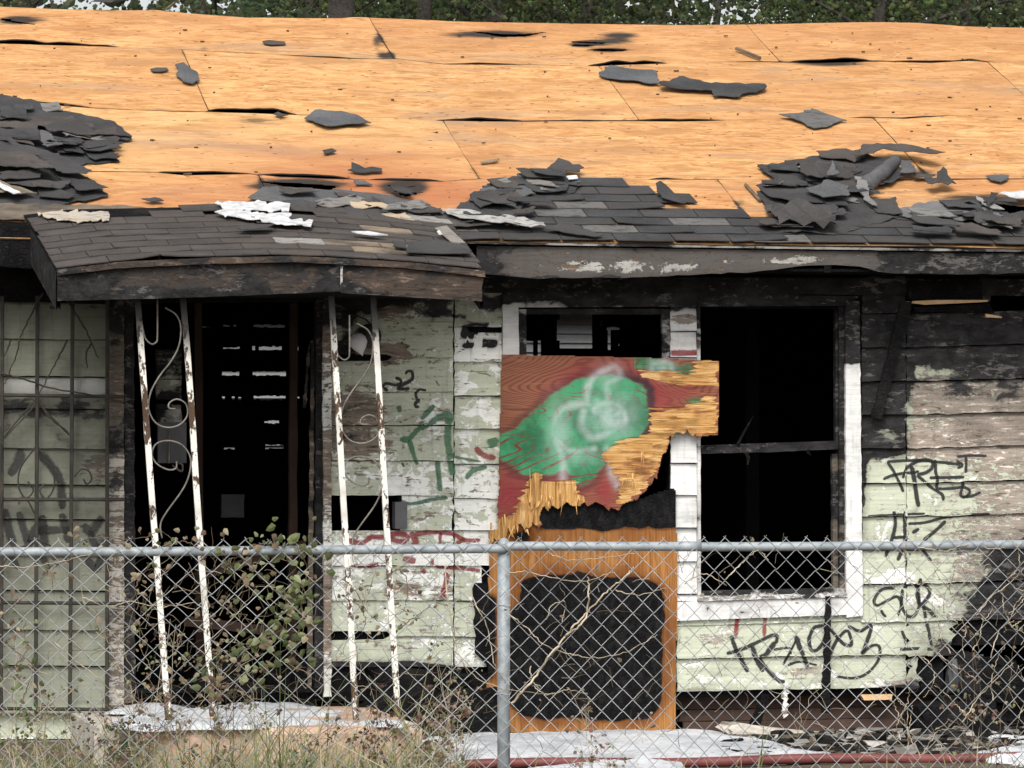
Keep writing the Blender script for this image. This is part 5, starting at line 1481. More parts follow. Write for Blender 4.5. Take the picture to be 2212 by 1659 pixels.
# ------------------------------------------------------------------ splintered painted plywood over the window
def build_painted_board():
    T0 = empty('painted_plywood_board', W(1300, 1140, -0.06), 'splintered reddish plywood with sprayed green shape and white scrawl, over the window', 'plywood')
    out = [(1084, 766), (1240, 769), (1446, 774), (1552, 780), (1553, 862), (1551, 940), (1520, 941), (1502, 937), (1470, 934), (1446, 941), (1443, 962), (1434, 978), (1426, 1000), (1421, 1020), (1408, 1046), (1396, 1060), (1372, 1078), (1352, 1086), (1330, 1100), (1305, 1092), (1280, 1088),
           (1262, 1083), (1247, 1092), (1225, 1084), (1200, 1096), (1172, 1096), (1165, 1150), (1150, 1128), (1136, 1150), (1120, 1132), (1108, 1160), (1096, 1140), (1085, 1176), (1068, 1160), (1060, 1182), (1056, 1150), (1077, 1142), (1079, 1000)]
    # saw-toothed torn lower edge
    q = []
    for i, (x, y) in enumerate(out):
        q.append((x, y))
        x2, y2 = out[(i + 1) % len(out)]
        if y > 930 and y2 > 930 and x < 1551:
            n = max(1, int(math.hypot(x2 - x, y2 - y) / 7))
            for k in range(1, n):
                t = k / n
                q.append((x + (x2 - x) * t + random.uniform(-4, 4), y + (y2 - y) * t + random.choice((-1, 1)) * random.uniform(0, 9)))
    out = q
    nx, ny = 250, 210
    gx, gy = np.meshgrid(np.linspace(1052, 1555, nx), np.linspace(1186, 764, ny))
    Y = -0.075 - 0.02 * sstep(1450, 1552, gx) + 0.02 * (fbm(gx * 0.01, gy * 0.01, 4, 2) - 0.5)
    torn = np.zeros(gx.shape)
    # stripped golden fibre
    for reg, amp in (([(1380, 800), (1480, 808), (1553, 790), (1553, 832), (1470, 836), (1400, 822)], .7), ([(1490, 775), (1553, 780), (1553, 800), (1500, 800)], .75),
                     ([(1400, 890), (1470, 880), (1550, 872), (1553, 942), (1440, 948), (1410, 925)], 1.0), ([(1300, 980), (1420, 925), (1450, 945), (1425, 1010), (1360, 1085), (1330, 1090), (1345, 1040), (1310, 1000)], 1.0),
                     ([(1140, 1050), (1160, 1010), (1168, 1040), (1240, 1040), (1262, 1085), (1170, 1130), (1100, 1170), (1050, 1186), (1050, 1130), (1110, 1110)], 1.0), ([(1520, 850), (1553, 850), (1553, 880), (1510, 880)], .5)):
        d = segdist(gx, gy, list(reg) + [reg[0]])
        ins = inpoly(gx, gy, reg)
        sd_ = np.where(ins, d, -d)
        torn = np.maximum(torn, amp * sstep(-7, 6, sd_ + 30 * (fbm(gx * 0.018, gy * 0.17, 3, 3) - 0.5)))
    # peeled layers are thinner there
    Y = Y + 0.006 * torn
    P = W(gx, gy, 0.0)
    dx, dy, dz = ray(gx, gy)
    k = (Y - CAMY) / dy
    P = np.stack((k * dx, Y, CAMZ + k * dz), -1).reshape(-1, 3)
    green = cr(1, 1, [(1010, 1185), (1130, 1130), (1230, 1030), (1330, 930), (1440, 850), (1560, 800), (1700, 780), (1850, 790), (1940, 840), (1980, 920), (1992, 1020), (1985, 1100), (1930, 1170), (1850, 1210), (1760, 1232), (1725, 1290), (1705, 1350), (1640, 1440), (1560, 1500), (1480, 1490), (1500, 1420), (1450, 1370), (1380, 1405), (1290, 1432), (1180, 1400), (1090, 1345), (1010, 1290)])
    d = segdist(gx, gy, green + [green[0]])
    ins = inpoly(gx, gy, green)
    sdg = np.where(ins, d, -d) + 16 * (fbm(gx * 0.035, gy * 0.05, 52, 4) - 0.5) + 2
    gm = sstep(-9, 9, sdg)
    gm = np.maximum(gm, 0.75 * sstep(26, 6, segdist(gx, gy, cr(1, 1, [(1900, 690), (1990, 690), (2200, 760), (2240, 740)]))) * (gx > 1370))
    gm = np.maximum(gm, 0.7 * gb(gx, gy, 1505, 868, 34, 14))
    rim = 0.9 * sstep(-24, -6, sdg) * sstep(4, -3, sdg) * sstep(1300, 1420, gx) + 0.5 * sstep(-22, -6, sdg) * sstep(4, -3, sdg)
    rim = rim + 0.8 * gb(gx, gy, 1374, 915, 14, 10)
    mar = 0.85 * sstep(-60, -8, sdg) * sstep(1000, 860, gy) * sstep(1120, 1260, gx) * 0.8 + 0.9 * gb(gx, gy, 1100, 1070, 50, 60) + 0.9 * gb(gx, gy, 1220, 1048, 60, 30) + 0.7 * gb(gx, gy, 1385, 960, 60, 30) + 0.5 * gb(gx, gy, 1470, 850, 60, 40) + 0.8 * gb(gx, gy, 1310, 1060, 20, 40)
    wh = np.zeros(gx.shape)
    for wd, st in ((11, [(1440, 1460), (1430, 1300), (1380, 1170), (1390, 1060), (1440, 990), (1560, 960), (1600, 970)]), (10, [(1590, 960), (1600, 850), (1640, 780), (1720, 740), (1780, 720), (1800, 780), (1720, 830), (1730, 900), (1720, 960)]),
                   (11, [(1570, 1010), (1560, 1100), (1620, 1170), (1700, 1160), (1790, 1120), (1840, 1060), (1800, 970), (1700, 960), (1640, 1000), (1740, 1040), (1820, 1000)]), (14, [(1660, 960), (1700, 1030), (1780, 1080)]), (10, [(1720, 1250), (1750, 1330), (1760, 1420), (1790, 1490)]),
                   (9, [(2008, 690), (2015, 760)]), (9, [(2020, 700), (2090, 690), (2130, 700), (2140, 745)]), (8, [(1390, 1180), (1480, 1260), (1640, 1250)])):
        dd = segdist(gx, gy, [tuple(p) for p in smooth(cr(1, 1, st), 5)])
        wh = np.maximum(wh, 0.62 * np.exp(-(dd / (wd * 1.0)) ** 2) * (0.45 + 0.9 * fbm(gx * 0.03, gy * 0.03, int(wd) + len(st), 3)))
    wh = np.maximum(wh, 0.62 * gb(gx, gy, 1318, 900, 50, 48) * (0.5 + fbm(gx * 0.035, gy * 0.035, 44, 3)))
    wh = np.maximum(wh, 0.5 * gb(gx, gy, 1208, 935, 26, 60)); wh = np.maximum(wh, 0.30 * gb(gx, gy, 1240, 985, 60, 22)); wh = np.maximum(wh, 0.35 * gb(gx, gy, 1315, 815, 30, 26))
    wh = np.maximum(wh, 0.45 * gb(gx, gy, 1432, 795, 26, 18))
    Pm = np.stack((gm, wh, np.clip(rim, 0, 1)), -1).reshape(-1, 3)
    soot = 0.65 * sstep(1090, 1150, gy) * (fbm(gx * 0.04, gy * 0.03, 8, 3) > 0.55)
    Q = np.stack((torn, np.clip(mar, 0, 1), soot, sstep(1310, 1280, gx)), -1).reshape(-1, 4)
    fc = np.array(grid_faces(nx, ny))
    jx = gx.ravel(); jy = gy.ravel()
    keep = inpoly(jx[fc].mean(1), jy[fc].mean(1), out)
    faces = [tuple(f) for f in fc[keep]]
    used = np.unique(np.array(faces)); rm = -np.ones(len(P), int); rm[used] = np.arange(len(used))
    V = P[used]; faces = [tuple(rm[list(f)]) for f in faces]
    n = len(V)
    from collections import Counter
    ec = {}
    for f in faces:
        for i in range(4):
            a, b = f[i], f[(i + 1) % 4]
            key = (min(a, b), max(a, b))
            ec[key] = None if key in ec else (a, b)
    side = [e for e in ec.values() if e]
    V2 = np.vstack((V, V + np.array([0, 0.012, 0])))
    faces2 = faces + [(b, a, a + n, b + n) for a, b in side] + [tuple(i + n for i in f[::-1]) for f in faces]
    Pm, Q = Pm[used], Q[used]
    Qb = Q.copy(); Qb[:, 0] = 1
    link('plywood_sheet', mesh('plywood_sheet', V2, faces2, M_BPAINT, {'P': np.vstack((Pm, Pm)), 'Q': np.vstack((Q, Qb))}), T0)
    # loose splinters along the tear
    mb = MB()
    random.seed(5)
    def spl(x, y, ang, L, w, Y):
        a = np.array((x, y)); b = a + L * np.array((math.cos(ang), math.sin(ang)))
        nrm = np.array((-math.sin(ang), math.cos(ang))) * w / 2
        p = [W(*(a + nrm), Y), W(*(a - nrm), Y), W(*(b - nrm * .15), Y - random.uniform(0.004, 0.03)), W(*(b + nrm * .15), Y - random.uniform(0.004, 0.03))]
        t = random.random()
        mb.add(p + [q + np.array([0, 0.004, 0]) for q in p], [(0, 1, 2, 3), (7, 6, 5, 4), (0, 4, 5, 1), (1, 5, 6, 2), (2, 6, 7, 3), (3, 7, 4, 0)], (t, 0, 0))
    for i in range(16):
        t = random.random(); spl(1160 + t * 90, 1062 + random.uniform(-6, 24) , math.pi / 2 + random.gauss(0, .22), random.uniform(8, 40) * random.random() + 8, random.uniform(1.5, 6), -0.088)
    for i in range(11):
        spl(random.uniform(1060, 1140), random.uniform(1110, 1145), math.pi / 2 + random.gauss(0, .3), random.uniform(10, 40), random.uniform(1.5, 6), -0.088)
    for i in range(10):
        spl(random.uniform(1142, 1162), random.uniform(1060, 1100), -math.pi / 2 + random.uniform(-.06, .06), random.uniform(30, 62), random.uniform(2, 6), -0.09)
    for i in range(16):
        t = random.random(); x = 1440 - t * 95; y = 945 + t * 125
        spl(x + random.uniform(-25, 0), y + random.uniform(-30, 0), random.choice((0.0, math.pi / 2)) + random.uniform(-.15, .15), random.uniform(14, 40), random.uniform(1.5, 4), -0.09)
    for i in range(12):
        spl(random.uniform(1400, 1500), random.choice((808, 822, 832, 900, 915, 930)) + random.uniform(-7, 7), random.uniform(-.08, .08), random.uniform(25, 70), random.uniform(1.2, 3.2), -0.102)
    o = mb.build('splinters', M_SPL, T0); o['kind'] = 'stuff'
def splmat():
    k = NM('golden_splinter', 0.8, 0.2)
    R, G, B, A = k.attr()
    k.col(k.mix(R, (0.36, 0.17, 0.05), (0.74, 0.48, 0.19)))
    return k.m
M_SPL = splmat()
build_painted_board()

def build_lower_board():
    T0 = empty('scorched_plywood_board', W(1260, 1592, -0.06), 'orange plywood sheet with a big charred black patch, standing behind the fence post', 'plywood')
    nx, ny = 130, 160
    gx, gy = np.meshgrid(np.linspace(1048, 1463, nx), np.linspace(1596, 1052, ny))
    out = [(1058, 1176), (1085, 1150), (1120, 1120), (1165, 1094), (1260, 1078), (1330, 1094), (1392, 1074), (1428, 1062), (1452, 1056), (1461, 1058), (1462, 1300), (1461, 1440), (1458, 1592), (1300, 1590), (1180, 1586), (1049, 1577), (1052, 1530), (1054, 1400), (1056, 1250)]
    Y = -0.045 + 0.008 * (fbm(gx * 0.01, gy * 0.01, 14, 2) - 0.5)
    dx, dy, dz = ray(gx, gy); k = (Y - CAMY) / dy
    P = np.stack((k * dx, Y, CAMZ + k * dz), -1).reshape(-1, 3)
    blk = [(1132, 1258), (1180, 1244), (1240, 1243), (1330, 1250), (1408, 1258), (1428, 1272), (1430, 1340), (1426, 1420), (1428, 1490), (1420, 1530), (1396, 1548), (1330, 1554), (1260, 1550), (1190, 1550), (1130, 1542), (1108, 1520), (1096, 1508), (1088, 1440), (1096, 1380), (1108, 1330), (1128, 1290)]
    d = segdist(gx, gy, blk + [blk[0]]); sdb = np.where(inpoly(gx, gy, blk), d, -d)
    R = sstep(-12, 6, sdb + 20 * (fbm(gx * 0.028, gy * 0.03, 6, 4) - 0.5))
    topb = 1140 + 14 * (fbm(gx * 0.02, gx * 0, 3, 3) - 0.5) + 20 * np.sin((gx - 1130) / 330 * math.pi) * (gx > 1130) * 0.3
    R = np.maximum(R, sstep(8, -12, gy - topb) * sstep(1150, 1180, gx))
    R = np.maximum(R, 0.75 * gb(gx, gy, 1128, 1160, 26, 18))
    R = np.maximum(R, 0.8 * sstep(1085, 1060, gx) * sstep(1270, 1300, gy) * sstep(1500, 1440, gy))
    G = 1.0 * sstep(-38, -2, sdb + 30 * (fbm(gx * 0.02, gy * 0.02, 16, 3) - 0.5)) + 0.5 * sstep(60, 10, np.abs(gy - topb)) * (gx > 1150) + 0.5 * gb(gx, gy, 1445, 1390, 20, 60)
    A = np.stack((R, np.clip(G, 0, 1) * 0.8, 0 * R), -1).reshape(-1, 3)
    fc = np.array(grid_faces(nx, ny)); jx, jy = gx.ravel(), gy.ravel()
    keep = inpoly(jx[fc].mean(1), jy[fc].mean(1), out)
    fc = fc[keep]
    used = np.unique(fc); rm = -np.ones(len(P), int); rm[used] = np.arange(len(used))
    V = P[used]; faces = [tuple(rm[f]) for f in fc]; n = len(V); A = A[used]
    ec = {}
    for f in faces:
        for i in range(4):
            a, b = f[i], f[(i + 1) % 4]; key = (min(a, b), max(a, b)); ec[key] = None if key in ec else (a, b)
    V2 = np.vstack((V, V + np.array([0, 0.015, 0])))
    faces2 = faces + [(b, a, a + n, b + n) for a, b in [e for e in ec.values() if e]] + [tuple(i + n for i in f[::-1]) for f in faces]
    link('plywood_sheet', mesh('plywood_sheet', V2, faces2, M_LPLY, {'M': np.vstack((A, A))}), T0)
    board('charred_batten', [(1025, 1260), (1056, 1259)], [(1028, 1410), (1056, 1440)], -0.05, 0.03, M_CHAR, T0, 4, 14, 0, None, 3, 3, 91)
build_lower_board()

# ------------------------------------------------------------------ porch posts of scrolled iron
def rail_bar(mb, p, q, y0, y1, w=0.030, n=40, sootline=None):
    A, B = W(*p, y0), W(*q, y1)
    t = np.linspace(0, 1, n)[:, None]
    C = A * (1 - t) + B * t
    C[:, 0] += 0.004 * (vn(np.arange(n) * 0.17, np.zeros(n), int(p[0])) - 0.5)
    px, py = PX(C)
    sootl = sstep(790, 690, py) + 0.25 * (vn(py * 0.05, px * 0.01, 3) > 0.8)
    G = 0.1 + 0.5 * sstep(1450, 1550, py) + 0.35 * sbox(py, py, 850, 930, 850, 930, 20)
    V, Fc, At = [], [], []
    h = w / 2
    for i in range(n):
        for sx, sy in ((-1, -1), (1, -1), (1, 1), (-1, 1)):
            V.append(C[i] + np.array((sx * h, sy * h * 0.7, 0)))
            At.append((min(1, sootl[i]), G[i], 0))
    for i in range(n - 1):
        for k in range(4):
            k2 = (k + 1) % 4
            Fc.append((i * 4 + k, i * 4 + k2, i * 4 + 4 + k2, i * 4 + 4 + k))
    Fc += [(3, 2, 1, 0), tuple((n - 1) * 4 + k for k in range(4))]
    mb.add(V, Fc, At)
SCROLLS = [[(1070, 335), (1140, 380), (1172, 460), (1160, 580), (1110, 680), (1040, 770), (982, 870), (962, 960), (975, 1030), (1020, 1090), (1095, 1112), (1170, 1090), (1215, 1030), (1205, 960), (1150, 928), (1100, 950), (1095, 985), (1140, 992)],
           [(1145, 1330), (1140, 1375), (1090, 1385), (1020, 1350), (985, 1290), (1010, 1220), (1090, 1197), (1180, 1225), (1235, 1310), (1225, 1420), (1180, 1520), (1080, 1659), (1040, 1740), (1050, 1830)],
           [(920, 440), (940, 530), (980, 570), (1010, 560), (1020, 520), (1020, 280)]]
for (dx, dy, a, b, label) in ((0, 0, ((297, 644), (364, 1572)), ((396, 644), (459, 1548)), 'leaning white iron porch post with scrolls in front of the dark doorway'),
                              (415, 34, ((716, 640), (770, 1556)), ((806, 640), (859, 1548)), 'leaning white iron porch post in front of the peeling siding beside the door')):
    t = empty('porch_post', W(a[1][0] + 45, 1560, -1.40), label, 'porch post', 'iron porch posts')
    for e in (a, b):
        mb = MB(); rail_bar(mb, e[0], e[1], -1.42, -1.42); mb.build('rail', M_POLE, t)
    for sc in SCROLLS:
        mb = MB()
        pts = [(x + dx, y + dy) for x, y in c4_(sc)]
        mb.tube(W(smooth(pts, 5)[:, 0], smooth(pts, 5)[:, 1], -1.41), 0.0045, 6)
        mb.build('scroll', M_SCROLL, t, smooth_=True)

# ------------------------------------------------------------------ iron grille at the left
GR = empty('security_grille', W(120, 1535, -0.09), 'dark iron security grille with scrolls over the left wall', 'grille')
for x0, x1 in ((5, 2), (81, 77), (157, 151), (232, 231)):
    mb = MB()
    a, b = W(x0, 640, -0.09), W(x1, 1532, -0.09)
    t = np.linspace(0, 1, 10)[:, None]
    mb.tube(a * (1 - t) + b * t, 0.011, 6); mb.build('bar', M_IRON, GR)
for y0, y1 in ((851, 857), (1079, 1079), (1300, 1304), (1529, 1533)):
    mb = MB(); a, b = W(-150, y0, -0.088), W(268, y1, -0.088)
    mb.tube([a, (a + b) / 2, b], 0.010, 6); mb.build('bar', M_IRON, GR)
for pts in ([(78, 865), (45, 900), (5, 950)], [(80, 868), (110, 900), (150, 940)], [(78, 965), (45, 1010), (40, 1050), (55, 1075), (72, 1060), (60, 1040)], [(80, 965), (112, 1005), (117, 1050), (100, 1078), (86, 1060), (97, 1045)],
            [(160, 1030), (175, 1014), (192, 1018), (198, 1035), (188, 1046), (180, 1035)], [(40, 1090), (45, 1075), (60, 1082), (75, 1110)], [(5, 1220), (30, 1190), (75, 1170)], [(80, 1165), (110, 1180), (150, 1215)]):
    mb = MB(); s = smooth(pts, 6); mb.tube(W(s[:, 0], s[:, 1], -0.09), 0.005, 5); mb.build('scroll', M_IRON, GR)

CREEP = empty('dead_creeper', W(80, 1500, -0.11), 'dead black creeper stems climbing the iron grille at the left', 'creeper')
for pts in ([(92, 632), (75, 665), (55, 705), (42, 735), (38, 760), (22, 800), (10, 830)], [(140, 640), (165, 680), (190, 722), (205, 760), (214, 775)], [(145, 735), (128, 770), (105, 812), (85, 852)], [(0, 806), (50, 818), (110, 838), (180, 850), (260, 868), (290, 900)], [(24, 735), (10, 770)], [(196, 742), (186, 770), (190, 795)],
            [(85, 870), (110, 905), (150, 935)], [(75, 875), (40, 915), (8, 950)], [(2, 960), (6, 1040), (2, 1110), (8, 1170)]):
    mb = MB(); s = smooth(pts, 7)
    P_ = W(s[:, 0], s[:, 1], -0.115); P_ = P_ + 0.006 * (rng.random(P_.shape) - 0.5)
    mb.tube(P_, np.linspace(0.006, 0.003, len(P_)), 5); mb.build('stem', M_IRON, CREEP)

# ------------------------------------------------------------------ wall lamp
LP = empty('wall_lamp', W(775, 745, -0.03), 'broken porch lamp with pointed milky glass hanging by its wire', 'lamp')
def lathe(mb, c, axis, prof, n=16, a=None):
    c = np.array(c); ax = np.array(axis, float); ax /= np.linalg.norm(ax)
    u = np.cross(ax, (0, 0, 1.0)); u = u / np.linalg.norm(u) if np.linalg.norm(u) > 1e-3 else np.array((1.0, 0, 0))
    w = np.cross(ax, u)
    V = [c + ax * z + r * (math.cos(2 * math.pi * k / n) * u + math.sin(2 * math.pi * k / n) * w) for z, r in prof for k in range(n)]
    Fc = [(i * n + k, i * n + (k + 1) % n, (i + 1) * n + (k + 1) % n, (i + 1) * n + k) for i in range(len(prof) - 1) for k in range(n)]
    mb.add(V, Fc, a)
mb = MB(); lathe(mb, W(797, 726, -0.02), (0, -1, 0.0), [(-0.01, 0.068), (0.012, 0.068), (0.03, 0.055), (0.045, 0.03), (0.05, 0.0)]); mb.build('back_plate', M_IRON, LP, smooth_=True)
mb = MB(); lathe(mb, W(775, 742, -0.10), (-0.35, -0.25, 1.0), [(-0.075, 0.0), (-0.055, 0.012), (-0.03, 0.034), (0.0, 0.05), (0.03, 0.046), (0.05, 0.03), (0.055, 0.02)]); mb.build('glass_shade', M_LAMP, LP, smooth_=True)
mb = MB(); s = smooth([(797, 720), (785, 708), (772, 712), (766, 726), (770, 735)], 6); mb.tube(W(s[:, 0], s[:, 1], -0.07), 0.004, 5)
s = smooth([(755, 680), (775, 684), (790, 690), (800, 700)], 5); mb.tube(W(s[:, 0], s[:, 1], -0.03), 0.004, 5); mb.build('wire', M_IRON, LP)

# ------------------------------------------------------------------ charred things on the wall
def top_board(name, label, cat, *a, **k):
    o = board(name, *a, **k); tag(o, label, cat); return o
top_board('hanging_plank', 'charred plank hanging askew on the sooty wall right of the window', 'plank', [(1946, 655), (1972, 650)], [(1883, 902), (1903, 906)], -0.075, 0.02, M_CHAR, None, 5, 26, -0.02, None, 0, 1.5, seed=61)
top_board('charred_stake', 'thin charred stake standing against the wall under the open window', 'stake', [(1785, 1288), (1795, 1288)], [(1775, 1540), (1793, 1540)], -0.09, 0.02, M_CHAR, None, 4, 30, 0.015, None, 0, 2.0, seed=63)
top_board('wood_offcut', 'pale wood offcut lying in the gap under the siding at right', 'wood scrap', [(1858, 1501), (1930, 1500)], [(1868, 1513), (1926, 1511)], -0.03, 0.05, M_RAWWOOD, None, 8, 3, 0, None, 1, 2, seed=64)
top_board('peeled_strip', 'pale peeled strip of siding dangling below the black tag', 'wood scrap', [(1692, 1478), (1704, 1470)], [(1690, 1552), (1700, 1548)], -0.05, 0.01, M_SIDING, None, 3, 16, 0, lambda px, py: (0.15 + 0 * px, 0.2 + 0 * px, 0.4 + 0 * px), 0, 4, seed=65)
top_board('charred_prop', 'charred stick leaning against the brown skirting boards', 'stick', [(1650, 1498), (1664, 1502)], [(1608, 1592), (1632, 1600)], -0.06, 0.03, M_CHAR, None, 4, 12, 0, None, 0, 1.5, seed=66)

# ------------------------------------------------------------------ porch slab, rubble, foam, pipe
SLZ = 0.245
def build_slab():
    a, b = W(338, 1570, -1.75), W(912, 1570, -1.75)
    xs = np.linspace(a[0], b[0], 60); zs = np.linspace(-0.05, SLZ, 10)
    mb = MB()
    gx, gz = np.meshgrid(xs, zs)
    gy = -1.75 + 0.03 * (fbm(gx * 6, gz * 8, 3, 4) - 0.5) + 0.02 * (gz > SLZ - 0.01)
    mb.add(np.stack((gx, gy, gz + 0.012 * (fbm(gx * 5, gz * 0, 8, 3) - 0.5) * (gz > SLZ - 0.02)), -1).reshape(-1, 3), grid_faces(60, 10))
    ys = np.linspace(-1.73, -0.02, 30)
    gx, gy = np.meshgrid(xs, ys)
    mb.add(np.stack((gx, gy, SLZ + 0.012 * (fbm(gx * 5, gy * 0, 8, 3) - 0.5) * np.exp(-(gy + 1.73) * 9)), -1).reshape(-1, 3), grid_faces(60, 30))
    for x in (a[0], b[0]):
        gy, gz = np.meshgrid(ys, zs)
        mb.add(np.stack((x + 0 * gy, gy, gz), -1).reshape(-1, 3), grid_faces(30, 10))
    o = mb.build('porch_slab', M_CONC, None, smooth_=False)
    tag(o, 'tan concrete porch slab in front of the doorway', None, None, 'structure')
    # ledge to the left of the slab
    p, q = W(200, 1600, -1.2), W(338, 1600, -1.2)
    mb = MB(); mb.box(p[0], q[0], -1.25, -0.03, 0.0, SLZ - 0.015)
    o = mb.build('porch_ledge', M_RUBBLE); tag(o, 'grey ledge beside the porch slab', None, None, 'structure')
build_slab()

def foam(name, label, poly, z, seed, amp=0.05, thr=0.35, cell=0.022, zfun=None, thin=0.5, kin=0.5):
    pts = np.array([WZ(x, y, z) for x, y in poly])
    x0, x1 = pts[:, 0].min(), pts[:, 0].max(); y0, y1 = pts[:, 1].min(), pts[:, 1].max()
    nx, ny = int((x1 - x0) / cell) + 2, int((y1 - y0) / (cell * 1.5)) + 2
    gx, gy = np.meshgrid(np.linspace(x0, x1, nx), np.linspace(y0, y1, ny))
    pl = [(p[0], p[1]) for p in pts]
    d = segdist(gx, gy, pl + [pl[0]]); sd_ = np.where(inpoly(gx, gy, pl), d, -d)
    n = fbm(gx * 4, gy * 3, seed, 4)
    m = np.where(sd_ > 0, np.clip(sd_ / 0.12, 0, 1) * kin, np.clip(sd_ / 0.12, -1, 0) * 0.5) + (n - thr)
    h = amp * np.clip(m, 0, 0.6) ** thin * (0.55 + 0.9 * fbm(gx * 9, gy * 7, seed + 3, 4))
    zz = (z if zfun is None else zfun(gx, gy)) + h - 0.006
    V = np.stack((gx, gy, zz), -1).reshape(-1, 3)
    fc = np.array(grid_faces(nx, ny)); keep = (m.ravel()[fc] > 0).any(1)
    fc = fc[keep]; used = np.unique(fc); rm = -np.ones(len(V), int); rm[used] = np.arange(len(used))
    o = link(name, mesh(name, V[used], [tuple(rm[f]) for f in fc], M_FOAM, None, True))
    tag(o, label, None, None, 'stuff')
    return o
zg = lambda x, y: np.interp(y, [-30, -4.2, -1.6, -0.3, 30], [-0.02, 0.0, 0.02, 0.075, 0.08]) + 0.006
foam('foam', 'white foam smeared over the porch slab below the doorway', [(240, 1508), (420, 1492), (692, 1494), (760, 1556), (905, 1560), (905, 1572), (700, 1566), (560, 1572), (350, 1577), (250, 1572)], SLZ + 0.003, 4, 0.045, 0.56, 0.016, None, 0.5, 0.16)
foam('foam', 'white foam sheet on the ground below the scorched plywood', [(1000, 1584), (1200, 1592), (1380, 1594), (1470, 1592), (1600, 1604), (1720, 1618), (1800, 1630), (1700, 1637), (1450, 1638), (1250, 1638), (960, 1640), (950, 1625)], 0.045, 9, 0.035, 0.44, 0.020, zg, 0.5, 0.30)
foam('foam', 'patchy white foam between porch slab and fence post', [(910, 1584), (1060, 1578), (1080, 1606), (1000, 1640), (950, 1625), (915, 1605)], 0.06, 15, 0.06, 0.50, 0.02, zg, 0.5, 0.12)
foam('foam', 'white foam heap over the debris at the right corner', [(2085, 1592), (2160, 1580), (2330, 1576), (2330, 1624), (2200, 1622), (2120, 1612)], 0.10, 22, 0.08, 0.50, 0.02, zg, 0.5, 0.15)
foam('foam', 'white foam clumps in front of the red pipe', [(1130, 1668), (1350, 1660), (1470, 1664), (1500, 1700), (1130, 1700)], 0.02, 27, 0.07, 0.35, 0.022, zg)

# red pipe on the ground
mb = MB()
xs = np.linspace(985, 2330, 40)
pts = np.array([WZ(x, 1644 + (4 if x < 1080 else 0), 0.035) for x in xs])
pts[:, 1] = -1.76; pts[:, 2] = 0.046 + 0.006 * np.sin(np.arange(40) * 0.35)
mb.tube(smooth(pts, 2), 0.026, 12)
o = mb.build('red_pipe', M_PIPE, None, smooth_=True)
tag(o, 'dull red pipe lying along the ground in front of the house', 'pipe')

# broken footing pieces and burnt debris, each a piece of its own
def lump(name, label, cat, px, py, Y, sx, sy, sz, mat, seed, group=None):
    c = W(px, py, Y)
    bm = bmesh.new()
    bmesh.ops.create_cube(bm, size=1.0)
    bmesh.ops.subdivide_edges(bm, edges=bm.edges[:], cuts=3, use_grid_fill=True)
    V = np.array([v.co for v in bm.verts]); Fc = [[v.index for v in f.verts] for f in (bm.verts.index_update() or bm.faces)]
    bm.free()
    r = np.linalg.norm(V, axis=1)[:, None]
    V = V * (0.75 + 0.25 * 0.6 / (r + 1e-3))
    N_ = np.stack([fbm(V[:, 0] * 3 + seed, V[:, 2] * 3 + V[:, 1] * 2.3, seed + k, 3) for k in range(3)], -1) - 0.5
    V = (V + 0.45 * N_) * np.array((sx, sy, sz)) 
    V[:, 2] = np.maximum(V[:, 2], -sz * 0.5)
    V[:, 2] += V[:, 0] * random.uniform(-.2, .2)
    o = link(name, mesh(name, V + np.array([c[0], Y, c[2]]), Fc, mat))
    tag(o, label, cat, group)
    return o
random.seed(21)
lump('concrete_chunk', 'long pale broken footing under the brown skirting boards', 'rubble', 1760, 1600, -0.08, 1.05, 0.16, 0.085, M_RUBBLE, 3)
lump('concrete_chunk', 'short pale broken footing piece at the left end of the brown boards', 'rubble', 1650, 1606, -0.20, 0.35, 0.15, 0.06, M_RUBBLE, 8)
lump('concrete_chunk', 'pale footing stone with dark stain, right of the long footing', 'rubble', 1965, 1602, -0.10, 0.42, 0.18, 0.09, M_RUBBLE, 12)
lump('burnt_log', 'burnt black beam lying below the footing stones', 'debris', 2010, 1625, -0.25, 0.9, 0.16, 0.10, M_CHAR, 17)
lump('burnt_lump', 'charred lump in the hole at the right corner', 'debris', 2125, 1470, -0.02, 0.34, 0.2, 0.26, M_CHAR, 23)
lump('burnt_bag', 'sooty grey bundle in the burnt hole at far right', 'debris', 2085, 1455, 0.02, 0.2, 0.16, 0.2, M_BOX, 29)
lump('burnt_lump', 'black debris heap beside the foam at the right corner', 'debris', 2060, 1560, -0.06, 0.5, 0.25, 0.22, M_CHAR, 31)
lump('burnt_beam', 'charred sill beam at the far right below the hole', 'debris', 2150, 1530, 0.0, 0.7, 0.12, 0.16, M_CHAR, 37)
lump('burnt_lump', 'dark burnt heap under the middle siding near the fence post', 'debris', 985, 1550, -0.10, 0.5, 0.3, 0.28, M_CHAR, 41)
lump('burnt_lump', 'blackened heap under the siding beside the right porch post', 'debris', 900, 1510, -0.05, 0.55, 0.2, 0.3, M_CHAR, 43)

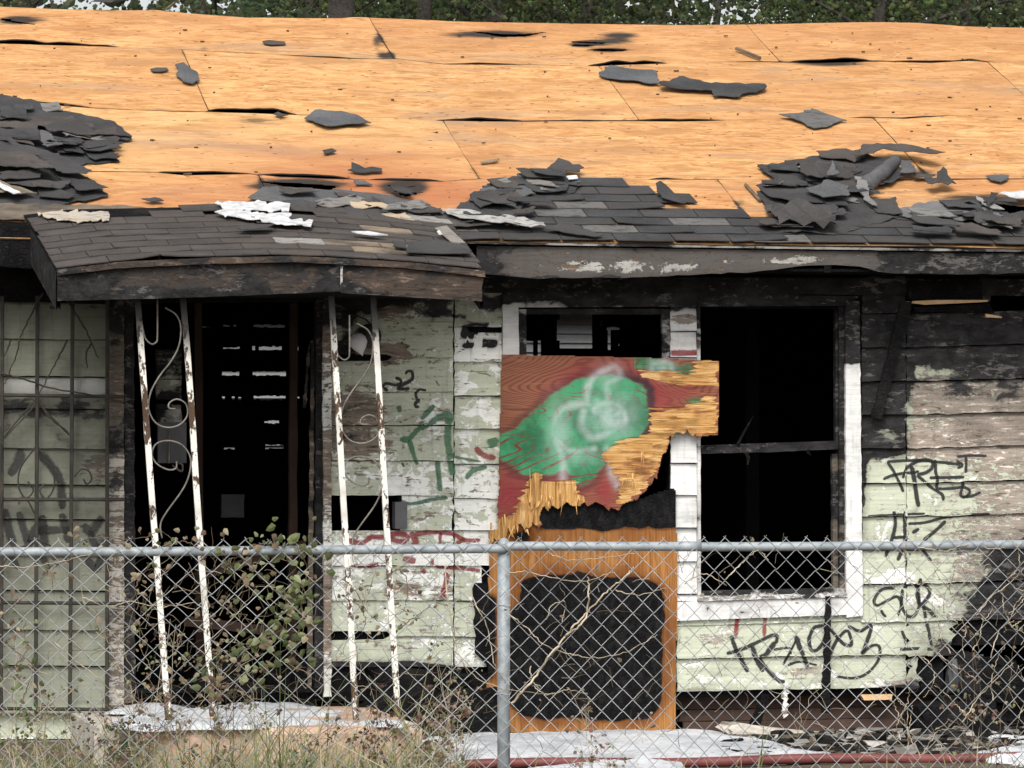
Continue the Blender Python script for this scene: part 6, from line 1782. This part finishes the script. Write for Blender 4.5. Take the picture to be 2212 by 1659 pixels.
# ------------------------------------------------------------------ loose scraps on the roof
def loose(label, poly, mat=M_SHIN, h=0.02, amp=0.010, curl=None, name='shingle_scrap', cat='shingle', fold=0, marks=(0, 0), seed=1):
    o = sheet(name, poly, h, mat, None, amp, curl, 0.05, 0.005, RP, marks, seed, fold)
    tag(o, label, cat, 'loose scraps on the roof'); return o
loose('rounded grey shingle scrap near the upper left panel seam', cr(0, 0, [(1145, 440), (1190, 430), (1228, 462), (1282, 500), (1293, 550), (1250, 566), (1180, 550), (1138, 510)]), M_SHINP, seed=2)
loose('thin brown sliver left of the rounded grey scrap', cr(0, 0, [(972, 466), (1010, 458), (1080, 460), (1092, 475), (990, 482)]), M_SHINW, 0.014, 0.004, seed=3)
loose('lens shaped grey shingle scrap left of the roof centre', [(657, 262), (672, 254), (690, 248), (737, 250), (768, 257), (801, 275), (765, 278), (737, 279), (705, 282), (680, 273)], M_SHINP, 0.02, 0.01, (0, 0.7, 0.012), seed=4)
loose('small flat brown sliver below the ridge at left', cr(0, 0, [(1700, 284), (1780, 280), (1845, 286), (1850, 302), (1760, 308), (1710, 300)]), M_SHINW, 0.012, 0.004, seed=5)
loose('flat grey shingle piece, left of the pair right of the roof centre', cr(1, 0, [(1668, 492), (1740, 453), (1880, 470), (2052, 485), (2040, 532), (2072, 570), (1850, 546), (1680, 517)]), M_SHINP, seed=6)
loose('long grey torn shingle, right of the pair right of the roof centre', [(1422, 193), (1450, 185), (1475, 177), (1520, 188), (1652, 192), (1652, 201), (1602, 211), (1598, 217), (1540, 217), (1536, 206), (1475, 205), (1423, 202)], M_SHIN, 0.02, 0.012, (-1, 0.3, 0.02), seed=7)
loose('diamond shaped double shingle scrap on the right of the roof', cr(2, 0, [(620, 765), (760, 757), (830, 725), (900, 752), (1062, 800), (960, 832), (852, 852), (740, 802)]), M_SHIN, 0.018, 0.008, None, marks=(0.12, 0), seed=8)
loose('crumpled dark scrap below the right heap', cr(2, 0, [(1555, 1230), (1640, 1220), (1678, 1185), (1765, 1240), (1610, 1268)]), M_SHIN, 0.03, 0.03, (0, 1, 0.03), fold=0.02, seed=9)
loose('small pale flat scrap at the right edge of the roof', cr(2, 0, [(1962, 1160), (2112, 1158), (2060, 1202), (1990, 1186)]), M_SHINP, 0.014, 0.006, seed=10)
loose('small bent grey scrap above the reddish scorched patch', cr(1, 0, [(38, 1132), (62, 1106), (150, 1122), (262, 1120), (252, 1142), (150, 1146)]), M_SHIN, 0.02, 0.01, (0, 1, 0.02), seed=11)
loose('small triangular scrap on the reddish scorched patch', cr(1, 0, [(78, 1180), (150, 1195), (202, 1222), (90, 1217)]), M_SHINP, 0.014, 0.006, seed=12)
loose('small dark sliver beside the gaping joint at left', cr(0, 0, [(1770, 760), (1800, 750), (1868, 765), (1820, 775)]), M_SHINW, 0.014, 0.006, seed=13)
loose('little square chip beside the left joint of the third row', cr(0, 0, [(2090, 995), (2150, 985), (2180, 1002), (2100, 1018)]), M_SHINW, 0.014, 0.006, seed=14)
loose('tan slanting chip in the middle of the roof', cr(1, 0, [(900, 1066), (950, 1060), (1025, 1045), (1000, 1066), (910, 1078)]), M_SHINW, 0.012, 0.004, marks=(0, 0.5), seed=15)
loose('thin dark sliver left of the white membrane', cr(0, 0, [(915, 1312), (1000, 1302), (1060, 1325), (980, 1330)]), M_SHIN, 0.016, 0.004, seed=16)
loose('black bent shingle sticking up over the ridge at left', [(196, 26), (215, 8), (268, 4), (275, 22), (240, 27)], M_SHIN, 0.05, 0.02, (0, 1, 0.10), seed=17)
def stick(label, a, b, r, seed):
    (x1, s1), (x2, s2) = roof_xs(*a), roof_xs(*b)
    P = RP(np.linspace(x1, x2, 6), np.linspace(s1, s2, 6), 0.018)
    mb = MB(); mb.tube(P, r, 5); o = mb.build('wood_stick', M_STEMB, None); tag(o, label, 'stick', 'loose scraps on the roof')
stick('brown stick on the upper right of the roof', cr(2, 0, [(345, 332)])[0], cr(2, 0, [(500, 395)])[0], 0.012, 1)
stick('thin stick left of the right shingle heap', cr(2, 0, [(405, 1215)])[0], cr(2, 0, [(500, 1320)])[0], 0.010, 2)
stick('grey stick poking over the ridge at left', (358, 26), (376, 12), 0.008, 3)
# chips nobody could count
mb = MB()
random.seed(31)
for i in range(120):
    px, py = random.uniform(-20, 2230), random.uniform(60, 470)
    if py > 395 and random.random() < 0.6: continue
    x, s = roof_xs(px, py); 
    l = random.uniform(0.002, 0.007) * (2.6 if random.random() < 0.08 else 1); w = l * random.uniform(0.5, 1.6); l = l * random.uniform(1, 2.4); a = random.uniform(-.3, .3)
    q = [(l, w), (l * .3, w * 1.1), (-l, w * .6), (-l * .8, -w), (l * .7, -w * .8)]
    top = [RP(x + u * math.cos(a) - v * math.sin(a), s + u * math.sin(a) + v * math.cos(a), 0.009 + random.uniform(0, 0.002)) for u, v in q]
    bot = [RP(x + u * math.cos(a) - v * math.sin(a), s + u * math.sin(a) + v * math.cos(a), 0.004) for u, v in q]
    mb.add(top + bot, [(0, 1, 2, 3, 4)] + [((k + 1) % 5, k, 5 + k, 5 + (k + 1) % 5) for k in range(5)])
o = mb.build('roof_grit', M_GRIT, None)
tag(o, 'small brown chips and grit scattered over the plywood roof', None, None, 'stuff')

# ------------------------------------------------------------------ chain link fence
FY = -4.3
def build_fence():
    fx = lambda px: float(W(px, 1190, FY)[0])
    railz = 1.205
    Fn = empty('chain_link_fence', (fx(1090), FY, 0.0), 'galvanised chain link fence with top rail running across the foreground', 'fence')
    xa, xm, xb = fx(-180), fx(1088), fx(2400)
    xj = fx(1490)
    n = 60
    def rail(x0, x1, z0, z1, r=0.021):
        x = np.linspace(x0, x1, n)
        P = np.stack((x, np.full(n, FY), np.linspace(z0, z1, n) + 0.0025 * np.sin(x * 2.1)), -1)
        mb = MB(); mb.tube(P, r, 14); return mb.build('top_rail', M_GALV, Fn, smooth_=True)
    rail(xa, xm + 0.01, railz, railz + 0.001)
    rail(xm + 0.01, xj, railz + 0.012, railz + 0.010)
    rail(xj, xb, railz + 0.009, railz + 0.010)
    mb = MB(); mb.tube([(xj - 0.05, FY, railz + 0.010), (xj, FY, railz + 0.0095), (xj + 0.05, FY, railz + 0.0095)], 0.0235, 14); mb.build('rail_sleeve', M_GALV, Fn, smooth_=True)
    for xp in (fx(1091), fx(1091) - 3.05, fx(1091) + 3.05):
        post = MB(); post.tube([(xp, FY + 0.032, -0.1), (xp, FY + 0.032, 0.6), (xp, FY + 0.032, railz + 0.015)], 0.029, 16)
        po = post.build('post', M_GALV, Fn, smooth_=True)
        mb = MB()
        lathe(mb, (xp, FY + 0.032, railz + 0.012), (0, 0, 1), [(0, 0.027), (0.02, 0.026), (0.035, 0.016), (0.04, 0.0)], 14); mb.build('loop_cap', M_GALV, po, smooth_=True)
        for z in (0.95, 0.55):
            mb = MB(); mb.tube([(xp + 0.03 * math.cos(t), FY + 0.032 - 0.03 * math.sin(t), z + 0.004 * math.cos(t * 3)) for t in np.linspace(-1.2, 4.3, 12)], 0.0025, 5); mb.build('tie_wire', M_WIRE, po)
    # the mesh: zigzag wires hooked into each other
    a, b = 0.0520, 0.0490
    topz = railz + 0.045
    def wire(even):
        pts = []
        levels = 26
        for m in range(levels):
            z = topz - m * b
            left = (m % 2 == 0) == even
            x = 0.0 if left else a
            y = 0.0028 * (1 if left else -1)
            if m == 0:
                # twisted barb at the top
                pts.append((x + (0.006 if left else -0.006), y * -1, z + 0.006)); pts.append((x, y, z)); continue
            e = 0.12
            px_ = a if left else 0.0
            pts.append((x + (px_ - x) * e, y * 0.6, z + b * e)); pts.append((x - (0.0025 if left else -0.0025), y * 1.2, z)); pts.append((x + (px_ - x) * e, y * 0.6, z - b * e))
        mb = MB(); mb.tube(np.array(pts), 0.0019, 5)
        return mesh('wire', np.vstack(mb.v), mb.f, M_WIRE, None, True)
    variants = [wire(True), wire(False)]
    x = xa; j = 0
    rnd = random.Random(3)
    while x < xb:
        o = bpy.data.objects.new('wire', variants[j % 2])
        COL.objects.link(o)
        o.parent = Fn; o.matrix_parent_inverse = Matrix.Translation(-org(Fn))
        o.location = (x + rnd.uniform(-.0012, .0012), FY - 0.024 + 0.006 * math.sin(x * 1.7), rnd.uniform(-.003, .003) + 0.006 * math.sin(x * 0.9) + (0.008 if x > xm else 0))
        o.scale = (1.0, 1.0, 1 + rnd.uniform(-.004, .004))
        if x > xm: o.scale.x = 0.92
        x += a * (0.92 if x > xm else 1.0); j += 1
build_fence()

# ------------------------------------------------------------------ plants
def leaf(mb, c, size, colr, droop=None, R=random):
    d = np.array((R.uniform(-1, 1), R.uniform(-0.6, 0.6), R.uniform(-1, 0.5))); d /= np.linalg.norm(d)
    s = np.cross(d, (R.uniform(-.4, .4), -1, R.uniform(-.4, .4))); s /= np.linalg.norm(s) + 1e-6
    nn = np.cross(d, s)
    w = size * R.uniform(0.55, 0.85)
    P = [c, c + d * size * .25 + s * w * .5 + nn * size * .08, c + d * size * .7 + s * w * .32, c + d * size, c + d * size * .7 - s * w * .32, c + d * size * .25 - s * w * .5 + nn * size * .08, c + d * size * .5 - nn * size * .06]
    mb.add(P, [(0, 1, 6), (1, 2, 6), (2, 3, 6), (3, 4, 6), (4, 5, 6), (5, 0, 6)], colr)

GREENS = [(0.13, 0.155, 0.06), (0.18, 0.205, 0.095), (0.09, 0.115, 0.045), (0.24, 0.26, 0.14), (0.15, 0.165, 0.08)]
DRY = [(0.22, 0.165, 0.105), (0.14, 0.10, 0.065), (0.32, 0.26, 0.17), (0.19, 0.145, 0.10), (0.38, 0.33, 0.23)]

def vine(label, paths, nleaf, mixdry, size, seed, stem=M_STEMB, r=0.0025, group=None, spread=0.05, name='climbing_vine'):
    R = random.Random(seed)
    allp = [smooth(p, 8) for p in paths]
    p0 = allp[0][0]
    w0 = W(p0[0], p0[1], FY - 0.03)
    T0 = empty(name, (w0[0], FY - 0.03, max(0.0, 0.0)), label, 'vine', group)
    mb = MB(); lf = MB()
    for P in allp:
        n = len(P)
        yy = FY - 0.03 + 0.02 * np.sin(np.arange(n) * 0.6 + seed) + 0.01
        Q = W(P[:, 0], P[:, 1], 0.0)
        dx, dy, dz = ray(P[:, 0], P[:, 1]); k = (yy - CAMY) / dy
        Q = np.stack((k * dx, yy, CAMZ + k * dz), -1)
        Q = Q + 0.008 * (rng.random(Q.shape) - 0.5)
        mb.tube(Q, np.linspace(r, r * 0.5, n), 5)
        m = int(nleaf * n / 20)
        for i in range(m):
            q = Q[R.randrange(n)] + np.array((R.gauss(0, spread), R.uniform(-.03, .03), R.gauss(0, spread)))
            c = R.choice(DRY) if R.random() < mixdry else R.choice(GREENS)
            g = R.uniform(0.7, 1.25)
            leaf(lf, q, size * R.uniform(0.5, 1.25), tuple(x * g for x in c), None, R)
    mb.build('stem', stem, T0)
    if lf.v:
        o = lf.build('foliage', M_LEAF, T0); o['kind'] = 'stuff'
vine('leafy green vine hanging in a curve on the fence before the doorway', [[(560, 1172), (600, 1182), (640, 1178), (690, 1190)], [(480, 1215), (520, 1205), (560, 1240), (600, 1280), (640, 1290), (650, 1340), (630, 1390), (590, 1420), (540, 1460)], [(640, 1180), (665, 1230), (650, 1290), (655, 1370), (620, 1430)],
      [(510, 1450), (540, 1400), (590, 1370), (620, 1350), (640, 1290)], [(470, 1480), (500, 1440), (560, 1380), (600, 1380)]], 29, 0.22, 0.044, 41, spread=0.042)
vine('brown withered vine tangled on the fence beside the left porch post', [[(290, 1270), (310, 1240), (330, 1230), (350, 1260)], [(295, 1450), (320, 1400), (300, 1350), (310, 1300)], [(380, 1440), (400, 1420), (430, 1430), (400, 1450)], [(440, 1420), (480, 1360), (520, 1330), (470, 1300), (440, 1330)], [(460, 1480), (480, 1430), (450, 1400)], [(350, 1180), (400, 1170), (440, 1190), (480, 1180)]], 17, 0.75, 0.030, 42, spread=0.045)
vine('sparse vine with small leaves climbing the left end of the fence', [[(0, 1330), (40, 1300), (80, 1260), (110, 1230), (160, 1200)], [(10, 1460), (40, 1430), (60, 1400), (50, 1360), (60, 1340)], [(170, 1170), (210, 1160), (260, 1165), (310, 1160), (350, 1150), (380, 1175)], [(40, 1540), (60, 1480), (70, 1440), (30, 1400)]], 9, 0.55, 0.036, 43, spread=0.03)
vine('sprig of dark leaves on the fence before the peeling siding', [[(745, 1290), (775, 1310), (790, 1340), (780, 1370)], [(830, 1250), (860, 1230), (880, 1260), (870, 1320), (840, 1330)], [(860, 1360), (900, 1330), (930, 1310)], [(740, 1250), (770, 1280), (800, 1330), (840, 1350)]], 10, 0.6, 0.026, 44, spread=0.03)
vine('thick pale dry vine slanting up the mesh before the scorched plywood', [[(1105, 1520), (1150, 1470), (1185, 1420), (1225, 1370), (1270, 1320), (1310, 1280), (1345, 1250), (1370, 1225)], [(1225, 1372), (1262, 1340), (1272, 1290), (1270, 1245)]], 0, 1, 0.03, 45, M_STRAW, 0.006)
vine('thin dry tendrils looping across the fence right of the post', [[(1100, 1325), (1130, 1350), (1180, 1395), (1240, 1415), (1300, 1420), (1360, 1405), (1420, 1370)], [(1090, 1240), (1140, 1235), (1200, 1250), (1260, 1255), (1330, 1235)], [(1185, 1195), (1230, 1210), (1300, 1205), (1370, 1195)], [(1150, 1480), (1180, 1500), (1230, 1490), (1270, 1500)], [(1330, 1275), (1380, 1285), (1440, 1270)], [(1180, 1340), (1190, 1310), (1220, 1300), (1215, 1345)],
      [(1145, 1440), (1150, 1470), (1170, 1485)], [(1010, 1275), (1050, 1350), (1070, 1440), (1100, 1480)], [(960, 1220), (975, 1350), (1000, 1430), (1060, 1480), (1180, 1500)]], 1.0, 1, 0.028, 46, M_STRAW, 0.0028)
vine('pale dry tendrils along the top rail at right', [[(1480, 1260), (1520, 1240), (1570, 1265)], [(1570, 1250), (1610, 1210), (1640, 1190), (1660, 1210)], [(1980, 1180), (2040, 1190), (2090, 1176), (2150, 1186), (2212, 1170)], [(2110, 1330), (2140, 1290), (2180, 1260), (2212, 1225)], [(2140, 1420), (2160, 1360), (2190, 1340)], [(2080, 1560), (2120, 1500), (2190, 1430)]], 3, 1, 0.026, 47, M_STRAW, 0.003)
vine('grey wire-like runner along the top rail at left', [[(0, 1222), (60, 1224), (130, 1214), (200, 1196), (260, 1192)], [(180, 1290), (230, 1310), (280, 1300), (350, 1310), (420, 1300)], [(120, 1390), (180, 1440), (240, 1490), (280, 1540)]], 1.5, 0.9, 0.025, 48, M_STRAW, 0.0026)

_R = random.Random(123)
_paths = []
for _i in range(26):
    _x, _y = _R.uniform(1940, 2220), _R.uniform(1180, 1640)
    _a = _R.choice((-0.8, -0.9, 0.8, -2.2)) + _R.gauss(0, .3); _p = [(_x, _y)]
    for _k in range(4):
        _a += _R.gauss(0, .35); _p.append((_p[-1][0] + 30 * math.cos(_a), _p[-1][1] + 30 * math.sin(_a)))
    _paths.append(_p)
vine('dense tangle of bare pale vines on the fence before the burnt corner', _paths, 0.6, 1, 0.022, 49, M_STRAW, 0.0024)

def weed(label, px, Y, h, n, seed, cols, spread=0.5, name='dry_weed', cat='weed', z0=0.0, group='weeds by the fence'):
    R = random.Random(seed)
    b = W(px, 1700, Y)
    T0 = empty(name, (b[0], Y, z0), label, cat, group)
    st = MB(); lf = MB()
    for i in range(n):
        ang = R.gauss(0, spread); L = h * R.uniform(0.5, 1.1)
        x0 = b[0] + R.gauss(0, 0.05)
        P = []
        for t in np.linspace(0, 1, 9):
            P.append((x0 + math.sin(ang * t) * L * t * 0.9 + 0.012 * R.uniform(-1, 1), Y + R.uniform(-.01, .01) + 0.1 * t * R.uniform(-.3, .3), z0 + L * t * math.cos(ang * t * 0.9)))
        st.tube(P, np.linspace(0.0026, 0.001, 9), 4)
        for k in range(R.randrange(5, 12)):
            q = np.array(P[R.randrange(3, 9)])
            d = np.array((R.uniform(-1, 1), R.uniform(-.4, .4), R.uniform(-0.1, 1))); d /= np.linalg.norm(d)
            e = q + d * R.uniform(0.03, 0.10)
            st.tube([q, (q + e) / 2 + 0.006 * np.array((R.uniform(-1, 1), 0, 1)), e], 0.0011, 3)
            for kk in range(3):
                leaf(lf, e + 0.012 * np.array((R.uniform(-1, 1), R.uniform(-1, 1), R.uniform(-1, 1))), R.uniform(0.012, 0.026), tuple(x * R.uniform(.7, 1.3) for x in R.choice(cols)), None, R)
    st.build('stems', M_STEMB if seed % 2 else M_STRAW, T0)
    o = lf.build('leaves', M_LEAF, T0); o['kind'] = 'stuff'
weed('bushy brown weed at the foot of the left door casing', 240, -4.0, 0.62, 9, 51, DRY, 0.45)
weed('tall feathery weed before the left side of the doorway', 330, -3.9, 0.95, 6, 52, DRY, 0.3)
weed('dry seeding weed low in the middle of the doorway', 470, -3.95, 0.75, 7, 53, DRY + GREENS[:1], 0.4)
weed('upright straw weed cluster left of the fence post', 950, -3.9, 0.66, 16, 54, DRY, 0.32)
weed('reddish weed under the siding between the right post rails', 800, -3.8, 0.6, 7, 55, [(0.16, 0.07, 0.055), (0.11, 0.05, 0.04)] + DRY[:2], 0.4)
weed('thin weed with pale tips at the far left', 45, -4.05, 0.8, 9, 56, DRY + GREENS, 0.35)
weed('low leafy weed in front of the porch slab', 620, -4.1, 0.45, 6, 57, GREENS + DRY[:2], 0.5)
weed('dark leafy weed left of the porch slab', 275, -3.2, 0.42, 10, 58, [(0.05, 0.06, 0.025), (0.07, 0.075, 0.03)] + DRY[:2], 0.5)
weed('dry stalk weed at the right end below the burnt corner', 2100, -4.0, 0.75, 6, 59, DRY, 0.4)
weed('small dry weed at the foot of the scorched plywood', 1290, -3.9, 0.50, 5, 60, DRY, 0.45)

def grass():
    mb = MB()
    R = random.Random(77)
    def blade(x, y, z, h, w, lean, c):
        d = np.array((lean, R.uniform(-.25, .25)))
        P = []
        for t in (0, 0.35, 0.7, 1.0):
            cx = x + d[0] * h * t * t; cy = y + d[1] * h * t * t; cz = z + h * (t - 0.25 * abs(lean) * t * t)
            ww = w * (1 - t) + 0.0004
            P += [(cx - ww, cy, cz), (cx + ww, cy + 0.001, cz)]
        mb.add(P, [(0, 1, 3, 2), (2, 3, 5, 4), (4, 5, 7, 6)], c)
    cols = [(0.20, 0.25, 0.09), (0.30, 0.34, 0.15), (0.17, 0.24, 0.09), (0.26, 0.32, 0.14), (0.50, 0.46, 0.30), (0.46, 0.42, 0.26), (0.30, 0.27, 0.15), (0.42, 0.38, 0.24), (0.11, 0.13, 0.05), (0.36, 0.34, 0.20)]
    for i in range(2100):
        t = R.random()
        Y = R.uniform(-5.2, -1.9)
        px = R.uniform(-60, 1010) if R.random() < 0.86 else R.uniform(1000, 2260)
        dens = 0.55 + 0.6 * float(vn(px * 0.012, Y * 1.5, 6))
        if R.random() > dens: continue
        if px > 1000 and R.random() < 0.55: continue
        p = W(px, 1700, Y)
        hmax = 0.46 if px < 1000 else 0.2
        tall = 1.8 if R.random() < 0.09 else 1.0
        h = hmax * R.uniform(0.35, 1.0) * tall * (0.6 + 0.6 * float(vn(px * 0.01, 3.0, 9)))
        g = R.uniform(0.7, 1.2)
        c = tuple(v * g for v in R.choice(cols))
        z = float(np.interp(Y, [-30, -4.2, -1.6, -0.3], [-0.02, 0.0, 0.02, 0.075])) - 0.01
        blade(p[0], Y, z, h, R.uniform(0.0018, 0.0052), R.gauss(0, 0.6), c)
    o = mb.build('grass', M_LEAF, None)
    tag(o, 'rough half dry grass along the foot of the fence', None, None, 'stuff')
grass()

def ash():
    # burnt bits and grit nobody could count, between the skirting and the pipe
    mb = MB(); R = random.Random(5)
    mats = []
    for i in range(900):
        px = R.uniform(1560, 2260); Y = R.uniform(-1.7, 0.0)
        if px < 1800 and R.random() < 0.5: continue
        p = W(px, 1600, Y); s = R.uniform(0.006, 0.03) * (2.0 if R.random() < 0.06 else 1)
        v = np.array([(sx * s * R.uniform(.5, 1.8), sy * s * R.uniform(.5, 1.4), sz * s * R.uniform(.3, 1.0)) for sx in (-1, 1) for sy in (-1, 1) for sz in (0, 1)])
        a = R.uniform(0, 3.1); c, d = math.cos(a), math.sin(a)
        v[:, :2] = v[:, :2] @ np.array([[c, -d], [d, c]])
        g = R.choice((0.012, 0.015, 0.02, 0.03, 0.20, 0.35)) * R.uniform(.7, 1.2)
        mb.add(v + np.array([p[0], Y, float(zg(p[0], Y)) - 0.008]), [(0, 1, 3, 2), (4, 6, 7, 5), (0, 4, 5, 1), (2, 3, 7, 6), (1, 5, 7, 3)], (g, g * .95, g * .88))
    o = mb.build('ash_litter', M_LITTER, None); tag(o, 'black and pale burnt litter on the ground at right', None, None, 'stuff')
def littermat():
    k = NM('burnt_litter', 0.9, 0.1); k.col(k.acol('M')); return k.m
M_LITTER = littermat()
ash()

def twigs():
    # fine dead twigs woven through the mesh
    mb = MB(); R = random.Random(15)
    for i in range(640):
        if R.random() < 0.72: px = R.gauss(420, 170) if R.random() < .6 else R.uniform(0, 1000)
        else: px = R.uniform(1000, 2212)
        py = R.uniform(1200, 1600) if px < 1000 else R.uniform(1200, 1640)
        L = R.uniform(15, 70); a = R.gauss(-1.2, 0.9)
        pts = [(px, py)]
        for k in range(4):
            a += R.gauss(0, .28); pts.append((pts[-1][0] + math.cos(a) * L / 4, pts[-1][1] + math.sin(a) * L / 4))
        Y = FY - 0.03 + R.uniform(-.02, .12)
        g = R.uniform(.6, 1.2); c = R.choice(((0.30, 0.25, 0.17), (0.20, 0.15, 0.10), (0.42, 0.37, 0.27), (0.13, 0.10, 0.06)))
        mb.tube(W(np.array([p[0] for p in pts]), np.array([p[1] for p in pts]), Y), np.linspace(0.0017, 0.0008, 5), 3, tuple(x * g for x in c))
    o = mb.build('dead_twigs', M_LITTER, None); tag(o, 'fine dead twigs caught in the chain link mesh', None, None, 'stuff')
twigs()

# ------------------------------------------------------------------ behind the house
def far_wood():
    mb = MB(); R = random.Random(99)
    for i in range(2600):
        px = R.uniform(-100, 2320)
        gap = (40 < px < 540 and R.random() < 0.88) or (1490 < px < 1710 and R.random() < 0.97)
        if gap: continue
        Y = R.uniform(34, 44); z = R.uniform(3.5, 8.5)
        p = W(px, 0, Y); c = np.array((p[0], Y, z)); g = R.uniform(.35, 1.1)
        for k in range(9):
            leaf(mb, c + np.array((R.gauss(0, .3), R.gauss(0, .3), R.gauss(0, .25))), R.uniform(.12, .28), tuple(v * g for v in R.choice(((0.035, 0.052, 0.018), (0.055, 0.07, 0.028), (0.025, 0.035, 0.014)))), None, R)
    o = mb.build('woodland', M_LEAF, None); tag(o, 'dark woodland closing the view behind the trees', None, None, 'stuff')
far_wood()

def shed():
    p, q = W(420, 900, 11.0), W(1460, 900, 11.0)
    T0 = empty('white_outbuilding', ((p[0] + q[0]) / 2, 11.0, 0.06), 'pale sided outbuilding glimpsed through the gaps of the burnt house', 'outbuilding')
    z = 0.08
    while z < 2.7:
        mb = MB()
        mb.add([(p[0], 10.97, z), (q[0], 10.97, z), (q[0], 11.0, z + 0.075), (p[0], 11.0, z + 0.075), (p[0], 11.0, z), (q[0], 11.0, z)], [(0, 1, 2, 3), (4, 5, 1, 0)])
        mb.build('siding_plank', M_OUTB, T0); z += 0.075
    mb = MB(); mb.add([(p[0] - .2, 10.7, 2.7), (q[0] + .2, 10.7, 2.7), (q[0] + .2, 12.6, 3.3), (p[0] - .2, 12.6, 3.3), (p[0] - .2, 14.5, 2.7), (q[0] + .2, 14.5, 2.7)], [(0, 1, 2, 3), (3, 2, 5, 4)]); mb.build('roof', M_SHIN, T0)
    mb = MB(); mb.box(p[0], q[0], 11.01, 14.3, 0.05, 2.69); mb.build('wall', M_OUTB, T0)
shed()

def tree(label, px, Y, r, h, crown, nleaf, seed, cols, low=3.2, name='tree', leafs=0.05, lean=0.0):
    R = random.Random(seed)
    b = W(px, 0, Y)
    T0 = empty(name, (b[0], Y, 0.05), label, 'tree', 'trees behind the house')
    mb = MB()
    n = 14
    P = np.array([(b[0] + lean * t + 0.10 * math.sin(t * 0.8 + seed), Y + 0.08 * math.cos(t + seed), t) for t in np.linspace(0, h, n)])
    mb.tube(P, np.linspace(r, r * 0.35, n), 10)
    tips = []
    for i in range(13):
        k = R.randrange(4, n - 1); q = P[k]
        a = R.uniform(0, 2 * math.pi); L = crown * R.uniform(0.5, 1.1)
        e = q + np.array((math.cos(a) * L, math.sin(a) * L * 0.8, R.uniform(-0.1, 0.5) * L))
        m = (q + e) / 2 + np.array((R.uniform(-.2, .2), R.uniform(-.2, .2), R.uniform(0, .3)))
        S = smooth([q, m, e], 4)
        mb.tube(S, np.linspace(r * 0.3, r * 0.06, len(S)), 6)
        tips += [tuple(s) for s in S[3:]]
        for j in range(3):
            s0 = S[R.randrange(2, len(S))]; e2 = s0 + np.array((R.uniform(-1, 1), R.uniform(-1, 1), R.uniform(-0.7, 0.7))) * crown * 0.4
            mb.tube([s0, (s0 + e2) / 2 + 0.05, e2], (r * 0.08, r * 0.05, r * 0.02), 4)
            tips += [tuple(e2), tuple((s0 + e2) / 2)]
    trunk = mb.build('trunk', M_BARK, T0, smooth_=True)
    lf = MB()
    cl = [np.array(tips[R.randrange(len(tips))]) + np.array((R.gauss(0, .25), R.gauss(0, .25), R.gauss(0, .25))) for _ in range(int(nleaf / 22))]
    for c in cl:
        g = R.uniform(0.5, 1.35)
        for k in range(22):
            q = c + np.array((R.gauss(0, .17), R.gauss(0, .17), R.gauss(0, .13)))
            if q[2] < low: continue
            leaf(lf, q, leafs * R.uniform(.6, 1.3), tuple(v * g * R.uniform(.8, 1.2) for v in R.choice(cols)), None, R)
    o = lf.build('crown', M_LEAF, T0); o['kind'] = 'stuff'
TG = [(0.040, 0.062, 0.018), (0.068, 0.09, 0.03), (0.025, 0.036, 0.014), (0.10, 0.125, 0.045), (0.045, 0.052, 0.022)]
TP = [(0.07, 0.10, 0.05), (0.05, 0.075, 0.035), (0.10, 0.13, 0.06)]
tree('tree with a thick black trunk just left of the ridge centre', 762, 12.5, 0.17, 10, 3.0, 13300, 1, TG)
tree('tree with a grey trunk at the middle of the ridge', 915, 15.0, 0.11, 10, 2.6, 11400, 2, TG)
tree('tree with a broad dark trunk right of the middle of the ridge', 1047, 16.5, 0.13, 10, 2.8, 13300, 3, TG)
tree('leafy tree behind the ridge at far left', 30, 17, 0.16, 9, 1.2, 4200, 4, TP)
tree('thin leafed tree left of the black trunk', 440, 20, 0.12, 9, 1.5, 4600, 5, TP)
tree('bushy tree right of the middle trunks', 1290, 18, 0.12, 9, 1.7, 15200, 6, TG)
tree('slender tree in front of the bright sky gap', 1560, 24, 0.07, 9, 1.6, 2600, 7, TP)
tree('dark green tree right of the bright sky gap', 1900, 17, 0.10, 9, 1.7, 15200, 8, TG)
tree('drooping green tree at the far right', 2060, 18, 0.10, 9, 2.6, 16150, 9, TG)
tree('dense tree at the right edge of the ridge', 2240, 20, 0.12, 9, 2.6, 15200, 10, TG)
tree('distant tree behind the middle trunks', 1180, 26, 0.12, 11, 3.2, 15200, 11, TG, 3.0)
tree('distant tree behind the thick black trunk', 690, 28, 0.12, 11, 1.9, 10450, 12, TP, 3.0)
